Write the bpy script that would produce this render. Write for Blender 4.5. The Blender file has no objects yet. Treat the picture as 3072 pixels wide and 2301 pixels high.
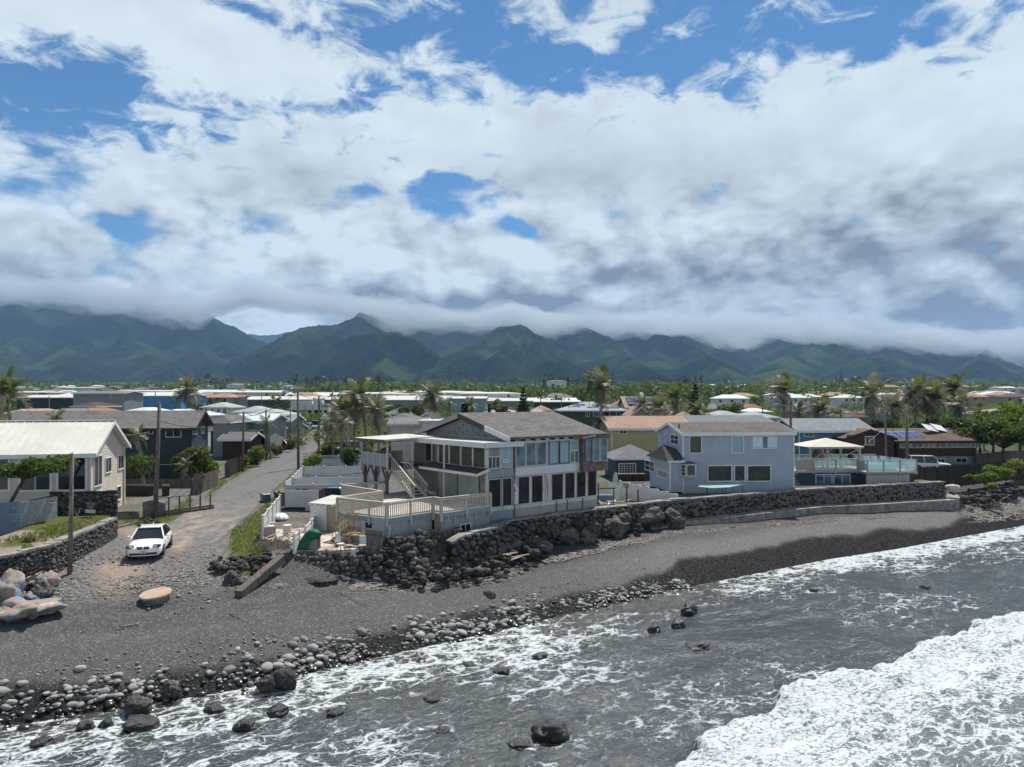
import bpy, bmesh, math, random
import numpy as np
from mathutils import Vector, Matrix, noise as mnoise
R = math.radians
rnd = random.Random(7)
C = bpy.context.scene.collection
sc = bpy.context.scene
# ---------------------------------------------------------------- camera (drone, 12 m above the sea, looking inland)
F, CX, HY, H = 2150.0, 1536.0, 1200.0, 12.0
cam = bpy.data.objects.new('camera', bpy.data.cameras.new('camera')); C.objects.link(cam)
cam.location = (0, 0, H); cam.rotation_euler = (R(90), 0, 0)
cam.data.sensor_width = 36; cam.data.lens = F / 3072 * 36; cam.data.shift_y = (HY - 1150.5) / 3072
cam.data.clip_start = 0.5; cam.data.clip_end = 40000
sc.camera = cam
# ---------------------------------------------------------------- sky, sun, exposure
SUN = Vector((0.17, 0.48, 0.86)).normalized()
sun = bpy.data.objects.new('sun', bpy.data.lights.new('sun', 'SUN')); C.objects.link(sun)
sun.data.energy = 4.7; sun.data.angle = R(0.5); sun.data.color = (1.0, 0.955, 0.88)
sun.rotation_euler = (-SUN).to_track_quat('-Z', 'Y').to_euler(); sun.location = (0, 0, 300)
sc.view_settings.view_transform = 'Standard'; sc.view_settings.look = 'None'
sc.view_settings.exposure = 0.55; sc.view_settings.gamma = 1.0; sc.view_settings.use_curve_mapping = False

class NT:
    """small helper for node trees"""
    def __init__(s, t): s.t = t
    def n(s, typ, **kw):
        nd = s.t.nodes.new(typ)
        for k, v in kw.items(): setattr(nd, k, v)
        return nd
    def put(s, sock, v):
        if isinstance(v, bpy.types.NodeSocket): s.t.links.new(v, sock)
        elif v is not None: sock.default_value = v
    def m(s, op, a, b=None, c=None, clamp=False):
        nd = s.n('ShaderNodeMath', operation=op); nd.use_clamp = clamp
        for i, v in enumerate((a, b, c)): s.put(nd.inputs[i], v)
        return nd.outputs[0]
    def vm(s, op, a, b=None):
        nd = s.n('ShaderNodeVectorMath', operation=op)
        s.put(nd.inputs[0], a)
        if op == 'SCALE': s.put(nd.inputs['Scale'], b)
        elif b is not None: s.put(nd.inputs[1], b)
        return nd.outputs[0]
    def noise(s, vec, scale, detail=4, rough=0.55, dist=0.0, dim='3D'):
        nd = s.n('ShaderNodeTexNoise', noise_dimensions=dim); s.put(nd.inputs['Vector'], vec)
        nd.inputs['Scale'].default_value = scale; nd.inputs['Detail'].default_value = detail
        nd.inputs['Roughness'].default_value = rough; nd.inputs['Distortion'].default_value = dist
        return nd.outputs['Fac']
    def vor(s, vec, scale, feat='F1', out='Distance', rand=1.0):
        nd = s.n('ShaderNodeTexVoronoi', feature=feat); s.put(nd.inputs['Vector'], vec)
        nd.inputs['Scale'].default_value = scale; nd.inputs['Randomness'].default_value = rand
        return nd.outputs[out]
    def ss(s, v, a, b, lo=0.0, hi=1.0):
        nd = s.n('ShaderNodeMapRange', interpolation_type='SMOOTHSTEP'); s.put(nd.inputs['Value'], v)
        for k, q in zip(('From Min', 'From Max', 'To Min', 'To Max'), (a, b, lo, hi)): s.put(nd.inputs[k], q)
        return nd.outputs[0]
    def mix(s, f, a, b, mode='MIX'):
        nd = s.n('ShaderNodeMix', data_type='RGBA', blend_type=mode)
        s.put(nd.inputs[0], f)
        for i, v in ((6, a), (7, b)):
            if isinstance(v, (tuple, list)) and len(v) == 3: v = (*v, 1)
            s.put(nd.inputs[i], v)
        return nd.outputs[2]
    def xyz(s, x, y, z):
        nd = s.n('ShaderNodeCombineXYZ')
        for i, v in enumerate((x, y, z)): s.put(nd.inputs[i], v)
        return nd.outputs[0]
    def sep(s, v):
        nd = s.n('ShaderNodeSeparateXYZ'); s.put(nd.inputs[0], v); return nd.outputs[0], nd.outputs[1], nd.outputs[2]
    def bump(s, h, strength=0.5, dist=0.02):
        nd = s.n('ShaderNodeBump'); s.put(nd.inputs['Height'], h)
        nd.inputs['Strength'].default_value = strength; nd.inputs['Distance'].default_value = dist
        return nd.outputs[0]

def make_world():
    w = bpy.data.worlds.new('World'); sc.world = w; w.use_nodes = True
    t = w.node_tree; t.nodes.clear(); b = NT(t)
    d = b.n('ShaderNodeTexCoord').outputs['Generated']
    x, y, z = b.sep(d)
    az = b.m('ARCTAN2', x, y); el = b.m('ARCSINE', b.m('MINIMUM', b.m('MAXIMUM', z, -1.0), 1.0))
    sky = b.n('ShaderNodeTexSky', sky_type='NISHITA', sun_disc=False)
    sky.sun_elevation = math.asin(SUN.z); sky.sun_rotation = math.atan2(SUN.x, SUN.y)
    sky.altitude = 0; sky.air_density = 1.0; sky.dust_density = 0.3; sky.ozone_density = 2.2
    wn = b.n('ShaderNodeTexNoise'); b.put(wn.inputs['Vector'], d); wn.inputs['Scale'].default_value = 9.0; wn.inputs['Detail'].default_value = 3.0
    wx, wy, wz = b.sep(b.vm('SUBTRACT', wn.outputs['Color'], (.5, .5, .5)))
    azw = b.m('ADD', az, b.m('MULTIPLY', wx, 0.16)); elw = b.m('ADD', el, b.m('MULTIPLY', wy, 0.09))
    def blob(px, py, sx, sy, amp):
        a0 = math.atan((px - CX) / F); e0 = math.atan((HY - py) / math.hypot(F, px - CX))
        da = b.m('MULTIPLY', b.m('SUBTRACT', azw, a0), F / sx); de = b.m('MULTIPLY', b.m('SUBTRACT', elw, e0), F / sy)
        q = b.m('ADD', b.m('MULTIPLY', da, da), b.m('MULTIPLY', de, de))
        return b.m('MULTIPLY', b.m('EXPONENT', b.m('MULTIPLY', q, -1.0)), amp)
    def total(lst):
        s = 0.0
        for l in lst: s = b.m('ADD', s, blob(*l))
        return s
    # high broken layer, seen in perspective on a flat deck
    inv = b.m('DIVIDE', 1.0, b.m('ADD', b.m('MAXIMUM', z, 0.0), 0.20))
    q = b.xyz(b.m('MULTIPLY', x, inv), b.m('MULTIPLY', y, inv), 3.7)
    nh = b.noise(q, 2.3, 4, 0.55, 0.4); nh2 = b.noise(q, 10.0, 5, 0.62, 0.5)
    nh = b.m('ADD', b.m('MULTIPLY', nh, 0.44), b.m('MULTIPLY', nh2, 0.56))
    nh = b.m('ADD', b.m('MULTIPLY', b.m('SUBTRACT', nh, 0.5), 1.75), 0.5)
    # low cumulus bank
    r = b.xyz(az, b.m('MULTIPLY', el, 1.7), 1.3)
    r2 = b.xyz(b.m('ADD', az, 0.012), b.m('ADD', b.m('MULTIPLY', el, 1.7), 0.045), 1.3)
    nl = b.noise(r, 6.5, 7, 0.60, 0.15); nlu = b.noise(r2, 6.5, 4, 0.60, 0.15)
    nbig = b.noise(b.xyz(az, b.m('MULTIPLY', el, 2.2), 9.1), 3.6, 2, 0.5, 0.3)
    lowf = b.ss(el, 0.34, 0.20)
    def billow(v):
        t_ = 0.0
        for sc_, am in ((7.0, .50), (15.0, .30), (32.0, .20)):
            t_ = b.m('ADD', t_, b.m('MULTIPLY', b.m('ABSOLUTE', b.m('SUBTRACT', b.noise(v, sc_, 0, .5, .25), .5)), 2.0 * am))
        return t_
    bil = billow(r); bilu = billow(r2)
    bd = b.m('SUBTRACT', bil, 0.24)
    cover = b.m('ADD', b.m('MULTIPLY', nh, b.m('SUBTRACT', 1.0, lowf)), b.m('MULTIPLY', nl, lowf))
    blue = [(150, 310, 520, 120, -.19), (820, 300, 420, 70, -.13), (1250, 110, 420, 150, -.11), (1950, 170, 520, 120, -.13), (2300, 50, 300, 90, -.06), (500, 430, 300, 60, -.07),
            (60, 540, 150, 60, -.20), (390, 652, 75, 30, -.36), (1315, 585, 115, 60, -.36), (1560, 680, 70, 26, -.34), (1080, 610, 110, 28, -.18), (2520, 630, 50, 14, -.22), (1340, 660, 90, 20, -.2), (2230, 340, 60, 25, -.12)]
    white = [(250, 60, 480, 105, .34), (700, 130, 220, 100, .12), (1150, 400, 560, 110, .15), (1800, 70, 190, 90, .20), (1430, 170, 80, 60, .10), (2850, 330, 520, 250, .26),
             (2150, 430, 620, 140, .22), (600, 520, 420, 100, .10), (1300, 470, 900, 110, .08)]
    cover = b.m('ADD', cover, b.m('MULTIPLY', bd, b.m('ADD', .10, b.m('MULTIPLY', lowf, .45))))
    cover = b.m('ADD', cover, total(blue + white))
    cover = b.m('ADD', cover, b.ss(el, 0.40, 0.12, -.03, 0.29))
    alpha = b.ss(cover, 0.41, 0.64)
    thick = b.ss(cover, 0.52, 0.86)
    # light: tops bright, bases grey, soft grey masses
    relief = b.m('MULTIPLY', b.m('SUBTRACT', nl, nlu), b.m('ADD', 0.5, b.m('MULTIPLY', lowf, 1.9)))
    gray = total([(2900, 900, 480, 110, .85), (2050, 800, 340, 80, .72), (2500, 760, 300, 60, .25), (1750, 540, 330, 120, .34), (840, 520, 220, 120, .20), (1300, 925, 420, 45, .50), (2650, 640, 280, 110, .40),
                  (200, 860, 420, 60, .36), (1900, 930, 500, 40, .34), (2250, 560, 200, 90, .20), (250, 700, 250, 60, .15)])
    relief = b.m('ADD', relief, b.m('MULTIPLY', b.m('SUBTRACT', bil, bilu), b.m('ADD', .15, b.m('MULTIPLY', lowf, .75))))
    light = b.m('ADD', b.m('ADD', 0.93, relief), b.m('MULTIPLY', bd, b.m('MULTIPLY', lowf, .55)))
    light = b.m('SUBTRACT', light, b.m('MULTIPLY', gray, b.m('ADD', 0.30, b.m('MULTIPLY', nbig, 1.6))))
    light = b.m('SUBTRACT', light, b.m('MULTIPLY', thick, b.ss(nbig, 0.50, 0.75, 0.0, 0.28)))
    light = b.m('MINIMUM', b.m('MAXIMUM', light, 0.0), 1.05)
    # linear radiance of shaded and sunlit cloud
    ccol = b.mix(light, (2.1, 2.4, 2.8), (7.7, 8.8, 9.4))
    col = b.mix(alpha, b.mix(1.0, sky.outputs[0], (0.40, 0.72, 0.93), 'MULTIPLY'), ccol)
    bg = b.n('ShaderNodeBackground'); b.put(bg.inputs[0], col); bg.inputs[1].default_value = 0.066
    out = b.n('ShaderNodeOutputWorld'); t.links.new(bg.outputs[0], out.inputs[0])
    w.cycles.sampling_method = 'MANUAL'; w.cycles.sample_map_resolution = 1024
make_world()
cy = sc.cycles
cy.max_bounces = 5; cy.diffuse_bounces = 2; cy.glossy_bounces = 3; cy.transmission_bounces = 4; cy.transparent_max_bounces = 12; cy.volume_bounces = 1
cy.caustics_reflective = False; cy.caustics_refractive = False; cy.sample_clamp_indirect = 6
cy.use_denoising = True
sc.render.use_persistent_data = False
# ================================================================ helpers: mesh, materials, numpy noise
def tag(o, label=None, cat=None, group=None, kind=None):
    if label: o['label'] = label
    if cat: o['category'] = cat
    if group: o['group'] = group
    if kind: o['kind'] = kind
    elif cat: o['kind'] = 'thing'
    return o
def link(name, me, mat=None, parent=None, smooth=False, loc=None, rz=None):
    o = bpy.data.objects.new(name, me); C.objects.link(o)
    if mat is not None and me is not None and not me.materials:
        for mm in (mat if isinstance(mat, (list, tuple)) else [mat]): me.materials.append(mm)
    if parent is not None: o.parent = parent
    if smooth and me is not None: me.polygons.foreach_set('use_smooth', [True] * len(me.polygons))
    if loc is not None: o.location = loc
    if rz is not None: o.rotation_euler.z = rz
    return o
def empty(name, loc=(0, 0, 0), rz=0.0, label=None, cat=None, group=None):
    o = bpy.data.objects.new(name, None); C.objects.link(o)
    o.location = loc; o.rotation_euler = (0, 0, rz); o.empty_display_size = 0.3
    return tag(o, label, cat, group)
def mat(name, col=(0.5, 0.5, 0.5), rough=0.7, metal=0.0, fn=None, spec=0.5):
    m = bpy.data.materials.new(name); m.use_nodes = True
    b = NT(m.node_tree); p = m.node_tree.nodes['Principled BSDF']
    p.inputs['Base Color'].default_value = (*col, 1); p.inputs['Roughness'].default_value = rough
    p.inputs['Metallic'].default_value = metal; p.inputs['Specular IOR Level'].default_value = spec
    if fn: fn(b, p)
    return m
def obco(b): return b.n('ShaderNodeTexCoord').outputs['Object']
def wco(b): return b.n('ShaderNodeNewGeometry').outputs['Position']
def attr(b, name, out='Color'): return b.n('ShaderNodeAttribute', attribute_name=name).outputs[out]
def mottled(c1, c2, scale=3.0, rough=0.75, bump=0.0, bscale=30.0, c3=None, sc3=0.7, th=(0.45, 0.62), spec=0.08, bdist=0.02, rnd_amt=0.0, world=False):
    """two-tone weathered surface with fine relief"""
    def fn(b, p):
        v = wco(b) if world else obco(b)
        col = b.mix(b.ss(b.noise(v, scale, 6, 0.62), th[0] - .1, th[1] + .02), c1, c2)
        if c3: col = b.mix(b.ss(b.noise(v, sc3, 5, 0.6, 0.4), 0.52, 0.68), col, c3)
        if rnd_amt:
            oi = b.n('ShaderNodeObjectInfo').outputs['Random']
            col = b.mix(1.0, col, b.mix(oi, (1 - rnd_amt,) * 3, (1 + rnd_amt,) * 3), 'MULTIPLY')
        b.put(p.inputs['Base Color'], col); p.inputs['Roughness'].default_value = rough
        p.inputs['Specular IOR Level'].default_value = spec
        if bump: b.put(p.inputs['Normal'], b.bump(b.noise(v, bscale, 5, 0.65), bump, bdist))
    return fn
def at(px, py, Y):            # photo pixel + depth -> world point
    return Vector(((px - CX) / F * Y, Y, H - (py - HY) / F * Y))
def onz(px, py, z):           # photo pixel at height z
    Y = (H - z) * F / (py - HY)
    return Vector(((px - CX) / F * Y, Y, z))
def vnoise(x, y, seed=0):
    xi = np.floor(x).astype(np.int64); yi = np.floor(y).astype(np.int64); fx = x - xi; fy = y - yi
    def h(a, c):
        n = (a * 374761393 + c * 668265263 + seed * 1442695) & 0x7fffffff
        n = ((n ^ (n >> 13)) * 1274126177) & 0x7fffffff
        return ((n ^ (n >> 16)) & 0xffff) / 65535.0
    ux = fx * fx * (3 - 2 * fx); uy = fy * fy * (3 - 2 * fy)
    return (h(xi, yi) * (1 - ux) + h(xi + 1, yi) * ux) * (1 - uy) + (h(xi, yi + 1) * (1 - ux) + h(xi + 1, yi + 1) * ux) * uy
def fbm(x, y, oct=5, seed=0, ridged=False):
    s = 0; a = 0.5; t = 0
    for i in range(oct):
        n = vnoise(x, y, seed + i * 17)
        if ridged: n = 1 - np.abs(2 * n - 1)
        s = s + a * n; t += a; a *= 0.5; x, y = x * 1.9 + y * 0.55 + 7.1, y * 1.9 - x * 0.55 + 3.3
    return s / t
def sst(v, a, b):
    t = np.clip((v - a) / (b - a), 0, 1); return t * t * (3 - 2 * t)
def sdist(X, Y, poly):
    """distance to a polyline, + on its left side"""
    best = np.full(X.shape, 1e9); sg = np.ones(X.shape)
    for (x0, y0), (x1, y1) in zip(poly[:-1], poly[1:]):
        dx, dy = x1 - x0, y1 - y0; L = dx * dx + dy * dy
        t = np.clip(((X - x0) * dx + (Y - y0) * dy) / L, 0, 1)
        d = np.hypot(X - x0 - t * dx, Y - y0 - t * dy)
        c = dx * (Y - y0) - dy * (X - x0)
        k = d < best; best = np.where(k, d, best); sg = np.where(k, np.where(c >= 0, 1.0, -1.0), sg)
    return best * sg
def grid_mesh(name, X, Y, Z, keep=None, cols=None):
    n, m = X.shape
    co = np.stack([X, Y, Z], -1).reshape(-1, 3)
    idx = np.arange(n * m).reshape(n, m)
    q = np.stack([idx[:-1, :-1], idx[:-1, 1:], idx[1:, 1:], idx[1:, :-1]], -1).reshape(-1, 4)
    if keep is not None and keep.shape == (n - 1, m - 1):
        q = q[keep.reshape(-1)]
        used = np.unique(q); remap = -np.ones(n * m, int); remap[used] = np.arange(len(used)); co = co[used]; q = remap[q]
    elif keep is not None:
        kf = (keep[:-1, :-1] & keep[:-1, 1:] & keep[1:, 1:] & keep[1:, :-1]).reshape(-1); q = q[kf]
        used = np.unique(q); remap = -np.ones(n * m, int); remap[used] = np.arange(len(used)); co = co[used]; q = remap[q]
    else: used = np.arange(n * m)
    me = bpy.data.meshes.new(name); me.vertices.add(len(co)); me.vertices.foreach_set('co', co.ravel())
    me.loops.add(q.size); me.loops.foreach_set('vertex_index', q.ravel().astype(np.int32))
    me.polygons.add(len(q)); me.polygons.foreach_set('loop_start', np.arange(0, q.size, 4, dtype=np.int32))
    me.polygons.foreach_set('use_smooth', np.ones(len(q), bool))
    me.update(calc_edges=True)
    for nm, arr in (cols or {}).items():
        a = me.attributes.new(nm, 'FLOAT_COLOR', 'POINT'); a.data.foreach_set('color', arr.reshape(-1, 4)[used].ravel().astype(np.float32))
    me.validate()
    return me
# ================================================================ shore, ground heights
SHORE = [(-130, -30), (-40, 14.5), (-18.6, 26), (-11.4, 29.3), (-7.9, 31.9), (-0.6, 36.9), (8.4, 43.7), (14.8, 47.8), (24.1, 53.7), (31, 57.3), (48.5, 67.9), (90, 92), (260, 190)]
WALL = [(-14.3, 39.2), (-12.8, 40.1), (-7.8, 40.6), (-5.6, 41.5), (-2.8, 43.6), (-0.9, 45.6), (0.05, 48.4), (4.8, 52.0), (10.6, 56.2), (13.4, 58.2), (19.9, 61.2), (27.3, 65.2), (33.1, 67.2), (42.6, 70.8), (44.6, 73.5)]
GY = [0, 40, 80, 110, 165, 300, 600, 1200, 2200, 3200, 4000]; GZ = [3.3, 3.4, 3.8, 4.0, 5.0, 8.5, 15.5, 30, 56, 92, 130]
def plateau(X, Y): return np.interp(Y, GY, GZ)
def zone(X, Y):
    s = sdist(X, Y, SHORE); w = sdist(X, Y, WALL)
    A = 2.35 + 1.05 * sst(-X, 2.0, 14.0)
    beach = np.where(s > 0, A * (1 - np.exp(-np.maximum(s, 0) / 5.0)), 0.16 * s)
    P = plateau(X, Y)
    t_wall = sst(w, 0.1, 0.9) * sst(X, -6.5, -4.5) + sst(w, -1.1, 0.5) * (1 - sst(X, -6.5, -4.5))
    t_left = sst(s, 7.0, 13.0)
    kl = sst(-X, 13.2, 14.6)                      # 1 at the open road end
    kr = sst(X, 42.5, 47.0)                       # 1 beyond the end of the sea wall
    t_right = sst(s, 7.0, 15.0)
    t = t_wall * (1 - kl) + t_left * kl
    t = t * (1 - kr) + t_right * kr
    t = np.where(s < 2, 0, t)
    return s, w, t, beach * (1 - t) + P * t, kl
def ground_z(x, y):
    return float(zone(np.array([float(x)]), np.array([float(y)]))[3][0])
us = np.linspace(-1.35, 1.35, 620); ys = 12 * (4200 / 12) ** (np.linspace(0, 1, 520))
U, YY = np.meshgrid(us, ys); XX = U * YY
S_, W_, T_, Z_, KL = zone(XX, YY)
nz = (fbm(XX * 0.5, YY * 0.5, 4, 3) - .5)
amp = np.where(T_ > .6, 0.05, 0.10 * sst(S_, -1, 4) + .02)
Zg = Z_ + nz * amp + (fbm(XX * .13, YY * .13, 3, 9) - .5) * .25 * sst(S_, 1, 6) * (1 - T_)
Zg = Zg + (fbm(XX / 90, YY / 90, 4, 31) - .5) * 14 * sst(YY, 300, 900)
def soft(mask_dist, w=0.5, k=1.0): return sst(mask_dist + (fbm(XX * k, YY * k, 4, 51) - .5) * 2.2 * w, -w, w)
def pixpoly(pts, z): return [tuple(onz(px, py, z)[:2]) for px, py in pts]
def poly_sd(X, Y, pts):
    p = pts + [pts[0]]; d = np.abs(sdist(X, Y, p)); ins = np.zeros(X.shape, bool)
    for (x0, y0), (x1, y1) in zip(p[:-1], p[1:]):
        c = ((y0 > Y) != (y1 > Y)) & (X < (x1 - x0) * (Y - y0) / (y1 - y0 + 1e-9) + x0); ins ^= c
    return np.where(ins, d, -d)
grass_polys = [([(690, 1648), (700, 1600), (760, 1555), (800, 1520), (830, 1500), (850, 1510), (790, 1580), (785, 1640), (800, 1690), (720, 1700)], 3.3),
               ([(350, 1560), (500, 1555), (560, 1500), (580, 1505), (520, 1570), (420, 1585)], 3.4), ([(220, 1600), (330, 1545), (350, 1550), (290, 1590), (230, 1612)], 3.9),
               ([(690, 1425), (760, 1390), (775, 1400), (700, 1450)], 3.7), ([(780, 1390), (835, 1355), (850, 1365), (800, 1400)], 3.9), ([(612, 1500), (665, 1440), (680, 1450), (625, 1510)], 3.6),
               ([(900, 1310), (945, 1288), (950, 1296), (905, 1318)], 4.6), ([(845, 1450), (905, 1400), (945, 1340), (960, 1345), (925, 1420), (870, 1470)], 3.8)]
gr = np.full(XX.shape, -9.0)
for pts, z in grass_polys: gr = np.maximum(gr, poly_sd(XX, YY, pixpoly(pts, z)))
m_grass = soft(gr, 0.35, 1.5)
dirt_polys = [([(300, 1710), (420, 1700), (430, 1745), (330, 1770), (295, 1750)], 3.0), ([(350, 1590), (440, 1575), (560, 1590), (620, 1570), (640, 1590), (540, 1650), (380, 1620)], 3.45),
              ([(60, 1640), (120, 1590), (210, 1590), (190, 1640), (80, 1660)], 3.9)]
dr = np.full(XX.shape, -9.0)
for pts, z in dirt_polys: dr = np.maximum(dr, poly_sd(XX, YY, pixpoly(pts, z)))
m_dirt = soft(dr, 0.5, 1.0)
m_gravel = np.clip(np.maximum(KL * sst(S_, 6.0, 8.5), T_ * .8), 0, 1)
wetline = 1.3 + (fbm(XX * .16, YY * .16, 4, 71) - .5) * 2.6 + 1.1 * sst(XX, 6, 14) - .6 * sst(XX, 34, 50)
m_wet = 1 - sst(S_, wetline - .2, wetline + .45)
m_band = sst(S_, wetline, wetline + .3) * (1 - sst(S_, wetline + 2.0, wetline + 4.2)) * (.35 + .65 * sst(XX, 2, 12))
m_far = sst(YY, 75, 150)
colA = np.stack([m_gravel, m_dirt, m_grass, m_wet], -1); wob_ = S_ + (fbm(XX * .22, YY * .22, 4, 77) - .5) * 2.2
m_line = (np.exp(-((wob_ - 4.1) / .22) ** 2) + .8 * np.exp(-((wob_ - 5.7) / .35) ** 2) + .6 * np.exp(-((wob_ - 7.4) / .3) ** 2)) * (.4 + fbm(XX * .6, YY * .6, 3, 78))
colB = np.stack([m_band, m_far, np.clip(m_line, 0, 1), np.ones_like(m_far)], -1)

def fn_ground(b, p):
    v = wco(b); A = b.n('ShaderNodeAttribute', attribute_name='ma'); B = b.n('ShaderNodeAttribute', attribute_name='mb')
    a = b.n('ShaderNodeSeparateColor'); b.put(a.inputs[0], A.outputs['Color']); bb = b.n('ShaderNodeSeparateColor'); b.put(bb.inputs[0], B.outputs['Color'])
    n1 = b.noise(v, 0.35, 6, 0.6); n2 = b.noise(v, 5.0, 5, 0.7); cell = b.vor(v, 9.0, out='Color'); cg = b.n('ShaderNodeSeparateColor'); b.put(cg.inputs[0], cell); cr = cg.outputs[0]
    cell2 = b.n('ShaderNodeSeparateColor'); b.put(cell2.inputs[0], b.vor(v, 22.0, out='Color'))
    sand = b.mix(n1, (0.058, 0.057, 0.058), (0.082, 0.081, 0.081))
    sand = b.mix(b.ss(cr, 0.72, 1.0, 0, .5), sand, (0.12, 0.118, 0.116))
    sand = b.mix(b.ss(cell2.outputs[0], 0.9, 0.99, 0, .8), sand, (0.27, 0.27, 0.26))
    peb = b.mix(cell2.outputs[1], (0.06, 0.058, 0.056), (0.24, 0.23, 0.22))
    sand = b.mix(b.m('MULTIPLY', bb.outputs[0], 0.75), sand, peb)
    sand = b.mix(b.m('MULTIPLY', bb.outputs[2], b.ss(b.noise(v, 3., 4, .7), .38, .62, 0, .6)), sand, peb)
    gravel = b.mix(cr, (0.075, 0.072, 0.07), (0.20, 0.19, 0.18)); gravel = b.mix(b.ss(n2, .45, .75, 0, .55), gravel, (0.085, 0.07, 0.058))
    gravel = b.mix(b.m('MULTIPLY', b.ss(b.sep(v)[1], 43., 52.), b.ss(b.noise(v, .16, 5, .65), .44, .60, 0, .75)), gravel, b.mix(n2, (.055, .06, .025), (.12, .115, .06)))
    col = b.mix(a.outputs[0], sand, gravel)
    dirt = b.mix(n2, (0.20, 0.155, 0.115), (0.31, 0.255, 0.20)); col = b.mix(b.m('MULTIPLY', a.outputs[1], b.ss(n2, .2, .6)), col, dirt)
    grass = b.mix(b.ss(n2, .3, .7), (0.075, 0.065, 0.035), (0.085, 0.11, 0.025)); col = b.mix(a.outputs[2], col, grass)
    wet = b.mix(cr, (0.012, 0.012, 0.012), (0.034, 0.034, 0.034)); wet = b.mix(b.ss(cell2.outputs[0], 0.85, 0.97, 0, .6), wet, (0.12, 0.12, 0.115))
    col = b.mix(A.outputs['Alpha'], col, wet)
    far = b.mix(b.noise(v, 0.05, 6, 0.6), (0.022, 0.040, 0.014), (0.075, 0.095, 0.035)); far = b.mix(b.ss(b.noise(v, 0.012, 5, .6), .55, .7), far, (0.10, 0.10, 0.06))
    col = b.mix(bb.outputs[1], col, far)
    b.put(p.inputs['Base Color'], col)
    b.put(p.inputs['Roughness'], b.m('SUBTRACT', 0.9, b.m('MULTIPLY', A.outputs['Alpha'], 0.3)))
    p.inputs['Specular IOR Level'].default_value = 0.0
    hgt = b.m('ADD', b.m('MULTIPLY', b.vor(v, 9.0), -0.6), b.m('MULTIPLY', n2, 1.1))
    b.put(p.inputs['Normal'], b.bump(hgt, 0.42, 0.035))
M_ground = mat('ground_surface', fn=fn_ground)
isb = (T_ < 0.5) | ((KL > .3) & (S_ < 9.0))
fb = isb[:-1, :-1]; sf = S_[:-1, :-1]
beach = link('beach', grid_mesh('beach', XX, YY, Zg, fb & (sf > -14), {'ma': colA, 'mb': colB}), M_ground); tag(beach, kind='structure')
ground = link('ground', grid_mesh('ground', XX, YY, Zg, ~fb, {'ma': colA, 'mb': colB}), M_ground); tag(ground, kind='structure')
# ================================================================ sea
BRK = [(-6, 4), (2.6, 14), (3.0, 18), (3.6, 20.6), (4.6, 22.9), (8.1, 26.3), (12.2, 29.4), (19.4, 34.4), (27.9, 39.5), (45, 50), (120, 92)]
ysw = 9 * (330 / 9) ** np.linspace(0, 1, 430); usw = np.linspace(-1.4, 1.4, 620)
Us, Ys = np.meshgrid(usw, ysw); Xs = Us * Ys
ss_ = sdist(Xs, Ys, SHORE); bk = -sdist(Xs, Ys, BRK)                      # bk > 0 seaward of the breaker front
bk = bk + (fbm(Xs * .45, Ys * .45, 4, 5) - .5) * 1.8 + (fbm(Xs * 1.6, Ys * 1.6, 3, 6) - .5) * .9
# rotate so that swells run along the shore
ax, ay = 0.86, 0.51
al = Xs * ax + Ys * ay; ac = -Xs * ay + Ys * ax
rip = (fbm(al * .5, ac * 1.1, 4, 21) - .5) * .30 + (fbm(al * 1.5, ac * 3.0, 3, 22) - .5) * .14
zs = rip * sst(-ss_, -.5, 4) + .02
front = sst(bk, -0.15, 0.45)
zs = zs + front * (0.10 + 0.55 * np.exp(-np.maximum(bk, 0) / 2.2)) + front * (fbm(al * 1.0, ac * 2.4, 4, 23) - .5) * .34
zs = zs - 0.10 * sst(ss_, -2.5, 1.5) * 0
zs = np.where(ss_ > -1.2, zs * .5 + .02 + .05 * sst(ss_, -1.2, .5), zs)
patch = fbm(al * .16, ac * .30, 4, 33)
lace = .17 + .06 * sst(Xs, 6, 14) + .80 * (patch - .5) + .16 * sst(-Xs, -10, 6) + .04 * np.exp(-((ss_ + 3.0) / 2.2) ** 2)
lace = lace - .13 * np.exp(-(((Xs - 13) / 7) ** 2 + ((Ys - 39) / 6) ** 2)) - .10 * np.exp(-(((Xs - 3) / 5) ** 2 + ((Ys - 24) / 3) ** 2))
sw = sst(ss_, -4.6, -1.4) * sst(Xs, 11, 20) * (.42 + .7 * (fbm(al * .25, ac * .5, 3, 35) - .3))
churn = front * (.84 - .40 * sst(bk, .8, 8) + .8 * (fbm(al * .45, ac * 1.5, 4, 36) - .5) * sst(bk, .5, 2.5))
foam = np.clip(np.maximum(np.maximum(lace, sw), churn), 0, 1)
colF = np.stack([foam, front, sst(-ss_, 0, 5), np.ones_like(foam)], -1)
edge = ss_ < (0.75 + 1.3 * (fbm(Xs * .35, Ys * .35, 4, 41) - .5) + 1.0 * sst(Xs, 12, 25))
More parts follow.
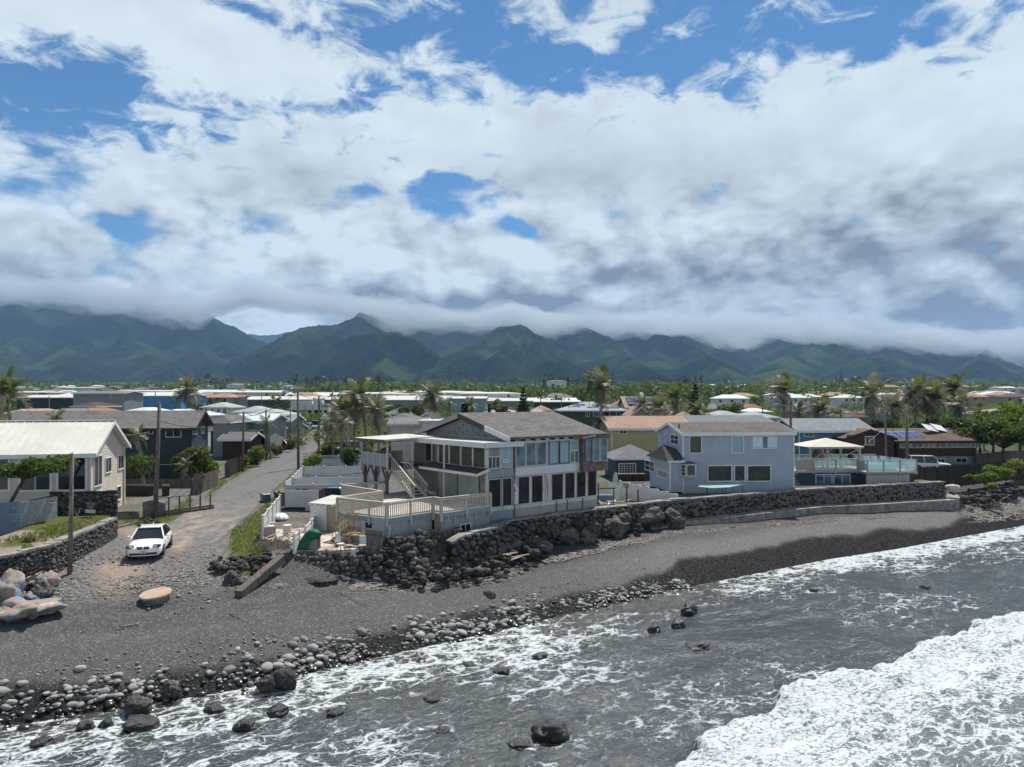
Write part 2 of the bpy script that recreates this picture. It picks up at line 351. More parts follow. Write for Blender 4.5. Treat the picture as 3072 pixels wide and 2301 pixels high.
def fn_sea(b, p):
    v = wco(b); sx, sy, sz = b.sep(v)
    al = b.m('ADD', b.m('MULTIPLY', sx, 0.86), b.m('MULTIPLY', sy, 0.51)); ac = b.m('SUBTRACT', b.m('MULTIPLY', sy, 0.86), b.m('MULTIPLY', sx, 0.51))
    f = b.n('ShaderNodeSeparateColor'); b.put(f.inputs[0], attr(b, 'mf')); fo, fr, dp = f.outputs[0], f.outputs[1], f.outputs[2]
    q = b.xyz(b.m('MULTIPLY', al, 0.62), ac, 0.0)
    wob = b.n('ShaderNodeTexNoise'); b.put(wob.inputs['Vector'], q); wob.inputs['Scale'].default_value = 1.3; wob.inputs['Detail'].default_value = 5
    qd = b.vm('ADD', q, b.vm('SCALE', wob.outputs['Color'], 1.25))
    e1 = b.vor(qd, 1.05, 'DISTANCE_TO_EDGE'); e2 = b.vor(qd, 2.6, 'DISTANCE_TO_EDGE')
    fine = b.noise(q, 7.0, 6, 0.65, 0.5); mid = b.noise(q, 1.6, 6, .62, .4)
    w1 = b.m('MULTIPLY', b.m('MAXIMUM', b.m('SUBTRACT', b.m('ADD', fo, b.m('MULTIPLY', b.m('SUBTRACT', mid, .5), .9)), 0.24), 0.0), 0.46)
    l1 = b.ss(b.m('SUBTRACT', e1, w1), 0.035, -0.05); l2 = b.ss(b.m('SUBTRACT', e2, b.m('MULTIPLY', w1, 0.62)), 0.03, -0.03)
    lace = b.m('MAXIMUM', l1, b.m('MULTIPLY', l2, 0.85))
    lace = b.m('MULTIPLY', lace, b.ss(fine, 0.30, 0.50))
    solid = b.ss(b.m('ADD', fo, b.m('ADD', b.m('MULTIPLY', b.m('SUBTRACT', mid, .5), 1.0), b.m('MULTIPLY', b.m('SUBTRACT', fine, .5), 1.1))), 0.56, 0.92)
    foam = b.m('MAXIMUM', lace, solid, clamp=True)
    foam = b.m('MULTIPLY', foam, b.ss(fo, .05, .25))
    deep = b.mix(b.noise(q, .5, 5, .6), (0.022, 0.030, 0.034), (0.046, 0.057, 0.062)); bed = b.mix(b.noise(v, 1.7, 5, .65), (0.020, 0.020, 0.019), (0.075, 0.070, 0.060))
    col = b.mix(dp, bed, deep)
    col = b.mix(b.m('MULTIPLY', fr, .55), col, (0.16, 0.21, 0.21))
    b.put(p.inputs['Base Color'], b.mix(foam, col, (0.52, 0.565, 0.585)))
    b.put(p.inputs['Roughness'], b.m('ADD', 0.12, b.m('MULTIPLY', foam, 0.65)))
    p.inputs['IOR'].default_value = 1.33
    h = b.m('ADD', b.m('MULTIPLY', b.noise(q, 3.2, 6, .6, .3), 1.0), b.m('MULTIPLY', b.noise(q, 14.0, 4, .6), .25))
    h = b.m('ADD', h, b.m('MULTIPLY', foam, b.m('ADD', .25, b.m('MULTIPLY', fine, .8))))
    b.put(p.inputs['Normal'], b.bump(h, 0.8, 0.13))
M_sea = mat('sea_water', fn=fn_sea)
sea = link('sea', grid_mesh('sea', Xs, Ys, zs, edge, {'mf': colF}), M_sea); tag(sea, kind='structure')
# ================================================================ mountains
RIDGES = [
 [(-700, 850, 5400), (0, 880, 5200), (300, 890, 4900), (500, 915, 4750), (605, 938, 4700), (632, 950, 4680), (665, 972, 4650), (688, 1008, 4600), (712, 1052, 4550), (750, 1100, 4300)],
 [(300, 890, 4900), (345, 960, 4200), (420, 1050, 3400), (520, 1125, 2750)], [(80, 885, 5100), (60, 990, 3900), (0, 1090, 3000)], [(500, 915, 4750), (560, 1025, 3900), (640, 1115, 3100)],
 [(345, 960, 4200), (250, 1010, 3600), (190, 1090, 2900)], [(-250, 880, 5200), (-200, 1000, 3900), (-260, 1100, 3000)], [(632, 950, 4680), (650, 1010, 4300), (700, 1095, 3600)],
 [(560, 1120, 7600), (690, 1030, 8000), (722, 1010, 8000), (765, 1004, 8000), (800, 1008, 8000), (950, 990, 8000)],
 [(600, 1152, 2450), (690, 1108, 2900), (780, 1060, 3250), (850, 1008, 3500), (905, 983, 3700), (990, 970, 3800), (1062, 944, 3900), (1110, 945, 4100), (1250, 955, 4600), (1400, 962, 4800), (1600, 965, 4800), (1800, 960, 4900), (2100, 965, 4900), (2350, 985, 4900), (2600, 1010, 4800), (2900, 1030, 4700), (3200, 1045, 4600), (3900, 1050, 4600)],
 [(1062, 944, 3900), (1000, 1020, 3300), (930, 1095, 2700)], [(905, 983, 3700), (860, 1050, 3100), (820, 1115, 2600)],
 [(990, 1060, 2750), (1080, 1014, 2950), (1150, 1010, 2900), (1230, 1026, 2800), (1300, 1058, 2600), (1400, 1108, 2350)], [(1080, 1014, 2950), (1120, 1070, 2500), (1100, 1120, 2250)],
 [(1400, 962, 4800), (1480, 990, 4000), (1535, 974, 3600), (1585, 1000, 3400), (1640, 1035, 3100), (1720, 1100, 2600)], [(1535, 974, 3600), (1470, 1035, 3200), (1370, 1105, 2600)], [(1535, 974, 3600), (1550, 1050, 2900), (1540, 1110, 2450)],
 [(1720, 962, 4700), (1740, 980, 4200), (1830, 1035, 3500), (1880, 1075, 3000), (1960, 1110, 2500)], [(2060, 968, 4800), (2000, 1005, 4100), (2080, 1050, 3400), (2190, 1105, 2650)], [(1940, 965, 4850), (1900, 1010, 4100), (1960, 1060, 3400)],
 [(2350, 985, 4900), (2420, 1030, 4000), (2340, 1075, 3200), (2300, 1110, 2600)], [(2600, 1010, 4800), (2650, 1045, 4000), (2560, 1090, 3200)], [(2420, 1030, 4000), (2560, 1065, 3400), (2680, 1110, 2700)],
 [(2900, 1030, 4700), (2960, 1060, 3900), (2860, 1100, 3100)], [(3200, 1045, 4600), (3150, 1085, 3700), (3080, 1115, 3000)], [(3600, 1048, 4600), (3500, 1090, 3600)]]
def mountains():
    um = np.linspace(-1.15, 1.15, 620); ym = np.linspace(1900, 8600, 250) ; ym = 1900 * (8600 / 1900) ** np.linspace(0, 1, 300)
    Um, Ym = np.meshgrid(um, ym); Xm = Um * Ym
    wx = Xm + (fbm(Xm / 520, Ym / 520, 4, 81) - .5) * 300; wy = Ym + (fbm(Xm / 520, Ym / 520, 4, 82) - .5) * 300
    base = plateau(Xm, Ym); best = base - 30.0
    for rg in RIDGES:
        pts = [at(*p) for p in rg]
        for a, c in zip(pts[:-1], pts[1:]):
            dx, dy = c.x - a.x, c.y - a.y; L = dx * dx + dy * dy + 1e-6
            t = np.clip(((wx - a.x) * dx + (wy - a.y) * dy) / L, 0, 1)
            d = np.hypot(wx - a.x - t * dx, wy - a.y - t * dy); zc = a.z + t * (c.z - a.z)
            best = np.maximum(best, zc - 0.50 * d - 0.00006 * d * d)
    lift = np.clip((best - base) / 160, 0, 1)
    er = .7 * fbm(wx / 620, wy / 620, 4, 91, True) + .3 * fbm(wx / 210, wy / 210, 3, 92, True)
    z = best + lift * ((er - .62) * 70) + lift * (fbm(Xm / 38, Ym / 38, 4, 95) - .5) * 34
    z = np.maximum(z, base - 12 + (fbm(Xm / 60, Ym / 60, 4, 96) - .5) * 10)
    veg = fbm(Xm / 300, Ym / 300, 5, 97)
    col = np.stack([veg, er, np.clip((z - base) / 400, 0, 1), np.ones_like(z)], -1)
    return grid_mesh('mountains', Xm, Ym, z, None, {'mm': col})
def fn_mtn(b, p):
    v = wco(b); f = b.n('ShaderNodeSeparateColor'); b.put(f.inputs[0], attr(b, 'mm'))
    n = b.noise(v, 0.045, 5, .7); n2 = b.noise(v, 0.006, 4, .6)
    c = b.mix(b.ss(n, .42, .60), (0.006, 0.013, 0.008), (0.022, 0.036, 0.017))
    c = b.mix(b.ss(n2, .47, .62), c, (0.038, 0.058, 0.026)); c = b.mix(b.ss(f.outputs[0], .58, .72, 0, .6), c, (0.042, 0.045, 0.030))
    c = b.mix(1.0, c, b.mix(b.ss(b.noise(v, .0016, 4, .55), .40, .62), (.55, .58, .66), (1.5, 1.5, 1.3)), 'MULTIPLY')  # broad sunlit and cloud-shaded patches, put into the forest colour
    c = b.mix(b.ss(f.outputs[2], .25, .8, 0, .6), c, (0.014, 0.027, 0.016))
    b.put(p.inputs['Base Color'], c); p.inputs['Roughness'].default_value = .95; p.inputs['Specular IOR Level'].default_value = 0
    b.put(p.inputs['Normal'], b.bump(b.m('ADD', n, b.m('MULTIPLY', b.noise(v, .12, 4, .6), .5)), 1.0, 22.0))
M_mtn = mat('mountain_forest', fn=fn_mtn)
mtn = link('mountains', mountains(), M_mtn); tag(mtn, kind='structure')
# ================================================================ mesh builder, materials and shared builders
class MB:
    def __init__(s): s.v = []; s.f = []
    def add(s, vs, fs):
        k = len(s.v); s.v += [tuple(p) for p in vs]; s.f += [tuple(i + k for i in f) for f in fs]; return s
    def bx(s, x0, x1, y0, y1, z0, z1):
        return s.add([(x0, y0, z0), (x1, y0, z0), (x1, y1, z0), (x0, y1, z0), (x0, y0, z1), (x1, y0, z1), (x1, y1, z1), (x0, y1, z1)],
                     [(0, 3, 2, 1), (4, 5, 6, 7), (0, 1, 5, 4), (1, 2, 6, 5), (2, 3, 7, 6), (3, 0, 4, 7)])
    def box(s, c, size, M=None):
        c = Vector(c); hx, hy, hz = size[0] / 2, size[1] / 2, size[2] / 2; vs = []
        for z in (-hz, hz):
            for x, y in ((-hx, -hy), (hx, -hy), (hx, hy), (-hx, hy)):
                p = Vector((x, y, z)); p = (M @ p) if M is not None else p; vs.append(p + c)
        return s.add(vs, [(0, 3, 2, 1), (4, 5, 6, 7), (0, 1, 5, 4), (1, 2, 6, 5), (2, 3, 7, 6), (3, 0, 4, 7)])
    def bar(s, p, q, w, h=None, up=(0, 0, 1)):
        p, q = Vector(p), Vector(q); h = h or w; d = (q - p); L = d.length; d.normalize(); u = Vector(up)
        if abs(d.dot(u)) > .98: u = Vector((0, 1, 0))
        a = d.cross(u).normalized(); b = a.cross(d).normalized()
        return s.box((p + q) / 2, (w, L, h), Matrix((a, d, b)).transposed())
    def poly(s, pts): return s.add(pts, [tuple(range(len(pts)))])
    def prism(s, pts, off):
        """closed solid between a polygon and the same polygon moved by off"""
        off = Vector(off); n = len(pts); a = [Vector(p) for p in pts]; b = [p + off for p in a]
        return s.add(a + b, [tuple(range(n - 1, -1, -1)), tuple(range(n, 2 * n))] + [(i, (i + 1) % n, n + (i + 1) % n, n + i) for i in range(n)])
    def tube(s, pts, r0, r1=None, n=7, cap=True):
        r1 = r0 if r1 is None else r1; pts = [Vector(p) for p in pts]; m = len(pts); k = len(s.v); ref = None
        for i, p in enumerate(pts):
            d = (pts[min(i + 1, m - 1)] - pts[max(i - 1, 0)]).normalized()
            if ref is None: ref = d.cross(Vector((0, 0, 1)) if abs(d.z) < .9 else Vector((1, 0, 0))).normalized()
            ref = (ref - d * ref.dot(d)).normalized(); b = d.cross(ref); r = r0 + (r1 - r0) * i / max(m - 1, 1)
            for j in range(n):
                a = 2 * math.pi * j / n; s.v.append(tuple(p + (ref * math.cos(a) + b * math.sin(a)) * r))
        for i in range(m - 1):
            for j in range(n): s.f.append((k + i * n + j, k + i * n + (j + 1) % n, k + (i + 1) * n + (j + 1) % n, k + (i + 1) * n + j))
        if cap: s.f.append(tuple(k + j for j in range(n - 1, -1, -1))); s.f.append(tuple(k + (m - 1) * n + j for j in range(n)))
        return s
    def lathe(s, prof, n=14, c=(0, 0, 0)):
        k = len(s.v); m = len(prof)
        for r, z in prof:
            for j in range(n): a = 2 * math.pi * j / n; s.v.append((c[0] + r * math.cos(a), c[1] + r * math.sin(a), c[2] + z))
        for i in range(m - 1):
            for j in range(n): s.f.append((k + i * n + j, k + i * n + (j + 1) % n, k + (i + 1) * n + (j + 1) % n, k + (i + 1) * n + j))
        s.f.append(tuple(k + j for j in range(n - 1, -1, -1))); s.f.append(tuple(k + (m - 1) * n + j for j in range(n))); return s
    def rock(s, c, size, seed=0, sub=2, rough=.25, M=None):
        vs, fs = rock_data(seed, sub, rough); c = Vector(c); out = []
        for p in vs:
            q = Vector((p[0] * size[0], p[1] * size[1], p[2] * size[2])); q = (M @ q) if M is not None else q; out.append(q + c)
        return s.add(out, fs)
    def mesh(s, name):
        me = bpy.data.meshes.new(name); me.from_pydata(s.v, [], s.f); me.update(); return me
    def build(s, name, m=None, parent=None, smooth=False, loc=None, rz=None):
        return link(name, s.mesh(name), m, parent, smooth, loc, rz)
_rocks = {}
def rock_data(seed, sub=2, rough=.25):
    key = (seed, sub, rough)
    if key not in _rocks:
        bm = bmesh.new(); bmesh.ops.create_icosphere(bm, subdivisions=sub, radius=0.5)
        off = Vector((seed * 3.7, seed * 1.3, seed * 2.1))
        for v in bm.verts:
            d = v.co.normalized()
            n = mnoise.noise(d * 1.1 + off) * 1.0 + mnoise.noise(d * 2.6 + off) * .5 + (mnoise.noise(d * 5.5 + off) * .30 if sub > 2 else 0) + (mnoise.noise(d * 12 + off) * .16 + abs(mnoise.noise(d * 24 + off)) * .10 if sub > 3 else 0)
            v.co = d * 0.5 * (1 + rough * n)
        bm.verts.ensure_lookup_table(); bm.verts.index_update()
        _rocks[key] = ([tuple(v.co) for v in bm.verts], [tuple(v.index for v in f.verts) for f in bm.faces]); bm.free()
    return _rocks[key]
_rock_me = {}
def rock_mesh(seed, m, sub=2, rough=.25, smooth=True):
    k = (seed, m.name, sub, rough)
    if k not in _rock_me:
        vs, fs = rock_data(seed, sub, rough); me = bpy.data.meshes.new('rock'); me.from_pydata(vs, [], fs); me.materials.append(m)
        if smooth: me.polygons.foreach_set('use_smooth', [True] * len(me.polygons))
        me.update(); _rock_me[k] = me
    return _rock_me[k]
def copy_tree(o, parent=None):
    c = o.copy(); C.objects.link(c); c.parent = parent
    for ch in o.children: copy_tree(ch, c)
    return c
# ---------------------------------------------------------------- materials
def wood_fn(c1, c2, axis=2, bump=.35, rough=.8):
    def fn(b, p):
        v = obco(b); x, y, z = b.sep(v); st = [6.0, 6.0, 6.0]; st[axis] = .9
        q = b.xyz(b.m('MULTIPLY', x, st[0]), b.m('MULTIPLY', y, st[1]), b.m('MULTIPLY', z, st[2])); n = b.noise(q, 1.6, 6, .65)
        oi = b.n('ShaderNodeObjectInfo').outputs['Random']
        col = b.mix(b.ss(n, .3, .7), c1, c2); col = b.mix(1.0, col, b.mix(oi, (.78,) * 3, (1.15,) * 3), 'MULTIPLY')
        b.put(p.inputs['Base Color'], col); p.inputs['Roughness'].default_value = rough; p.inputs['Specular IOR Level'].default_value = .05
        b.put(p.inputs['Normal'], b.bump(n, bump, .02))
    return fn
def paint_fn(c, wear=(0.30, 0.28, 0.25), amt=.35, rust=None, rough=.55, streak=True):
    """old house paint: faded, streaked, chipped"""
    def fn(b, p):
        v = obco(b); x, y, z = b.sep(v)
        q = b.xyz(b.m('MULTIPLY', x, 3.0), b.m('MULTIPLY', y, 3.0), b.m('MULTIPLY', z, .55 if streak else 3.0))
        n = b.noise(q, 1.4, 7, .68); n2 = b.noise(v, .7, 4, .6); n3 = b.noise(v, 14.0, 4, .7)
        col = b.mix(b.ss(n2, .3, .7), tuple(k * .86 for k in c), c)
        col = b.mix(b.ss(b.m('ADD', n, b.m('MULTIPLY', b.m('SUBTRACT', n3, .5), .35)), .56, .74, 0, amt), col, wear)
        if rust: col = b.mix(b.ss(b.noise(q, 2.1, 6, .65), .60, .72, 0, .85), col, rust)
        b.put(p.inputs['Base Color'], col); p.inputs['Roughness'].default_value = rough; p.inputs['Specular IOR Level'].default_value = .1
        b.put(p.inputs['Normal'], b.bump(n3, .12, .01))
    return fn
def shingle_fn(c1, c2, s=7.0, stain=None):
    def fn(b, p):
        v = obco(b)
        br = b.n('ShaderNodeTexBrick'); x, y, z = b.sep(v); b.put(br.inputs['Vector'], b.xyz(x, b.m('MULTIPLY', b.m('ADD', y, b.m('MULTIPLY', z, 2.2)), 1.0), 0.0))
        br.inputs['Scale'].default_value = 1.0; br.inputs['Brick Width'].default_value = .32; br.inputs['Row Height'].default_value = .17; br.inputs['Mortar Size'].default_value = .012
        br.inputs['Color1'].default_value = (*c1, 1); br.inputs['Color2'].default_value = (*c2, 1); br.inputs['Mortar'].default_value = (*[k * .45 for k in c1], 1); br.inputs['Bias'].default_value = -.1
        n = b.noise(v, s, 5, .7); col = b.mix(b.ss(n, .3, .75, 0, .5), br.outputs[0], c2)
        col = b.mix(b.ss(b.noise(v, .5, 5, .6), .5, .75, 0, .55), col, stain or tuple(k * .62 for k in c1))
        b.put(p.inputs['Base Color'], col); p.inputs['Roughness'].default_value = .92; p.inputs['Specular IOR Level'].default_value = .0
        b.put(p.inputs['Normal'], b.bump(b.m('ADD', br.outputs['Fac'], b.m('MULTIPLY', n, -1.0)), .35, .03))
    return fn
M = {}
M['wood_grey'] = mat('weathered_wood', fn=wood_fn((.075, .063, .052), (.19, .165, .14)))
M['wood_dark'] = mat('dark_wood', fn=wood_fn((.028, .022, .018), (.075, .06, .048)))
M['wood_pale'] = mat('pale_painted_wood', fn=paint_fn((.54, .49, .42), (.21, .165, .12), .8))
M['wood_tan'] = mat('tan_lumber', fn=wood_fn((.34, .22, .12), (.55, .42, .27)))
M['drift'] = mat('driftwood', fn=wood_fn((.20, .175, .15), (.46, .42, .37)))
M['pole'] = mat('pole_wood', fn=wood_fn((.085, .070, .060), (.21, .185, .165), 2, .5))
M['vinyl'] = mat('white_vinyl', fn=paint_fn((.62, .63, .64), (.45, .44, .41), .3, rough=.4))
M['white'] = mat('white_paint', fn=paint_fn((.62, .62, .61), (.34, .30, .25), .55))
M['trim'] = mat('window_trim', fn=paint_fn((.72, .73, .72), (.42, .38, .33), .35))
M['glass'] = mat('dark_glass', (.012, .016, .020), .06, spec=.6)
M['glass_blue'] = mat('tinted_glass', (.045, .095, .135), .08, fn=lambda b, p: b.put(p.inputs['Base Color'], b.mix(b.ss(b.noise(obco(b), .9, 3, .5), .35, .65), (.018, .045, .070), (.10, .18, .235))))
M['frost'] = mat('frosted_glass', fn=mottled((.20, .235, .215), (.30, .33, .31), .6, .3))
M['screen'] = mat('window_screen', fn=mottled((.016, .016, .017), (.040, .040, .042), .8, .5))
M['shade'] = mat('olive_shade', fn=mottled((.050, .056, .045), (.080, .085, .070), 1.2, .5))
M['curtain'] = mat('curtain_cloth', fn=lambda b, p: b.put(p.inputs['Base Color'], b.mix(b.noise(b.xyz(b.m('MULTIPLY', b.sep(obco(b))[0], 9.0), 0.0, b.m('MULTIPLY', b.sep(obco(b))[2], .4)), 1.0, 3, .5), (.10, .22, .30), (.42, .55, .60))))
M['curtain_white'] = mat('pale_curtain', fn=lambda b, p: b.put(p.inputs['Base Color'], b.mix(b.noise(b.xyz(b.m('MULTIPLY', b.sep(obco(b))[0], 9.0), 0.0, b.m('MULTIPLY', b.sep(obco(b))[2], .4)), 1.0, 3, .5), (.34, .44, .50), (.74, .80, .83))))
def lava_fn(b, p):
    v = wco(b); n = b.noise(v, 9.0, 6, .7); n2 = b.noise(v, 1.2, 5, .6); oi = b.n('ShaderNodeObjectInfo').outputs['Random']
    col = b.mix(b.ss(n, .3, .72), (.028, .027, .027), (.165, .160, .155)); col = b.mix(b.ss(n2, .5, .7, 0, .5), col, (.16, .152, .143))
    col = b.mix(1.0, col, b.mix(oi, (.6,) * 3, (1.55, 1.5, 1.42)), 'MULTIPLY')
    b.put(p.inputs['Base Color'], col); p.inputs['Roughness'].default_value = .93; p.inputs['Specular IOR Level'].default_value = .02
    b.put(p.inputs['Normal'], b.bump(n, .9, .06))
M['lava'] = mat('lava_rock', fn=lava_fn)
M['mortar'] = mat('dark_mortar', fn=mottled((.018, .017, .016), (.05, .046, .043), 6, .95, .8, 20, world=True, bdist=.05))
M['concrete'] = mat('old_concrete', fn=mottled((.17, .16, .15), (.30, .28, .26), 2.2, .9, .5, 22, (.12, .11, .105), .8, world=True))
M['concrete_pale'] = mat('pale_concrete', fn=mottled((.40, .36, .31), (.54, .49, .43), 1.2, .9, .3, 22, (.30, .27, .24), .5, world=True))
M['asphalt'] = None
M['black'] = mat('black_plastic', (.012, .012, .013), .45)
M['steel'] = mat('grey_metal', (.32, .33, .34), .35, .8)
M['iron'] = mat('dark_iron', (.03, .03, .032), .5, .5)
M['wire'] = mat('cable_black', (.012, .012, .012), .6)
def leaf_fn(c1, c2, c3=None, trans=.35):
    def fn(b, p):
        ri = b.n('ShaderNodeNewGeometry').outputs['Random Per Island']; v = wco(b)
        col = b.mix(ri, c1, c2)
        if c3: col = b.mix(b.ss(b.noise(v, .55, 4, .6), .50, .66), col, c3)
        b.put(p.inputs['Base Color'], col); p.inputs['Roughness'].default_value = .55; p.inputs['Specular IOR Level'].default_value = .15
        t = b.t; tr = b.n('ShaderNodeBsdfTranslucent'); b.put(tr.inputs[0], b.mix(.5, col, (.16, .22, .03)))
        ad = b.n('ShaderNodeMixShader'); ad.inputs[0].default_value = trans; t.links.new(p.outputs[0], ad.inputs[1]); t.links.new(tr.outputs[0], ad.inputs[2])
        t.links.new(ad.outputs[0], t.nodes['Material Output'].inputs['Surface'])
    return fn
M['leaf'] = mat('leaf_green', fn=leaf_fn((.035, .062, .014), (.10, .15, .032), (.12, .135, .045)))
M['leaf_bright'] = mat('leaf_bright', fn=leaf_fn((.10, .175, .022), (.23, .31, .055), (.13, .16, .04)))
M['leaf_dark'] = mat('leaf_dark', fn=leaf_fn((.016, .032, .011), (.050, .080, .025)))
M['leaf_pine'] = mat('leaf_pine', fn=leaf_fn((.008, .020, .010), (.026, .046, .018), trans=.1))
M['leaf_grey'] = mat('leaf_greygreen', fn=leaf_fn((.045, .06, .03), (.13, .145, .085)))
M['frond'] = mat('palm_frond', fn=leaf_fn((.040, .062, .018), (.12, .14, .05), (.17, .16, .09)))
M['frond_dry'] = mat('palm_frond_dry', fn=leaf_fn((.16, .14, .10), (.42, .38, .30), (.24, .21, .16), trans=.15))
M['grass'] = mat('grass_blade', fn=leaf_fn((.060, .105, .015), (.17, .22, .045), (.22, .20, .07)))
M['bark'] = mat('bark', fn=mottled((.05, .042, .035), (.14, .12, .10), 5, .9, .7, 12, bdist=.04))
M['bark_pale'] = mat('bark_pale', fn=mottled((.14, .125, .105), (.30, .28, .25), 5, .9, .6, 12, bdist=.04))
# ---------------------------------------------------------------- windows and houses
class Plane:
    """vertical plane of a facade: photo pixels -> local (along, z)"""
    def __init__(s, o, d): s.o = Vector((o[0], o[1])); s.d = Vector((d[0], d[1])).normalized()
    def t(s, px):
        k = (px - CX) / F           # o.x + t dx = k (o.y + t dy)
        return (k * s.o.y - s.o.x) / (s.d.x - k * s.d.y)
    def z(s, px, py):
        Y = s.o.y + s.t(px) * s.d.y; return H - (py - HY) / F * Y
def face_xf(face, w, d):
    """local frame of a house face: origin, along, outward normal (house: x right, y back, front at y=0)"""
    return {'f': (Vector((0, 0, 0)), Vector((1, 0, 0)), Vector((0, -1, 0))), 'l': (Vector((0, d, 0)), Vector((0, -1, 0)), Vector((-1, 0, 0))),
            'r': (Vector((w, 0, 0)), Vector((0, 1, 0)), Vector((1, 0, 0))), 'b': (Vector((w, d, 0)), Vector((-1, 0, 0)), Vector((0, 1, 0)))}[face]
def window(parent, O, A, N, x0, x1, z0, z1, pane='glass', nm=0, fw=.07, frame='trim', nh=0, name='window', proud=.075, curtain=None):
    """frame (the window), pane and bars on a facade given by origin O, along A, outward normal N"""
    U = Vector((0, 0, 1)); Mx = Matrix((A, N, U)).transposed()
    def P(x, n, z): return O + A * x + N * n + U * z
    def bar(mb, xa, xb, za, zb, n0, n1): mb.box(P((xa + xb) / 2, (n0 + n1) / 2, (za + zb) / 2), (xb - xa, n1 - n0, zb - za), Mx)
    f = MB()
    bar(f, x0 - fw, x1 + fw, z1, z1 + fw, .003, proud); bar(f, x0 - fw, x1 + fw, z0 - fw, z0, .003, proud + .02)
    bar(f, x0 - fw, x0, z0, z1, .003, proud); bar(f, x1, x1 + fw, z0, z1, .003, proud)
    o = f.build(name, M[frame], parent)
    g = MB(); bar(g, x0, x1, z0, z1, .028, .038); g.build('pane', M[pane], o)
    if curtain:
        for a, c in ([(0, .42), (.62, 1)] if curtain != 'full' else [(0, 1)]):
            cu = MB(); n = 10
            xs = [x0 + (x1 - x0) * (a + (c - a) * i / n) for i in range(n + 1)]
            for i in range(n):
                da, db = (.042 + .010 * (i % 2)), (.042 + .010 * ((i + 1) % 2))
                cu.poly([P(xs[i], da, z0 + .03), P(xs[i + 1], db, z0 + .03), P(xs[i + 1], db, z1 - .02), P(xs[i], da, z1 - .02)])
            cu.build('curtain', M['curtain_white'], o)
    if nm or nh:
        b = MB()
        for i in range(nm): xc = x0 + (x1 - x0) * (i + 1) / (nm + 1); bar(b, xc - .025, xc + .025, z0, z1, .040, proud - .006)
        for i in range(nh): zc = z0 + (z1 - z0) * (i + 1) / (nh + 1); bar(b, x0, x1, zc - .02, zc + .02, .040, proud - .008)
        b.build('mullion', M[frame], o)
    return o
def siding(parent, O, A, N, L, z0, z1, m, step=.2, clip=None, name='siding'):
    """lapped boards; clip(z) -> (x0, x1) trims a course under a gable"""
    mb = MB(); U = Vector((0, 0, 1)); z = z0
    while z < z1 - .02:
        zt = min(z + step, z1)
        a0, a1 = clip(z) if clip else (0, L); b0, b1 = clip(zt) if clip else (0, L)
        if a1 - a0 > .05:
            p = [O + A * a0 + N * .004 + U * z, O + A * a1 + N * .004 + U * z, O + A * b1 + N * .004 + U * zt, O + A * b0 + N * .004 + U * zt]
            q = [p[0] + N * .020, p[1] + N * .020, p[2] + N * .002, p[3] + N * .002]
            mb.add(q + p[:2], [(0, 1, 2, 3), (4, 5, 1, 0)])
        z = zt
    return mb.build(name, m, parent)
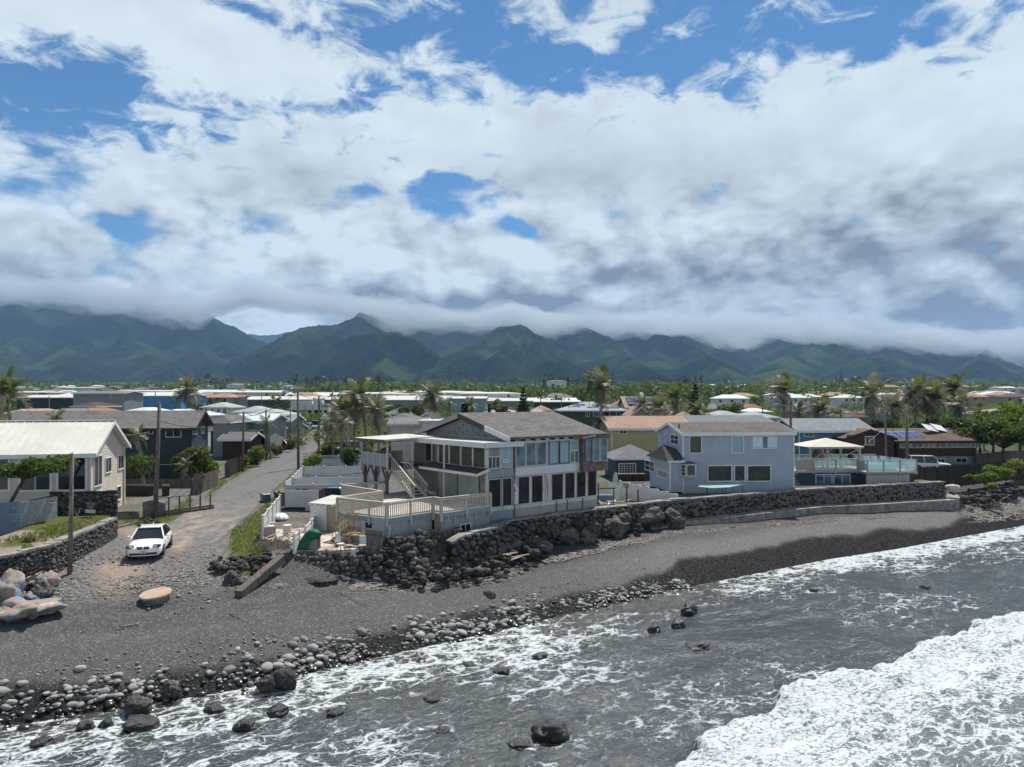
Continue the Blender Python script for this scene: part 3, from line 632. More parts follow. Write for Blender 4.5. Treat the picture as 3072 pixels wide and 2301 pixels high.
def house(name, label, loc, rz, w, d, h, roof='gx', rise=1.4, over=.5, wall='white', rf='roof_grey', wins=(), side=None, trim='trim', faces='flr', cat='house', base=0.0, thick=.16, corner=True, group=None, px=True, hipin=None, yoff=None):
    """detached house: wall, roof, fascia, corner boards, siding and windows given by photo pixels on the faces"""
    e = empty(name, loc, rz, label, cat, group)
    ca, sa = math.cos(rz), math.sin(rz)
    wl = MB(); wl.bx(0, w, 0, d, -.4, h)
    if roof == 'gx':
        for x in (0, w - .12): wl.prism([(x, 0, h), (x, d, h), (x, d / 2, h + rise)], (.12, 0, 0))
    elif roof == 'gy':
        for y in (0, d - .12): wl.prism([(0, y, h), (w, y, h), (w / 2, y, h + rise)], (0, .12, 0))
    wl.build('wall', M[wall], e)
    r = MB(); o = over; fa = MB()
    if roof == 'gx':
        k = rise / (d / 2); zo = h - o * k
        for sgn in (0, 1):
            y0, y1 = (-o, d / 2) if sgn == 0 else (d + o, d / 2)
            q = [(-o, y0, zo), (w + o, y0, zo), (w + o, y1, h + rise), (-o, y1, h + rise)]
            if sgn: q = q[::-1]
            r.prism(q, (0, 0, thick))
        fa.bx(-o, w + o, -o - .03, -o - .003, zo - .12, zo + thick + .01)
        for x in (-o - .035, w + o + .005): fa.prism([(x, -o, zo - .1), (x, d / 2, h + rise - .1), (x, d + o, zo - .1), (x, d + o, zo + thick + .01), (x, d / 2, h + rise + thick + .01), (x, -o, zo + thick + .01)], (.03, 0, 0))
    elif roof == 'gy':
        k = rise / (w / 2); zo = h - o * k
        for sgn in (0, 1):
            x0, x1 = (-o, w / 2) if sgn == 0 else (w + o, w / 2)
            q = [(x0, d + o, zo), (x0, -o, zo), (x1, -o, h + rise), (x1, d + o, h + rise)]
            if sgn: q = q[::-1]
            r.prism(q, (0, 0, thick))
        fa.prism([(-o, -o - .035, zo - .1), (w / 2, -o - .035, h + rise - .1), (w + o, -o - .035, zo - .1), (w + o, -o - .035, zo + thick + .01), (w / 2, -o - .035, h + rise + thick + .01), (-o, -o - .035, zo + thick + .01)], (0, .03, 0))
        for x in (-o - .03, w + o + .003): fa.bx(x, x + .027, -o, d + o, zo - .12, zo + thick)
    elif roof == 'hip':
        run = hipin if hipin is not None else min(w, d) / 2; k = rise / (min(w, d) / 2); zo = h - .03
        if w >= d: R0, R1 = (run, d / 2), (w - run, d / 2)
        else: R0, R1 = (w / 2, run), (w / 2, d - run)
        c = [(-o, -o, zo), (w + o, -o, zo), (w + o, d + o, zo), (-o, d + o, zo)]; a, b_ = (*R0, h + rise), (*R1, h + rise)
        fs = [[c[0], c[1], b_, a], [c[2], c[3], a, b_], [c[3], c[0], a], [c[1], c[2], b_]] if w >= d else [[c[0], c[1], a], [c[1], c[2], b_, a], [c[2], c[3], b_], [c[3], c[0], a, b_]]
        for q in fs: r.poly(q)
        r.poly([c[3], c[2], c[1], c[0]])
        for x0, x1, y0, y1 in ((-o - .03, w + o + .03, -o - .033, -o - .004), (-o - .033, -o - .004, -o, d + o), (w + o + .004, w + o + .033, -o, d + o)): fa.bx(x0, x1, y0, y1, zo - .16, zo + .05)
    elif roof == 'flat':
        r.bx(-o, w + o, -o, d + o, h + .01, h + .01 + rise); 
    ro = r.build('roof', M[rf], e)
    if fa.v: fa.build('fascia', M[trim], ro)
    if side:
        for fc in faces:
            O, A, N = face_xf(fc, w, d); L = w if fc in 'fb' else d
            gab = (roof == 'gx' and fc in 'lr') or (roof == 'gy' and fc in 'fb')
            clip = (lambda z, L=L: (0, L) if z <= h else (L / 2 * (z - h) / rise, L - L / 2 * (z - h) / rise)) if gab else None
            siding(e, O, A, N, L, base, h + (rise - .1 if gab else -.02), M[side], clip=clip)
    if corner and side:
        for x, y in ((0, 0), (w, 0)): MB().bx(x - .05, x + .05, y - .05, y + .05, base, h - .05).build('corner_board', M[trim], e)
    for wn in wins:
        fc, a0, a1, b0, b1 = wn[:5]; kw = dict(wn[5]) if len(wn) > 5 else {}
        O, A, N = face_xf(fc, w, d)
        if px:
            wo = Vector((loc[0] + ca * O.x - sa * O.y, loc[1] + sa * O.x + ca * O.y)); wd = (ca * A.x - sa * A.y, sa * A.x + ca * A.y)
            pl = Plane(wo, wd); x0, x1 = pl.t(a0), pl.t(a1); pm = (a0 + a1) / 2
            z1, z0 = pl.z(pm, b0) - loc[2], pl.z(pm, b1) - loc[2]
            if x0 > x1: x0, x1 = x1, x0
        else: x0, x1, z0, z1 = a0, a1, b0, b1
        window(e, O, A, N, x0, x1, z0, z1, **kw)
    return e
for nm, c1, c2 in (('roof_grey', (.115, .110, .105), (.20, .195, .19)), ('roof_dark', (.060, .056, .053), (.12, .11, .105)), ('roof_light', (.30, .32, .32), (.42, .44, .44)), ('roof_tan', (.30, .195, .145), (.42, .31, .245)),
                   ('roof_brown', (.115, .085, .070), (.19, .15, .125)), ('roof_blue', (.17, .19, .20), (.29, .31, .32)), ('roof_rust', (.26, .12, .08), (.36, .19, .13)), ('roof_slate', (.15, .155, .165), (.23, .235, .245))):
    M[nm] = mat(nm, fn=shingle_fn(c1, c2))
M['roof_metal'] = mat('white_metal_roof', fn=paint_fn((.63, .615, .55), (.50, .48, .41), .3, rough=.4))
M['roof_teal'] = mat('pale_teal_roof', fn=paint_fn((.50, .58, .57), (.40, .44, .42), .3))
M['roof_white'] = mat('white_flat_roof', fn=paint_fn((.52, .50, .46), (.38, .34, .28), .5))
for nm, c in (('w_lav', (.37, .415, .50)), ('w_cream', (.56, .52, .46)), ('w_navy', (.050, .060, .075)), ('w_blue', (.10, .20, .30)), ('w_brown', (.065, .042, .035)), ('w_yellow', (.42, .37, .20)), ('w_green', (.060, .105, .075)),
              ('w_slate', (.055, .075, .095)), ('w_grey', (.26, .27, .27)), ('w_skyblue', (.10, .29, .55)), ('w_purple', (.125, .12, .135)), ('w_white', (.68, .68, .66)), ('w_tan', (.40, .34, .26)), ('w_greygreen', (.19, .21, .19)), ('w_panel', (.31, .36, .39)), ('w_teal', (.28, .38, .40)), ('w_pink', (.46, .30, .26))):
    M[nm] = mat(nm, fn=paint_fn(c, tuple(k * .72 for k in c), .3, rough=.6))
M['solar'] = mat('solar_panel', (.022, .035, .085), .12, fn=lambda b, p: b.put(p.inputs['Base Color'], b.mix(b.ss(b.vor(obco(b), 1.0, 'DISTANCE_TO_EDGE', rand=0.0), .02, .05), (.22, .25, .32), (.03, .05, .13))))
# ================================================================ plants
def leaf_cloud(seed, clumps, n, size, name='crown', shell=.55, flat=0.0, stretch=1.5):
    """many small leaf faces spread through ellipsoid clumps"""
    g = np.random.default_rng(seed); P = []; 
    tot = sum(c[1][0] * c[1][1] + c[1][0] * c[1][2] for c in clumps)
    for c, r in clumps:
        k = max(12, int(n * (r[0] * r[1] + r[0] * r[2]) / tot)); d = g.normal(size=(k, 3)); d /= np.linalg.norm(d, axis=1)[:, None]
        rad = (shell + (1 - shell) * g.random(k) ** .6)[:, None]
        lump = 1 + .22 * np.sin(d[:, :1] * 7 + seed) * np.cos(d[:, 1:2] * 6 + d[:, 2:] * 5)
        P.append(np.array(c) + d * rad * lump * np.array(r))
    P = np.concatenate(P); k = len(P)
    a = g.normal(size=(k, 3)); a[:, 2] *= (1 - flat); a /= np.linalg.norm(a, axis=1)[:, None]
    t = g.normal(size=(k, 3)); t -= a * (t * a).sum(1)[:, None]; t /= np.linalg.norm(t, axis=1)[:, None]
    s = size * (.6 + .8 * g.random(k))[:, None]
    v = np.stack([P - a * s * stretch * .5, P + t * s * .42, P + a * s * stretch * .5, P - t * s * .42], 1).reshape(-1, 3)
    q = np.arange(4 * k).reshape(k, 4)
    me = bpy.data.meshes.new(name); me.vertices.add(4 * k); me.vertices.foreach_set('co', v.ravel()); me.loops.add(4 * k); me.loops.foreach_set('vertex_index', q.ravel().astype(np.int32))
    me.polygons.add(k); me.polygons.foreach_set('loop_start', np.arange(0, 4 * k, 4, dtype=np.int32)); me.update(calc_edges=True); return me
def bush(name, label, loc, r, m='leaf', n=900, size=.16, seed=1, cat='shrub', group=None, nc=7, stem=True):
    g = random.Random(seed); e = empty(name, loc, g.uniform(0, 6), label, cat, group); cl = []
    for i in range(nc):
        a = g.uniform(0, 6.28); k = g.uniform(.15, .62)
        cl.append(((math.cos(a) * r[0] * k, math.sin(a) * r[1] * k, r[2] * g.uniform(.35, .85)), (r[0] * g.uniform(.35, .55), r[1] * g.uniform(.35, .55), r[2] * g.uniform(.28, .45))))
    link('crown', leaf_cloud(seed, cl, n, size), M[m], e)
    if stem:
        t = MB()
        for i in range(5): c = cl[i % nc][0]; t.tube([(c[0] * .1, c[1] * .1, -.1), (c[0] * .5, c[1] * .5, c[2] * .55), c], .05 * r[2], .015 * r[2], 5)
        t.build('trunk', M['bark'], e, True)
    return e
def tree(name, label, loc, h, spread, m='leaf', n=2600, size=.22, seed=1, bark='bark', cat='tree', group=None, trunk_h=.45, nc=12, lean=(0, 0), flat=.32, tr=.14):
    g = random.Random(seed); e = empty(name, loc, 0, label, cat, group)
    top = Vector((lean[0], lean[1], h * trunk_h)); t = MB()
    t.tube([(0, 0, -.2), (lean[0] * .3, lean[1] * .3, h * trunk_h * .45), top], tr, tr * .7, 8); cl = []
    for i in range(nc):
        a = i * 2.4 + g.uniform(-.4, .4); k = spread * (g.uniform(.35, .75) if i else 0)
        c = top + Vector((math.cos(a) * k + lean[0] * g.uniform(.2, .9), math.sin(a) * k + lean[1] * g.uniform(.2, .9), h * (1 - trunk_h) * g.uniform(.35, .78)))
        t.tube([top, (top + c) / 2 + Vector((g.uniform(-.15, .15), g.uniform(-.15, .15), -.05)) * spread, c], tr * .5, tr * .14, 5)
        q = spread * g.uniform(.26, .42); cl.append((tuple(c), (q, q, q * g.uniform(.6, .95) * (1 - flat) + .1)))
    t.build('trunk', M[bark], e, True); link('crown', leaf_cloud(seed, cl, n, size), M[m], e); return e
def frond_mesh(seed, droop, m, nl=17, wid=.34, twist=0.0):
    g = random.Random(seed); mb = MB()
    def r(t): return Vector((t * (1 - .25 * droop * t), 0.02 * math.sin(3 * t + seed), .32 * t - (.32 + droop) * t * t * .95))
    mb.tube([r(i / 7) for i in range(8)], .012, .003, 4)
    for i in range(nl):
        t = .10 + .90 * i / nl; p = r(t); d = (r(min(t + .02, 1.0)) - r(t - .02)).normalized()
        L = wid * (math.sin(math.pi * (t * .80 + .14)) ** .6) * g.uniform(.75, 1.15)
        for sg in (-1, 1):
            if g.random() < .10: continue
            out = Vector((.52, sg * 1.0, .12 - .2 * t)).normalized(); dn = Vector((.25, 0, -.55 - .7 * g.random()))
            b1 = p + out * L * .55 + dn * L * .12; b2 = p + out * L * .9 + dn * L * .62; w = .026
            mb.add([p - d * w, p + d * w, b1 + d * w * .9, b1 - d * w * .9, b2], [(0, 1, 2, 3), (3, 2, 4)])
    me = mb.mesh('frond'); me.materials.append(M[m]); return me
FR = {m: [frond_mesh(k * 5 + 1, dr, m) for k, dr in enumerate((.10, .35, .65, .95))] for m in ('frond', 'frond_dry')}
def palm(name, label, loc, h, size, seed, nf=22, dry=.45, lean=(0, 0), wind=(-.5, .15), cat='palm tree', group='palms among the houses', tr=.16, spear=True):
    g = random.Random(seed); e = empty(name, loc, 0, label, cat, group)
    tp = Vector((lean[0], lean[1], h)); t = MB()
    pts = [Vector((lean[0] * k * k, lean[1] * k * k, h * k - .15)) for k in (0, .25, .5, .75, 1.0)]
    t.tube(pts, tr * 1.25, tr * .8, 9); t.build('trunk', M['bark_pale'], e, True)
    s = MB(); s.tube([tp + Vector((0, 0, -.5)) , tp + Vector((0, 0, .1)), tp + Vector((0, 0, .5))], tr * 1.15, tr * .5, 8); s.build('crown_shaft', M['bark'], e, True)
    for i in range(nf + (6 if size > 2.3 else 2)):
        lvl = i / nf; a = i * 2.39996 + g.uniform(-.25, .25)
        el = 1.25 - 1.75 * lvl + g.uniform(-.12, .12) if i < nf else g.uniform(-1.35, -.8)
        d = Vector((math.cos(a) * math.cos(el), math.sin(a) * math.cos(el), math.sin(el))) + Vector((wind[0], wind[1], 0)) * (.25 + .35 * math.cos(el)); d.normalize()
        isdry = i >= nf or g.random() < dry * (.5 + 1.0 * lvl)
        me = FR['frond_dry' if isdry else 'frond'][min(3, max(0, int(lvl * 3.2 + g.uniform(-.4, .9))))]
        o = link('frond', me, None, e); L = size * g.uniform(.82, 1.12)
        xa = d; ya = Vector((0, 0, 1)).cross(xa); ya = ya.normalized() if ya.length > .05 else Vector((0, 1, 0)); za = xa.cross(ya)
        R3 = Matrix((xa, ya, za)).transposed() @ Matrix.Rotation(g.uniform(-.35, .35), 3, 'X')
        o.matrix_local = Matrix.Translation(tp + Vector((0, 0, .15))) @ (R3 * L).to_4x4()
    return e
def norfolk(name, label, loc, h, r, seed, m='leaf_pine', group=None):
    g = random.Random(seed); e = empty(name, loc, 0, label, 'pine tree', group)
    MB().tube([(0, 0, -.2), (0, 0, h * .5), (0, 0, h)], .16 + h * .008, .03, 7).build('trunk', M['bark'], e, True); cl = []
    k = 0
    for z in np.linspace(.08, .97, 15):
        rr = r * (1 - z) ** .75 + .12; n = 7 if z < .7 else 4
        for i in range(n):
            a = 6.28 * i / n + k * .5; cl.append(((math.cos(a) * rr * .6, math.sin(a) * rr * .6, h * z), (rr * .42, rr * .42, h * .022 + .06)))
        k += 1
    link('crown', leaf_cloud(seed, cl, 3200, .045 * h * .35 + .10, stretch=2.2, shell=.2), M[m], e); return e
def grass_tufts(name, pts_fn, n, seed, hgt=.22, m='grass', label=None):
    g = random.Random(seed); mb = MB()
    for i in range(n):
        p = pts_fn(g); a = g.uniform(0, 6.28); L = hgt * g.uniform(.5, 1.3)
        for k in range(3):
            b = a + k * 2.1; dx, dy = math.cos(b), math.sin(b); w = .022
            mb.add([p + Vector((-dy * w, dx * w, -.02)), p + Vector((dy * w, -dx * w, -.02)), p + Vector((dx * L * .6, dy * L * .6, L))], [(0, 1, 2)])
    return tag(mb.build(name, M[m]), kind='stuff')
# ================================================================ the battered two-storey house with the big deck
TH = R(39); HC, HS = math.cos(TH), math.sin(TH)
K = Vector((-1.66, 47.5, 0)); U2 = Vector((HC, HS, 0)); U1 = Vector((-HS, HC, 0))
def hl(v):            # world -> house frame (x along the sea front, y inland)
    d = Vector(v) - K; return Vector((d.x * HC + d.y * HS, -d.x * HS + d.y * HC, d.z))
main_house = empty('beach_house', (K.x, K.y, 0), TH, 'weathered two-storey beach house with patched windows, grey shingle roof and timber deck', 'house')
M['mh_white'] = mat('peeling_white_paint', fn=paint_fn((.58, .57, .54), (.24, .20, .155), .85, (.24, .13, .065)))
M['mh_blue'] = mat('faded_blue_paint', fn=paint_fn((.25, .30, .325), (.43, .41, .37), .7, (.20, .13, .07)))
M['mh_base'] = mat('stained_cladding', fn=paint_fn((.34, .34, .31), (.17, .14, .11), .6, (.28, .11, .04)))
M['mh_panel'] = mat('pale_blue_panel', fn=paint_fn((.33, .355, .36), (.44, .41, .36), .6, (.25, .17, .09)))
M['mh_rust'] = mat('rust_board', fn=mottled((.135, .088, .070), (.21, .16, .135), 3, .85, .4, 20, (.10, .07, .06), 1.2))
M['shingle_main'] = mat('grey_shingles', fn=shingle_fn((.105, .100, .096), (.205, .198, .190)))
fW = Plane(K, U2); lW = Plane(K, U1)
Xf, Nf = Vector((1, 0, 0)), Vector((0, -1, 0)); O0 = Vector((0, 0, 0))
def fz(px, py): return fW.z(px, py)
z_eave, z_sill, z_band, z_top2, z_sill2, z_g = 9.35, 7.47, 6.82, 6.74, 4.86, 3.3
# bodies: right block under the gabled roof, left wing under the flat roof
MB().bx(2.35, 10.35, .02, 11.2, 2.6, z_eave).prism([(2.36, .02, z_eave), (2.36, 11.2, z_eave), (2.36, 5.6, 10.75)], (.15, 0, 0)).prism([(10.2, .02, z_eave), (10.2, 11.2, z_eave), (10.2, 5.6, 10.75)], (.15, 0, 0)).build('wall', M['mh_white'], main_house)
MB().bx(0, 2.33, 0.05, 6.1, 2.6, 8.9).build('wall', M['mh_blue'], main_house)
# lap boards on the gable above the flat roof, with bullet-like nail holes left dark
siding(main_house, Vector((2.36, 11.2, 0)), Vector((0, -1, 0)), Vector((-1, 0, 0)), 11.2, 9.15, 10.7, M['w_grey'], .16, lambda z: ((max(0, (z - z_eave)) / 1.4 * 5.6), 11.2 - max(0, (z - z_eave)) / 1.4 * 5.6))
hole = MB().bx(-.02, .02, -.05, .05, -.05, .05).mesh('nail_hole'); hole.materials.append(M['black'])
for (yy, zz) in ((2.2, 9.5), (2.6, 9.55), (3.0, 9.7), (3.3, 9.45), (3.9, 9.8), (4.4, 9.62), (4.9, 9.95), (5.5, 9.7), (6.1, 9.55), (6.6, 9.9), (7.2, 9.6), (7.9, 9.55), (3.5, 10.0), (6.0, 10.15), (4.1, 9.5), (2.0, 9.6)):
    link('nail_hole', hole, None, main_house, loc=(2.33, yy, zz))
# gabled roof with bargeboards, rafters and torn fascia
rf = MB(); ov = .55; sl = 1.4 / 5.6; zo = z_eave + .12 - ov * sl
for sg in (0, 1):
    y0 = -ov if sg == 0 else 11.2 + ov
    q = [(1.55, y0, zo), (11.0, y0, zo), (11.0, 5.6, 10.9), (1.55, 5.6, 10.9)]
    rf.prism(q if sg == 0 else q[::-1], (0, 0, .16))
roof = rf.build('roof', M['shingle_main'], main_house)
MB().prism([(1.50, 5.6, 10.66), (1.50, 11.2 + ov, zo - .2), (1.50, 11.2 + ov, zo + .14), (1.50, 5.6, 11.04)], (.045, 0, 0)).build('bargeboard', M['w_grey'], roof)
MB().prism([(1.50, 2.3, 10.66 - 3.3 * sl), (1.50, 5.6, 10.66), (1.50, 5.6, 11.04), (1.50, 2.3, 11.04 - 3.3 * sl)], (.045, 0, 0)).build('bargeboard', M['black'], roof)
MB().prism([(1.49, -ov, zo - .2), (1.49, 2.3, 10.66 - 3.3 * sl), (1.49, 2.3, 11.04 - 3.3 * sl), (1.49, -ov, zo + .17)], (.05, 0, 0)).build('bargeboard', M['white'], roof)
for i, xx in enumerate(np.linspace(2.0, 7.4, 7)): MB().bx(xx - .05, xx + .05, -ov + .05, .0, zo - .14, zo - .005).build('rafter', M['wood_dark'], roof)
MB().bx(7.5, 11.05, -ov - .04, -ov - .004, zo - .2, zo + .15).build('fascia', M['wood_grey'], roof)
MB().bar((8.3, -ov - .06, zo - .1), (9.6, -ov - .08, zo + .06), .03, .05).build('loose_strip', M['white'], roof)
for yy in (6.6, 7.4): MB().box((2.6, yy, 10.9 + .16 - abs(yy - 5.6) * sl + .03), (.9, .5, .05), Matrix.Rotation(.2, 3, 'Z')).build('roof_patch', M['black'], roof)
# flat wing roof: white membrane slab with fascia
fl = MB().prism([(-.45, -.35, 8.96), (2.9, -.35, 8.96), (2.9, 11.9, 8.96), (-.45, 11.9, 8.96)], (0, 0, .20)).build('flat_roof', M['roof_white'], main_house)
MB().bx(-.50, -.455, -.40, 11.9, 8.84, 9.19).build('fascia', M['white'], fl); MB().bx(-.5, 2.9, -.40, -.355, 8.84, 9.19).build('fascia', M['white'], fl)
MB().bx(-.1, 1.4, 8.2, 9.9, 9.17, 9.24).build('roof_hatch', M['white'], fl)
# upper belt boards
MB().bx(2.30, fW.t(1736), -.06, .015, 9.05, z_eave - .02).build('belt_board', M['white'], main_house)
siding(main_house, Vector((2.34, -.05, 0)), Xf, Nf, fW.t(1740) - 2.34, z_band, z_sill - .12, M['vinyl'], .11)
MB().bx(2.34, fW.t(1740), -.05, .018, z_band - .02, z_sill - .10).build('belt_board', M['mh_white'], main_house)
MB().bx(-.02, 2.30, -.05, .03, z_band, z_sill - .10).build('belt_board', M['mh_blue'], main_house)
# upper windows, block 2 (photo pixel columns)
for a, c, pn, kw in ((1547, 1573, 'glass_blue', {}), (1578, 1604, 'glass_blue', {}), (1610, 1636, 'glass_blue', {}), (1647, 1673, 'curtain', dict(frame='mh_rust')), (1679, 1705, 'curtain', dict(frame='mh_rust'))):
    kw = dict(kw); window(main_house, O0, Xf, Nf, fW.t(a), fW.t(c), z_sill, 9.0, pn, 0, .05, **({'frame': 'mh_white'} | kw))
window(main_house, O0, Xf, Nf, fW.t(1710), fW.t(1733), 8.35, 9.0, 'curtain', 0, .05, 'mh_white'); window(main_house, O0, Xf, Nf, fW.t(1710), fW.t(1733), z_sill, 8.25, 'glass_blue', 1, .06, 'vinyl')
# projecting bay at the far end
bx0, bx1 = fW.t(1737), fW.t(1737) + 2.55
MB().bx(bx0, bx1, -.42, .0, 6.75, z_eave - .05).build('bay_wall', M['mh_rust'], main_house)
MB().bx(bx0 - .03, bx1 + .03, -.47, -.425, 6.72, 7.42).build('bay_panel', M['mh_rust'], main_house)
for i in range(3):
    a = bx0 + .22 + i * .80; window(main_house, Vector((0, -.42, 0)), Xf, Nf, a, a + .62, z_sill + .02, 9.1, 'glass_blue', 0, .05, 'mh_white' if i else 'wood_grey')
MB().bx(bx0 - .02, bx1 + .02, -.48, -.425, 9.12, 9.32).build('belt_board', M['mh_blue'], main_house)
# upper windows of the wing
window(main_house, O0, Xf, Nf, fW.t(1464), fW.t(1497), 8.25, 8.85, 'frost', 0, .05, 'mh_white'); window(main_house, O0, Xf, Nf, fW.t(1464), fW.t(1497), z_sill, 8.18, 'glass', 2, .07, 'vinyl')
window(main_house, O0, Xf, Nf, fW.t(1503), fW.t(1534), z_sill, 8.85, 'curtain', 0, .06, 'mh_white')
ac = MB().bx(fW.t(1504), fW.t(1521), -.22, -.05, 7.75, 8.05).build('air_conditioner', M['vinyl'], main_house)
MB().bx(fW.t(1506), fW.t(1519), -.235, -.222, 7.80, 8.0).build('grille', M['steel'], ac)
# lower windows: dark screens between peeling posts
for a, c in ((1465, 1500), (1507, 1533), (1554, 1586), (1594, 1626), (1654, 1687), (1694, 1722), (1729, 1755), (1762, 1787)):
    window(main_house, O0, Xf, Nf, fW.t(a), fW.t(c), z_sill2, z_top2 - .05, 'screen', 0, .05, 'mh_white', name='screen_window')
MB().bx(fW.t(1637), fW.t(1652), -.05, .02, z_sill2 - .05, z_band - .03).build('panel', M['mh_white'], main_house)
for a in (1541, 1590, 1629, 1690, 1725, 1758): MB().bx(fW.t(a) - .06, fW.t(a) + .06, -.065, .018, z_sill2 - .2, z_band - .05).build('post', M['mh_white'], main_house)
MB().bar((fW.t(1543), -.09, 6.3), (fW.t(1549), -.13, 5.7), .03, .22).build('loose_board', M['white'], main_house)
MB().bar((fW.t(1546), -.09, 5.75), (fW.t(1546), -.09, 4.9), .30, .03).build('loose_board', M['vinyl'], main_house)
for i, a in enumerate((1600, 1638)): MB().bar((fW.t(a), -.10, 6.55), (fW.t(a) + .14, -.06, 4.95), .025, .03).build('loose_strip', M['wood_grey'], main_house)
MB().bx(2.34, 10.3, -.05, .018, z_sill2 - .30, z_sill2 - .07).build('belt_board', M['mh_white'], main_house)
siding(main_house, Vector((2.34, -.015, 0)), Xf, Nf, 7.95, 2.9, z_sill2 - .30, M['mh_base'], .19)
MB().bx(-.02, 2.30, -.06, .04, z_sill2 - .28, z_sill2 - .06).build('belt_board', M['mh_white'], main_house)
for i in range(9): MB().bx(.02 + i * .255, .265 + i * .255, -.03, .045, 2.8, z_sill2 - .29).build('plank', M['mh_blue'], main_house)
for a in (1700, 1746, 1668): MB().bx(fW.t(a) - .04, fW.t(a) + .04, -.09, -.052, 3.2, z_sill2 - .1).build('post', M['wood_grey'], main_house)
MB().bx(2.25, 2.37, -.08, .03, 2.8, 9.0).build('corner_board', M['mh_rust'], main_house)
MB().bx(-.09, .03, -.08, .06, 4.9, 8.95).build('corner_board', M['mh_white'], main_house)
# left wall of the wing: four dark screens, awning, frosted sliding doors
Ol, Al, Nl = Vector((0, 6.1, 0)), Vector((0, -1, 0)), Vector((-1, 0, 0))
for i in range(4): window(main_house, Ol, Al, Nl, .38 + i * 1.42, 1.66 + i * 1.42, z_sill + .02, 8.84, 'shade', 0, .06, 'mh_white', name='screen_window')
aw = MB().prism([(-.02, -.3, 7.42), (-.02, 6.7, 7.42), (-1.05, 6.7, 7.12), (-1.05, -.2, 7.12)], (0, 0, .07)).build('awning', M['roof_dark'], main_house)
MB().bx(-1.11, -1.055, -.25, 6.75, 7.02, 7.20).build('fascia', M['mh_white'], aw); MB().prism([(-.03, -.36, 7.3), (-1.05, -.28, 7.0), (-1.05, -.28, 7.16), (-.03, -.36, 7.5)], (0, .05, 0)).build('bracket', M['white'], aw)
for i in range(2): window(main_house, Ol, Al, Nl, .25 + i * 2.55, 2.70 + i * 2.55, 5.06, 6.95, 'frost', 0, .06, 'mh_rust', name='sliding_door')
MB().bx(-.03, .02, .1, .75, 5.0, 7.1).build('panel', M['concrete'], main_house)
# recessed wall further back with door and dark cladding
MB().bx(1.2, 1.35, 6.1, 11.2, 5.0, 8.95).build('wall', M['w_grey'], main_house)
siding(main_house, Vector((1.2, 11.2, 0)), Vector((0, -1, 0)), Vector((-1, 0, 0)), 5.1, 7.3, 8.9, M['w_grey'], .16)
dr = MB().bx(1.12, 1.19, 6.5, 7.4, 7.35, 8.75).build('door', M['w_cream'], main_house); MB().bx(1.10, 1.118, 6.62, 7.28, 8.1, 8.6).build('pane', M['glass'], dr)
dr2 = MB().bx(1.12, 1.19, 8.3, 9.3, 7.35, 8.8).build('door', M['wood_dark'], main_house)
# ---------------------------------------------------------------- timber deck on a clad ground floor
deck = main_house
pA, pB, pC, pD, pE = [hl(p) for p in ((-7.35, 42.0, 0), (-10.8, 44.3, 0), (-8.6, 47.4, 0), (-12.1, 50.9, 0), (-9.3, 53.4, 0))]
pF, pG, pHh = [hl(p) for p in ((-4.9, 44.5, 0), (-4.35, 44.0, 0), (-1.40, 46.6, 0))]
ZD = 5.03; flo = [pA, pF, pG, pHh, hl((-1.6, 47.4, 0)), hl((-5.6, 52.4, 0)), hl((-7.5, 56.0, 0)), pE, pD, pC, pB]
floor = MB().prism([(p.x, p.y, ZD - .14) for p in flo], (0, 0, .14)).build('deck_floor', M['concrete_pale'], deck)
def railing(a, b, top=.95, gap=.135, drop=0.0, post=1.6):
    d = (b - a); L = d.length; d.normalize(); n = Vector((-d.y, d.x, 0)); rot = Matrix((Vector((d.x, d.y, 0)), n, Vector((0, 0, 1)))).transposed()
    r = MB().bar((a.x, a.y, ZD + top), (b.x, b.y, ZD + top), .15, .045).build('handrail', M['wood_pale'], deck)
    MB().bar((a.x, a.y, ZD + top - .12), (b.x, b.y, ZD + top - .12), .04, .09).build('rail', M['wood_pale'], r); MB().bar((a.x, a.y, ZD + .10), (b.x, b.y, ZD + .10), .04, .09).build('rail', M['wood_pale'], r)
    me = MB().box((0, 0, 0), (.045, .045, top - .02), rot).mesh('baluster'); me.materials.append(M['wood_pale'])
    k = int(L / gap)
    for i in range(k + 1):
        p = a + d * (L * i / k); ex = drop * (0.3 + .7 * rnd.random()) if drop and i % 4 == 0 else 0
        o = link('baluster', me, None, r, loc=(p.x, p.y, ZD + (top - .02) / 2 - ex / 2)); o.scale.z = 1 + ex / (top - .02)
    pm = MB().box((0, 0, 0), (.10, .10, top + .45), rot).mesh('post'); pm.materials.append(M['wood_pale'])
    k = max(1, round(L / post))
    for i in range(k + 1): p = a + d * (L * i / k); link('post', pm, None, r, loc=(p.x - n.x * .03, p.y - n.y * .03, ZD + top / 2 - .25))
for a, b, dp in ((pB, pA, 0), (pA, pF, 0), (pF, pG, 0), (pG, pHh, 1.0), (pB, pC, 0), (pC, pD, 0), (pD, pE, 0)): railing(a, b, drop=dp)
MB().bar((pC.x, pC.y, ZD + .15), (pC.x - 1.4, pC.y - .9, ZD + .85), .04, .10).build('brace', M['wood_pale'], deck)
for a, b in ((pB, pA), (pA, pF), (pG, pHh)): MB().bar((a.x, a.y, ZD - .12), (b.x, b.y, ZD - .12), .06, .26).build('rim_joist', M['mh_blue'], deck)
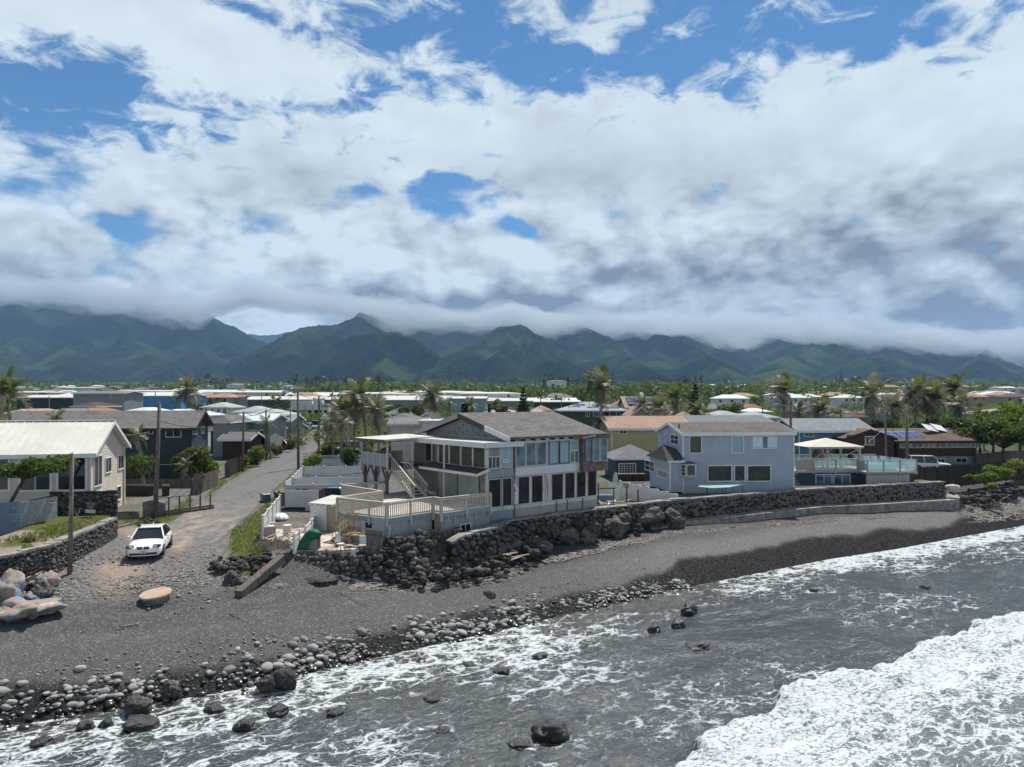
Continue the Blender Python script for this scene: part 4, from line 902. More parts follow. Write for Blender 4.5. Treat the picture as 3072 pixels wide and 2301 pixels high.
def clad(a, b, z0, z1, m, pw, name='panel', inset=.12):
    d = (b - a); L = d.length; d.normalize(); n = Vector((-d.y, d.x, 0)); rot = Matrix((Vector((d.x, d.y, 0)), n, Vector((0, 0, 1)))).transposed(); k = max(1, round(L / pw))
    for i in range(k):
        c = a + d * (L * (i + .5) / k) + n * inset
        MB().box((c.x, c.y, (z0 + z1) / 2), (L / k - .012, .05 + .02 * (i % 2), z1 - z0), rot).build(name, M[m], deck)
clad(pB, pA, 2.6, ZD - .2, 'mh_white', .30, 'plank'); clad(pA, pF, 2.5, ZD - .2, 'mh_panel', 1.2); clad(pF, pG, 2.5, ZD - .2, 'w_tan', .7); clad(pG, pHh, 2.5, ZD - .2, 'mh_blue', .30, 'plank')
dAB = (pA - pB).normalized(); nAB = Vector((-dAB.y, dAB.x, 0)) * -1; Lab = (pA - pB).length
pl = Plane((K.x + HC * pB.x - HS * pB.y, K.y + HS * pB.x + HC * pB.y), (HC * dAB.x - HS * dAB.y, HS * dAB.x + HC * dAB.y))
window(deck, Vector((pB.x, pB.y, 0)) - nAB * .05, dAB, nAB, pl.t(1096), pl.t(1144), 4.35, 4.68, 'glass', 1, .05, 'mh_white')
MB().box(Vector((pB.x, pB.y, 3.75)) + dAB * pl.t(1063) - nAB * .06, (.85, .05, 1.9), Matrix((dAB, -nAB, Vector((0, 0, 1)))).transposed()).build('door', M['mh_white'], deck)
dGH = (pHh - pG).normalized(); nGH = Vector((dGH.y, -dGH.x, 0)); plg = Plane((K.x + HC * pG.x - HS * pG.y, K.y + HS * pG.x + HC * pG.y), (HC * dGH.x - HS * dGH.y, HS * dGH.x + HC * dGH.y))
window(deck, Vector((pG.x, pG.y, 0)) - nGH * .06, dGH, nGH, plg.t(1383), plg.t(1411), 3.45, 4.15, 'glass', 1, .06, 'white')
# ---------------------------------------------------------------- raised porch, stair and porch roof
ZP = 7.0; py0, py1 = 7.4, 12.6
def hp(px, py, z): p = onz(px, py, z); return hl(p)
porch = MB().bx(-2.6, 1.15, 8.6, 12.6, ZP - .18, ZP).build('porch_floor', M['wood_grey'], main_house)
for i in range(4): MB().bx(-2.66, -2.60, 8.62 + i * 1.0, 9.56 + i * 1.0, ZP + .05, ZP + .95).build('rail_panel', M['w_panel'], porch)
MB().bx(-2.70, -2.56, 8.55, 12.65, ZP + .96, ZP + 1.02).build('handrail', M['wood_pale'], porch)
for i in range(5): MB().bx(-2.72, -2.61, 8.53 + i * 1.0, 8.63 + i * 1.0, ZP - .2, ZP + (2.05 if i in (0, 2, 4) else .97)).build('post', M['wood_pale'], porch)
for i in range(3): MB().bx(-2.55 + i * 1.2, -1.45 + i * 1.2, 12.56, 12.60, ZP + .05, ZP + .95).build('rail_panel', M['w_panel'], porch)
pr = MB().prism([(-3.2, 8.0, 9.02), (-3.2, 13.2, 8.95), (1.6, 13.2, 9.12), (1.6, 8.0, 9.14)], (0, 0, .12)).build('porch_roof', M['roof_white'], main_house)
MB().bx(-3.27, -3.21, 7.95, 13.25, 8.86, 9.1).build('fascia', M['wood_grey'], pr)
for y in (8.9, 10.6, 12.3):
    MB().bx(-2.62, -2.42, y - .1, y + .1, ZD, ZP - .2).build('post', M['wood_grey'], porch)
    for s in (-1, 1): MB().bar((-2.52, y + s * .1, ZP - .95), (-2.52, y + s * .62, ZP - .2), .10, .12).build('brace', M['wood_grey'], porch)
st = empty('stair', (0, 0, 0)); st.parent = main_house
s0, s1 = Vector((-1.9, 8.6, ZP)), Vector((-1.9, 5.2, ZD))
for xx in (-2.35, -1.35):
    MB().bar((xx, 8.6, ZP - .12), (xx, 5.2, ZD), .06, .28).build('stringer', M['wood_pale'], st)
    MB().bar((xx, 8.6, ZP + .9), (xx, 5.2, ZD + .95), .08, .06).build('handrail', M['wood_pale'], st)
    for i in range(12): t = (i + .5) / 12; MB().bx(xx - .022, xx + .022, 8.6 - 3.4 * t - .02, 8.6 - 3.4 * t + .02, ZP - 1.97 * t, ZP + .92 - 1.93 * t).build('baluster', M['wood_pale'], st)
for i in range(10): t = (i + 1) / 10.5; MB().bx(-2.30, -1.40, 8.6 - 3.4 * t - .02, 8.6 - 3.4 * t + .26, ZP - 1.97 * t, ZP - 1.97 * t + .04).build('step', M['wood_pale'], st)
MB().bx(-1.02, -.92, 3.6, 3.7, ZD, 8.9).build('post', M['wood_pale'], main_house)
for xx, yy in ((-.9, 8.0), (.2, 7.0)): MB().bx(xx - .06, xx + .06, yy - .06, yy + .06, ZP, 8.95).build('post', M['wood_pale'], main_house)
# ================================================================ road, drives, retaining walls, sea wall
def fn_asph(b, p):
    v = wco(b); n = b.noise(v, 2.0, 6, .65); n2 = b.noise(v, .22, 5, .6); sp = b.noise(v, 45., 3, .7)
    col = b.mix(n, (.11, .108, .106), (.165, .16, .156)); col = b.mix(b.ss(sp, .58, .75, 0, .4), col, (.20, .195, .19))
    x, y, z = b.sep(v)
    sand = b.m('MULTIPLY', b.ss(y, 62., 44.), b.ss(b.noise(b.xyz(b.m('MULTIPLY', x, 1.4), b.m('MULTIPLY', y, .5), 0.), .55, 6, .65), .40, .66))
    col = b.mix(b.m('MULTIPLY', sand, .8), col, (.36, .28, .21))
    cr = b.vor(b.vm('ADD', v, b.vm('SCALE', b.xyz(n, n2, 0.), 2.0)), .28, 'DISTANCE_TO_EDGE'); col = b.mix(b.ss(cr, .012, .004, 0, .7), col, (.045, .044, .043))
    b.put(p.inputs['Base Color'], col); p.inputs['Roughness'].default_value = .88; p.inputs['Specular IOR Level'].default_value = .03; b.put(p.inputs['Normal'], b.bump(sp, .25, .01))
M['asphalt'] = mat('asphalt', fn=fn_asph)
RL = [(-21.6, 40.2), (-22.4, 44.5), (-24.6, 54.2), (-27.2, 66.0), (-30.4, 81.6), (-34.7, 108.9), (-45.8, 165), (-68, 260), (-150, 560)]
RR = [(-17.7, 40.6), (-18.2, 45.5), (-19.2, 51.9), (-21.7, 64.5), (-25.0, 82.4), (-30.3, 110.0), (-41.2, 166), (-63, 262), (-144, 562)]
def strip(name, A, B, lift, m, nsub=10):
    v = []; f = []
    for i in range(len(A) - 1):
        for k in range(nsub + (i == len(A) - 2)):
            t = k / nsub
            for j in range(5):
                u = j / 4; x = (A[i][0] * (1 - t) + A[i + 1][0] * t) * (1 - u) + (B[i][0] * (1 - t) + B[i + 1][0] * t) * u; y = (A[i][1] * (1 - t) + A[i + 1][1] * t) * (1 - u) + (B[i][1] * (1 - t) + B[i + 1][1] * t) * u
                v.append((x, y, ground_z(x, y) + lift * min(1, (i * nsub + k) / 8 - .9 if name == 'road' else 1) + .02 * math.sin(u * math.pi)))
    n = len(v) // 5
    for i in range(n - 1):
        for j in range(4): f.append((i * 5 + j, i * 5 + j + 1, i * 5 + j + 6, i * 5 + j + 5))
    me = bpy.data.meshes.new(name); me.from_pydata(v, [], f); return tag(link(name, me, m, smooth=True), kind='structure')
road = strip('road', RL, RR, .05, M['asphalt'])
def slab(name, pts, lift, m, z=None):
    w = [onz(px, py, zz) for px, py, zz in pts]; zz = z if z is not None else max(p.z for p in w) + lift
    mb = MB().prism([(p.x, p.y, zz - .35) for p in w], (0, 0, .35)); return tag(mb.build(name, m), kind='structure')
M['drive'] = mat('drive_concrete', fn=mottled((.40, .33, .27), (.56, .49, .42), .9, .9, .3, 25, (.27, .22, .18), .35, world=True))
slab('driveway', [(748, 1552, 3.4), (806, 1512, 3.4), (836, 1490, 3.4), (860, 1500, 3.4), (935, 1506, 3.4), (990, 1515, 3.4), (1100, 1600, 3.3), (1135, 1652, 3.3), (1000, 1660, 3.3), (880, 1660, 3.3), (850, 1630, 3.3), (800, 1590, 3.4)], 0, M['drive'], 3.47)
slab('driveway', [(372, 1528, 3.4), (455, 1528, 3.4), (540, 1500, 3.45), (610, 1494, 3.5), (560, 1470, 3.5), (375, 1480, 3.5)], 0, M['drive'], 3.52)
# ---------------------------------------------------------------- lava-stone walls
STONES = [rock_mesh(k, M['lava'], 1 if k < 6 else 2, .28) for k in range(10)]
def stone_wall(name, label, poly, zb, zt, thick=.55, stone=.32, parts=300, cap='concrete', inward=1, jit=.05, cat='wall', body='mortar', ends=True):
    """mortared wall along a polyline; its stones stand proud of the mortar"""
    e = empty(name, (poly[0][0], poly[0][1], 0), 0, label, cat); O = Vector((poly[0][0], poly[0][1], 0))
    mb = MB(); cp = MB(); cand = []
    n = len(poly); nor = []
    for i in range(n):
        a = Vector(poly[max(i - 1, 0)]); b = Vector(poly[min(i + 1, n - 1)]); d = (b - a).normalized(); nor.append(Vector((-d.y, d.x)) * inward)
    P = [Vector(p) for p in poly]
    for i in range(n - 1):
        z0a, z0b, z1a, z1b = zb[i], zb[i + 1], zt[i], zt[i + 1]; q0, q1 = P[i] + nor[i] * thick, P[i + 1] + nor[i + 1] * thick; g = random.Random(i)
        vs = [Vector((P[i].x, P[i].y, z0a)), Vector((P[i + 1].x, P[i + 1].y, z0b)), Vector((q1.x, q1.y, z0b)), Vector((q0.x, q0.y, z0a)), Vector((P[i].x, P[i].y, z1a)), Vector((P[i + 1].x, P[i + 1].y, z1b)), Vector((q1.x, q1.y, z1b)), Vector((q0.x, q0.y, z1a))]
        mb.add([v - O for v in vs], [(0, 3, 2, 1), (4, 5, 6, 7), (0, 1, 5, 4), (1, 2, 6, 5), (2, 3, 7, 6), (3, 0, 4, 7)])
        L = (P[i + 1] - P[i]).length; d = (P[i + 1] - P[i]).normalized(); k = max(1, int(L / .6))
        for s in range(k):         # uneven coping
            t0, t1 = s / k, (s + 1) / k; h = .05 + .07 * g.random(); ex = .03 + .05 * g.random()
            c = [P[i].lerp(P[i + 1], t0) - nor[i].lerp(nor[i + 1], t0) * ex, P[i].lerp(P[i + 1], t1) - nor[i].lerp(nor[i + 1], t1) * ex, q0.lerp(q1, t1) + nor[i] * .03, q0.lerp(q1, t0) + nor[i] * .03]
            za, zc = z1a + (z1b - z1a) * t0, z1a + (z1b - z1a) * t1
            cp.add([(c[0].x - O.x, c[0].y - O.y, za - .04), (c[1].x - O.x, c[1].y - O.y, zc - .04), (c[2].x - O.x, c[2].y - O.y, zc - .04), (c[3].x - O.x, c[3].y - O.y, za - .04),
                    (c[0].x - O.x, c[0].y - O.y, za + h), (c[1].x - O.x, c[1].y - O.y, zc + h), (c[2].x - O.x, c[2].y - O.y, zc + h), (c[3].x - O.x, c[3].y - O.y, za + h)], [(4, 5, 6, 7), (0, 1, 5, 4), (1, 2, 6, 5), (2, 3, 7, 6), (3, 0, 4, 7)])
        rows = max(1, int((max(z1a, z1b) - min(z0a, z0b)) / (stone * .78)))
        for r in range(rows):
            x = g.uniform(0, stone)
            while x < L:
                sz = stone * g.uniform(.55, 1.6); t = x / L; z0, z1 = z0a + (z0b - z0a) * t, z1a + (z1b - z1a) * t
                z = z0 + (z1 - z0) * min(max(r + .5 + g.uniform(-.5, .5), .3), rows - .35) / rows
                p = P[i] + d * x - nor[i] * (-.02 + jit * g.random()); cand.append((sz * F / p.y, (p.x - O.x, p.y - O.y, z), sz, math.atan2(d.y, d.x), g.random())); x += sz * .92
    w = mb.build('mortar', M[body], e); cp.build('coping', M[cap], w)
    cand.sort(key=lambda c: -c[0])
    for i, (_, p, sz, rz, r) in enumerate(cand[:parts]):
        o = link('stone', STONES[int(r * 97) % 6], None, w, loc=p); o.rotation_euler = (r * 6, 0, rz) if r < .5 else (r * 3, .3, rz + .2); o.scale = (sz * 1.1, sz * .55, sz * .95)
    if len(cand) > parts:
        rest = MB()
        for _, p, sz, rz, r in cand[parts:]: rest.rock(p, (sz * 1.1, sz * .5, sz * .95), int(r * 97) % 8, 1, .28, Matrix.Rotation(rz, 3, 'Z'))
        tag(rest.build('stones', M['lava'], w), kind='stuff')
    return e
sw = [(p[0] + .0, p[1] - .3) for p in WALL[4:14]]
sw = [(-3.6, 42.7)] + sw
stone_wall('sea_wall', 'long dark lava-stone sea wall with pale coping between beach and houses', sw, [1.4] * 4 + [1.5] * 7, [3.45, 3.80] + [3.92] * 9, .6, .36, 300, 'concrete', 1)
# return end of the sea wall and its concrete footing
ft = []
for (x, y), o in zip(sw[5:], (.5, .75, .85, .95, 1.1, 1.25)): ft.append((x + .5 * o, y - .85 * o))
fo = empty('sea_wall_footing', (ft[0][0], ft[0][1], 0), 0, 'curved grey concrete footing along the foot of the sea wall', 'footing'); FO = Vector((ft[0][0], ft[0][1], 0))
ft2 = ft + [(44.3, 70.8), (45.6, 72.2)]; inn = [(p[0] - .15, p[1] + .1) for p in sw[5:]] + [(43.4, 71.6), (44.2, 73.0)]
zt_ = [2.02, 2.25, 2.4, 2.45, 2.4, 2.35, 2.35, 2.4]
for i in range(len(ft2) - 1):
    a, b, c, d = ft2[i], ft2[i + 1], inn[i + 1], inn[i]; vs = [Vector((q[0], q[1], .6)) - FO for q in (a, b, c, d)] + [Vector((q[0], q[1], z)) - FO for q, z in ((a, zt_[i]), (b, zt_[i + 1]), (c, zt_[i + 1] + .1), (d, zt_[i] + .1))]
    MB().add(vs, [(0, 3, 2, 1), (4, 5, 6, 7), (0, 1, 5, 4), (1, 2, 6, 5), (2, 3, 7, 6), (3, 0, 4, 7)]).build('segment', M['concrete'], fo)
# tan broken block at the wall end
tag(MB().rock((0, 0, 0), (1.5, 1.1, .7), 3, 2, .2).build('broken_slab', M['concrete_pale'], loc=onz(2858, 1462, 3.4)), 'pale broken slab on the corner end of the sea wall', 'slab')
# retaining wall beside the road end, with its terrace
RW = [(-24.6, 44.6), (-23.6, 39.6), (-22.7, 35.4), (-23.4, 33.2), (-25.0, 31.6)]
stone_wall('retaining_wall', 'dark lava-stone retaining wall beside the road end, behind a leaning pole', RW[::-1], [2.2, 2.3, 2.5, 2.9, 3.2], [4.7, 4.75, 4.8, 4.7, 4.62], .4, .20, 300, 'concrete', -1 if False else 1, .03)
tz = MB(); TP = [(-24.9, 44.5), (-23.9, 39.6), (-23.05, 35.4), (-23.8, 33.4), (-25.4, 32.2), (-27.8, 38.5), (-28.7, 42.2), (-33, 43), (-33, 48.6), (-27.5, 48.6)]
def terr():
    n = 26; v = []; xs = np.linspace(-33, -22.8, n); yy = np.linspace(31.6, 48.6, 34); X, Y = np.meshgrid(xs, yy); sd = poly_sd(X, Y, TP)
    Z = np.where(sd > -.3, 4.52 + .2 * (fbm(X * .4, Y * .4, 4, 5) - .5) - .10 * (X + 24) * .12, 4.4); Z = np.where(sd < 0, Z - .05, Z)
    g = sst(fbm(X * .35, Y * .35, 4, 61) + .22 * sst(Y, 37, 43) - .16, .44, .56); A = np.stack([np.full_like(X, .9), 1 - g, g, np.zeros_like(X)], -1); B = np.stack([X * 0, X * 0, X * 0, X * 0 + 1], -1)
    return grid_mesh('terrace', X, Y, Z, sd > -.25, {'ma': A, 'mb': B})
tag(link('terrace_ground', terr(), M_ground), kind='structure')
# ---------------------------------------------------------------- painted block walls
def block_wall(name, label, a, b, z0, z1a, z1b, m, thick=.2, bw=.4, bh=.2, cat='wall'):
    a, b = Vector(a), Vector(b); d = (b - a); L = d.length; d.normalize(); e = empty(name, (a.x, a.y, 0), math.atan2(d.y, d.x), label, cat)
    MB().prism([(.02, .02, z0 - .3), (L - .02, .02, z0 - .3), (L - .02, .02, z1b - .03), (.02, .02, z1a - .03)], (0, thick - .04, 0)).build('core', M['mortar'], e)
    full = MB().bx(.006, bw - .006, 0, thick, .005, bh - .005).mesh('block'); full.materials.append(M[m]); r = 0
    while z0 + (r + 1) * bh <= max(z1a, z1b) + .01:
        x = -(bw / 2) * (r % 2)
        while x < L - .05:
            x0, x1 = max(x, 0), min(x + bw, L); zt = z0 + (r + 1) * bh
            if zt <= z1a + (z1b - z1a) * ((x0 + x1) / 2 / L) + .06:
                if x1 - x0 > bw - .01: link('block', full, None, e, loc=(x0, rnd.uniform(-.006, .006), z0 + r * bh))
                else: MB().bx(x0 + .006, x1 - .006, 0, thick, .005, bh - .005).build('block', M[m], e, loc=(0, 0, z0 + r * bh))
            x += bw
        r += 1
    return e
M['blk_grey'] = mat('grey_block', fn=mottled((.27, .29, .30), (.37, .39, .40), 2.5, .85, .35, 25, (.20, .21, .21), .8, rnd_amt=.06))
M['blk_blue'] = mat('blue_block', fn=mottled((.125, .185, .26), (.19, .25, .32), 2.0, .8, .35, 25, (.085, .11, .15), .9, rnd_amt=.08))
cG = at(58, 1507, 42.0); dG = at(173, 1484, 44.8)
block_wall('block_wall', 'grey painted concrete-block wall behind the terrace', (cG.x, cG.y), (dG.x, dG.y), 4.4, 6.0, 6.1, 'blk_grey')
block_wall('block_wall', 'cracked blue painted concrete-block wall at the photo edge', (cG.x - 4.5, cG.y - .9), (cG.x, cG.y - .02), 2.6, 6.0, 6.0, 'blk_blue')
sg = MB().box((0, 0, 0), (.30, .02, .22)).build('notice', M['white'], loc=at(164, 1503, 44.3) + Vector((0, -.25, 0))); M['red'] = mat('red_paint', (.45, .03, .04), .5)
sg.rotation_euler.z = .3; MB().bx(-.13, .13, -.016, -.011, -.02, .09).build('red_panel', M['red'], sg); tag(sg, 'small red and white notice on the grey block wall', 'sign')
stone_wall('yard_wall', 'tall dark lava-stone yard wall in front of the cream house', [(-29.6, 45.9), (-25.9, 46.9)], [4.2, 3.4], [6.0, 5.95], .4, .24, 140, 'mortar', 1, .03)
# FOR SALE sign
fs = empty('for_sale_sign', at(272, 1560, 45.4), R(6), 'black FOR SALE board on a post by the lava wall', 'sign'); fs.location.z = 4.45
MB().bx(-.03, .03, 0, .05, 0, .5).build('post', M['wood_dark'], fs); bd = MB().box((0, 0, .72), (.68, .035, .74), Matrix.Rotation(R(4), 3, 'Y')).build('board', M['black'], fs)
MB().box((-.01, -.021, .50), (.60, .006, .22), Matrix.Rotation(R(4), 3, 'Y')).build('white_panel', M['white'], bd)
def text(name, body, size, loc, rot, m, parent=None, ext=.002, align='CENTER'):
    cu = bpy.data.curves.new(name, 'FONT'); cu.body = body; cu.size = size; cu.extrude = ext; cu.align_x = align; cu.align_y = 'CENTER'; cu.materials.append(m)
    o = bpy.data.objects.new(name, cu); C.objects.link(o); o.location = loc; o.rotation_euler = rot
    dg = bpy.context.evaluated_depsgraph_get(); me = bpy.data.meshes.new_from_object(o.evaluated_get(dg)); me.materials.clear()
    bpy.data.objects.remove(o); o = link(name, me, m, parent, loc=loc); o.rotation_euler = rot
    return o
text('lettering', 'FOR SALE', .135, (.02, -.024, .98), (R(90), R(4), 0), M['white'], bd)
for k, (wd, zz) in enumerate(((.42, .84), (.36, .77), (.26, .70))): MB().box((.005, -.021, zz), (wd, .004, .028), Matrix.Rotation(R(4), 3, 'Y')).build('print_line', M['steel'], bd)
# low concrete walls and the timber frame by the second pole
tag(MB().bx(0, 2.1, 0, .18, -.2, .65).build('low_wall', M['concrete'], loc=(*onz(323, 1562, 3.4)[:2], 3.4), rz=R(4)), 'low dark concrete wall beside the cream house drive', 'wall')
tag(MB().prism([(0, 0, -.2), (1.5, 0, -.2), (1.5, 0, 1.05), (.6, 0, 1.35), (0, 0, 1.25)], (0, .16, 0)).build('concrete_panel', M['concrete'], loc=(*onz(428, 1558, 3.4)[:2], 3.4), rz=R(30)), 'upright grey concrete panel next to a dark utility pole', 'wall')
fr = empty('timber_fence', (*onz(472, 1555, 3.45)[:2], 3.4), R(54), 'open grey timber fence frame with square posts by the roadside', 'fence')
for i in range(6): MB().bx(i * .82, i * .82 + .09, 0, .09, 0, 1.5 - .03 * i).build('post', M['wood_grey'], fr)
MB().bar((-.1, .04, 1.48), (2.1, .04, 1.45), .11, .05).build('rail', M['wood_grey'], fr)
for k in range(3): MB().bar((-.15, -.03, .10 + k * .18), (4.4, -.03, .10 + k * .18), .035, .15).build('plank', M['wood_grey'], fr)
# ---------------------------------------------------------------- big squared log and leaning timbers
lg = (onz(716, 1790, 2.35), onz(846, 1680, 3.35))
tag(MB().bar(lg[0] + Vector((0, 0, .1)), lg[1] + Vector((0, 0, .1)), .42, .40).build('timber_beam', M['wood_grey']), 'heavy squared timber beam leaning down the rocks to the sand', 'beam')
# ================================================================ boulders, cobbles, pebbles, driftwood
def peb_fn(c1, c2, rough, spec=.4):
    def fn(b, p):
        oi = b.n('ShaderNodeObjectInfo').outputs['Random']; ri = b.n('ShaderNodeNewGeometry').outputs['Random Per Island']; v = wco(b); n = b.noise(v, 6., 5, .65)
        col = b.mix(b.m('FRACT', b.m('ADD', oi, ri)), c1, c2); col = b.mix(b.ss(n, .35, .75, 0, .45), col, tuple(k * .6 for k in c1))
        b.put(p.inputs['Base Color'], col); p.inputs['Roughness'].default_value = rough; p.inputs['Specular IOR Level'].default_value = spec; b.put(p.inputs['Normal'], b.bump(n, .25, .03))
    return fn
M['cob_dry'] = mat('dry_cobble', fn=peb_fn((.14, .138, .134), (.38, .375, .36), .85, .25))
M['cob_wet'] = mat('wet_cobble', fn=peb_fn((.014, .014, .014), (.045, .043, .040), .28, .5))
M['boulder_wet'] = mat('wet_lava', fn=mottled((.007, .007, .007), (.022, .021, .020), 6, .32, .9, 14, world=True, spec=.6, bdist=.08))
def rock_thing(name, label, p, size, seed, m, sub=3, rough=.3, rot=0.0, cat='boulder', group=None):
    o = link(name, rock_mesh(seed, M[m], sub, rough), None, loc=p); o.scale = size; o.rotation_euler = (.15 * math.sin(rot * 3), .15 * math.cos(rot * 5), .35 * math.sin(rot * 7)); return tag(o, label, cat, group)
# boulders along the sea wall: pixel centre, width px, height px, z of centre
BW = [(1167, 1690, 62, 50, 2.2, 'rounded grey boulder at the deck corner beside white sheet scraps'), (1440, 1658, 50, 44, 2.3, 'smooth round dark boulder, first of a pair under the broken wall end'), (1487, 1654, 54, 46, 2.3, 'smooth round dark boulder, second of a pair under the broken wall end'),
      (1764, 1604, 58, 48, 2.4, 'smooth rounded boulder standing in the middle of the rubble'), (1838, 1580, 84, 50, 2.6, 'broad dark boulder with a flat top against the sea wall'), (1786, 1582, 40, 34, 3.0, 'upright boulder behind the smooth rounded one'), (1734, 1573, 46, 30, 3.1, 'boulder perched on the mortar rubble'),
      (1700, 1612, 64, 48, 2.3, 'rough crusted lava boulder half buried in mortar rubble'), (1946, 1550, 88, 44, 2.9, 'ropy lava boulder with folded bands near the wall corner'), (2018, 1552, 60, 40, 2.7, 'pale lava boulder closest to the straight wall'), (1904, 1586, 46, 24, 2.1, 'flat boulder lying on the sand below the ropy lava'),
      (2022, 1575, 48, 26, 2.1, 'flat grey boulder on the sand at the start of the footing'), (1550, 1640, 44, 38, 2.4, 'angular boulder beside a bleached stick'), (1598, 1634, 44, 42, 2.4, 'boulder under a white board scrap'), (1524, 1644, 36, 30, 2.4, 'small brown boulder between two dark ones'), (1494, 1618, 42, 26, 2.9, 'tan square-edged block on the rubble'),
      (1292, 1692, 54, 44, 2.2, 'grey boulder draped with dry twigs'), (1360, 1686, 46, 38, 2.2, 'grey boulder below the rock heap end'), (1244, 1684, 40, 36, 2.3, 'dark boulder right of the white sheet scraps'), (1215, 1648, 50, 30, 2.8, 'boulder at the top of the heap by the pale panels'), (1275, 1640, 46, 30, 2.8, 'grey boulder on the heap below the small deck window'),
      (1330, 1640, 40, 30, 2.8, 'boulder under the tumbled end of the sea wall'), (1372, 1625, 44, 34, 3.0, 'broken wall stone at the tumbled end'), (1640, 1640, 40, 34, 2.2, 'small boulder in the middle of the rubble line'), (1660, 1590, 40, 34, 2.9, 'mortar-crusted stone high on the rubble'), (1870, 1556, 40, 30, 3.1, 'stone tucked behind the ropy lava boulder'),
      (720, 1700, 40, 34, 3.1, 'dark upright boulder left of the mossy slope'), (698, 1740, 44, 42, 2.8, 'pitted lava boulder in the rubble by the log'), (665, 1706, 32, 22, 3.1, 'pale flat-faced boulder in the rubble by the road end'), (742, 1756, 40, 30, 2.5, 'dark boulder under the lower end of the timber beam'), (830, 1770, 70, 36, 2.2, 'jagged dark ledge rock right of the timber beam'),
      (960, 1745, 90, 30, 2.3, 'long dark ledge rock at the foot of the dry-stone wall'), (1068, 1722, 52, 30, 2.3, 'tan-faced boulder at the end of the dry-stone wall'), (1098, 1708, 40, 44, 2.4, 'upright boulder where the dry-stone wall ends')]
for i, (px, py, w, h, z, lb) in enumerate(BW):
    p = onz(px, py, z); s = p.y / F; rock_thing('boulder', lb, p, (w * s * 1.08, w * s * .95, h * s * 1.15), i % 9, 'lava', 4, .42, i * .7, group='boulders along the sea wall')
# dry-stone wall below the drive: cobbles set one by one
dw = empty('dry_stone_wall', (-10.5, 40.3, 0), 0, 'dry-stone wall of round lava cobbles below the concrete drive', 'wall'); g = random.Random(5)
MB().prism([(-3.9, -.5, 1.2), (3.4, -.2, 1.2), (3.4, .25, 3.25), (-2.3, -.15, 3.2), (-3.6, -.4, 2.6)], (0, .5, 0)).build('core', M['mortar'], dw)
for r in range(7):
    x = -3.5 + g.uniform(0, .2) + (.9 if r > 4 else 0)
    while x < 3.3:
        s = g.uniform(.24, .46); o = link('stone', STONES[6 + int(g.random() * 4)], None, dw, loc=(x, -1.25 + .17 * r + .045 * x + g.uniform(-.06, .06), 1.45 + r * .285 + g.uniform(-.05, .05))); o.scale = (s * 1.2, s, s * .95); o.rotation_euler = (g.random() * 3, g.random(), g.random() * 6); x += s * 1.02
for i in range(26):
    s = g.uniform(.3, .55); o = link('stone', STONES[6 + int(g.random() * 4)], None, dw, loc=(-2.6 + i * .23, .05 + .02 * i + g.uniform(-.15, .15), 3.25 + g.uniform(-.05, .12))); o.scale = (s * 1.2, s, s * .8); o.rotation_euler = (g.random() * 3, 0, g.random() * 6)
# loose rubble (too many and too small to pick apart) along the walls and road end
rub = MB(); g = random.Random(11)
def scatter(mb, n, fn, smin, smax, zoff=.0, sub=1):
    for i in range(n):
        x, y = fn(g); s = smin + (smax - smin) * g.random() ** 2.2; z = ground_z(x, y)
        mb.rock((x, y, z + s * .15 + zoff * g.random()), (s * g.uniform(.9, 1.3), s * g.uniform(.8, 1.2), s * g.uniform(.5, .9)), int(g.random() * 9), sub, .3, Matrix.Rotation(g.random() * 6, 3, 'Z'))
def along(poly, spread, off):
    def fn(g):
        i = int(g.random() * (len(poly) - 1)); t = g.random(); a, b = poly[i], poly[i + 1]; d = Vector((b[0] - a[0], b[1] - a[1])).normalized(); n = Vector((d.y, -d.x)); k = off + spread * (g.random() - .5)
        return a[0] + (b[0] - a[0]) * t + n.x * k, a[1] + (b[1] - a[1]) * t + n.y * k
    return fn
scatter(rub, 420, along([(-7.5, 40.8), (-5.4, 41.6), (-3.4, 42.9), (-.8, 45.2), (.3, 47.6)], 2.2, .9), .12, .6, .75)
scatter(rub, 200, along([(.3, 47.6), (4.8, 51.6), (10.6, 55.7)], 1.2, .5), .12, .5, .7)
scatter(rub, 160, along([(-16.2, 38.6), (-14.2, 38.9), (-13.2, 39.4)], 2.0, .3), .12, .5, .25)
scatter(rub, 170, along([(43.5, 71), (47, 73.5), (52, 77), (58, 82)], 3.0, .6), .2, .9, .9)
scatter(rub, 60, along([(-24.3, 44), (-22.5, 36)], .6, .6), .1, .3, .05)
scatter(rub, 90, along([(-26.0, 51.5), (-24.3, 47.8)], 1.2, 0), .08, .35, .05)
tag(rub.build('rubble', M['lava'], smooth=True), kind='stuff')
r2 = MB(); scatter(r2, 170, along([(-7.3, 41.5), (-5.6, 42.6), (-4.2, 43.3), (-3.0, 44.0)], 1.3, .2), .22, .65, .55)
tag(r2.build('rubble', M['lava'], smooth=True), kind='stuff')
# dry-stone rubble over the tumbled wall end gets bigger singles
for i in range(70):
    x, y = along([(-7.2, 41.2), (-4.9, 42.4), (-3.2, 43.4), (-1.4, 44.6)], 2.0, .5)(g); s = g.uniform(.35, .7)
    rock_thing('rubble_stone', 'tumbled lava stone in the rock heap below the deck', (x, y, ground_z(x, y) + .15 + .35 * g.random()), (s * 1.2, s, s * .8), i % 9, 'lava', 2, .32, i, 'stone', 'tumbled stones below the deck')
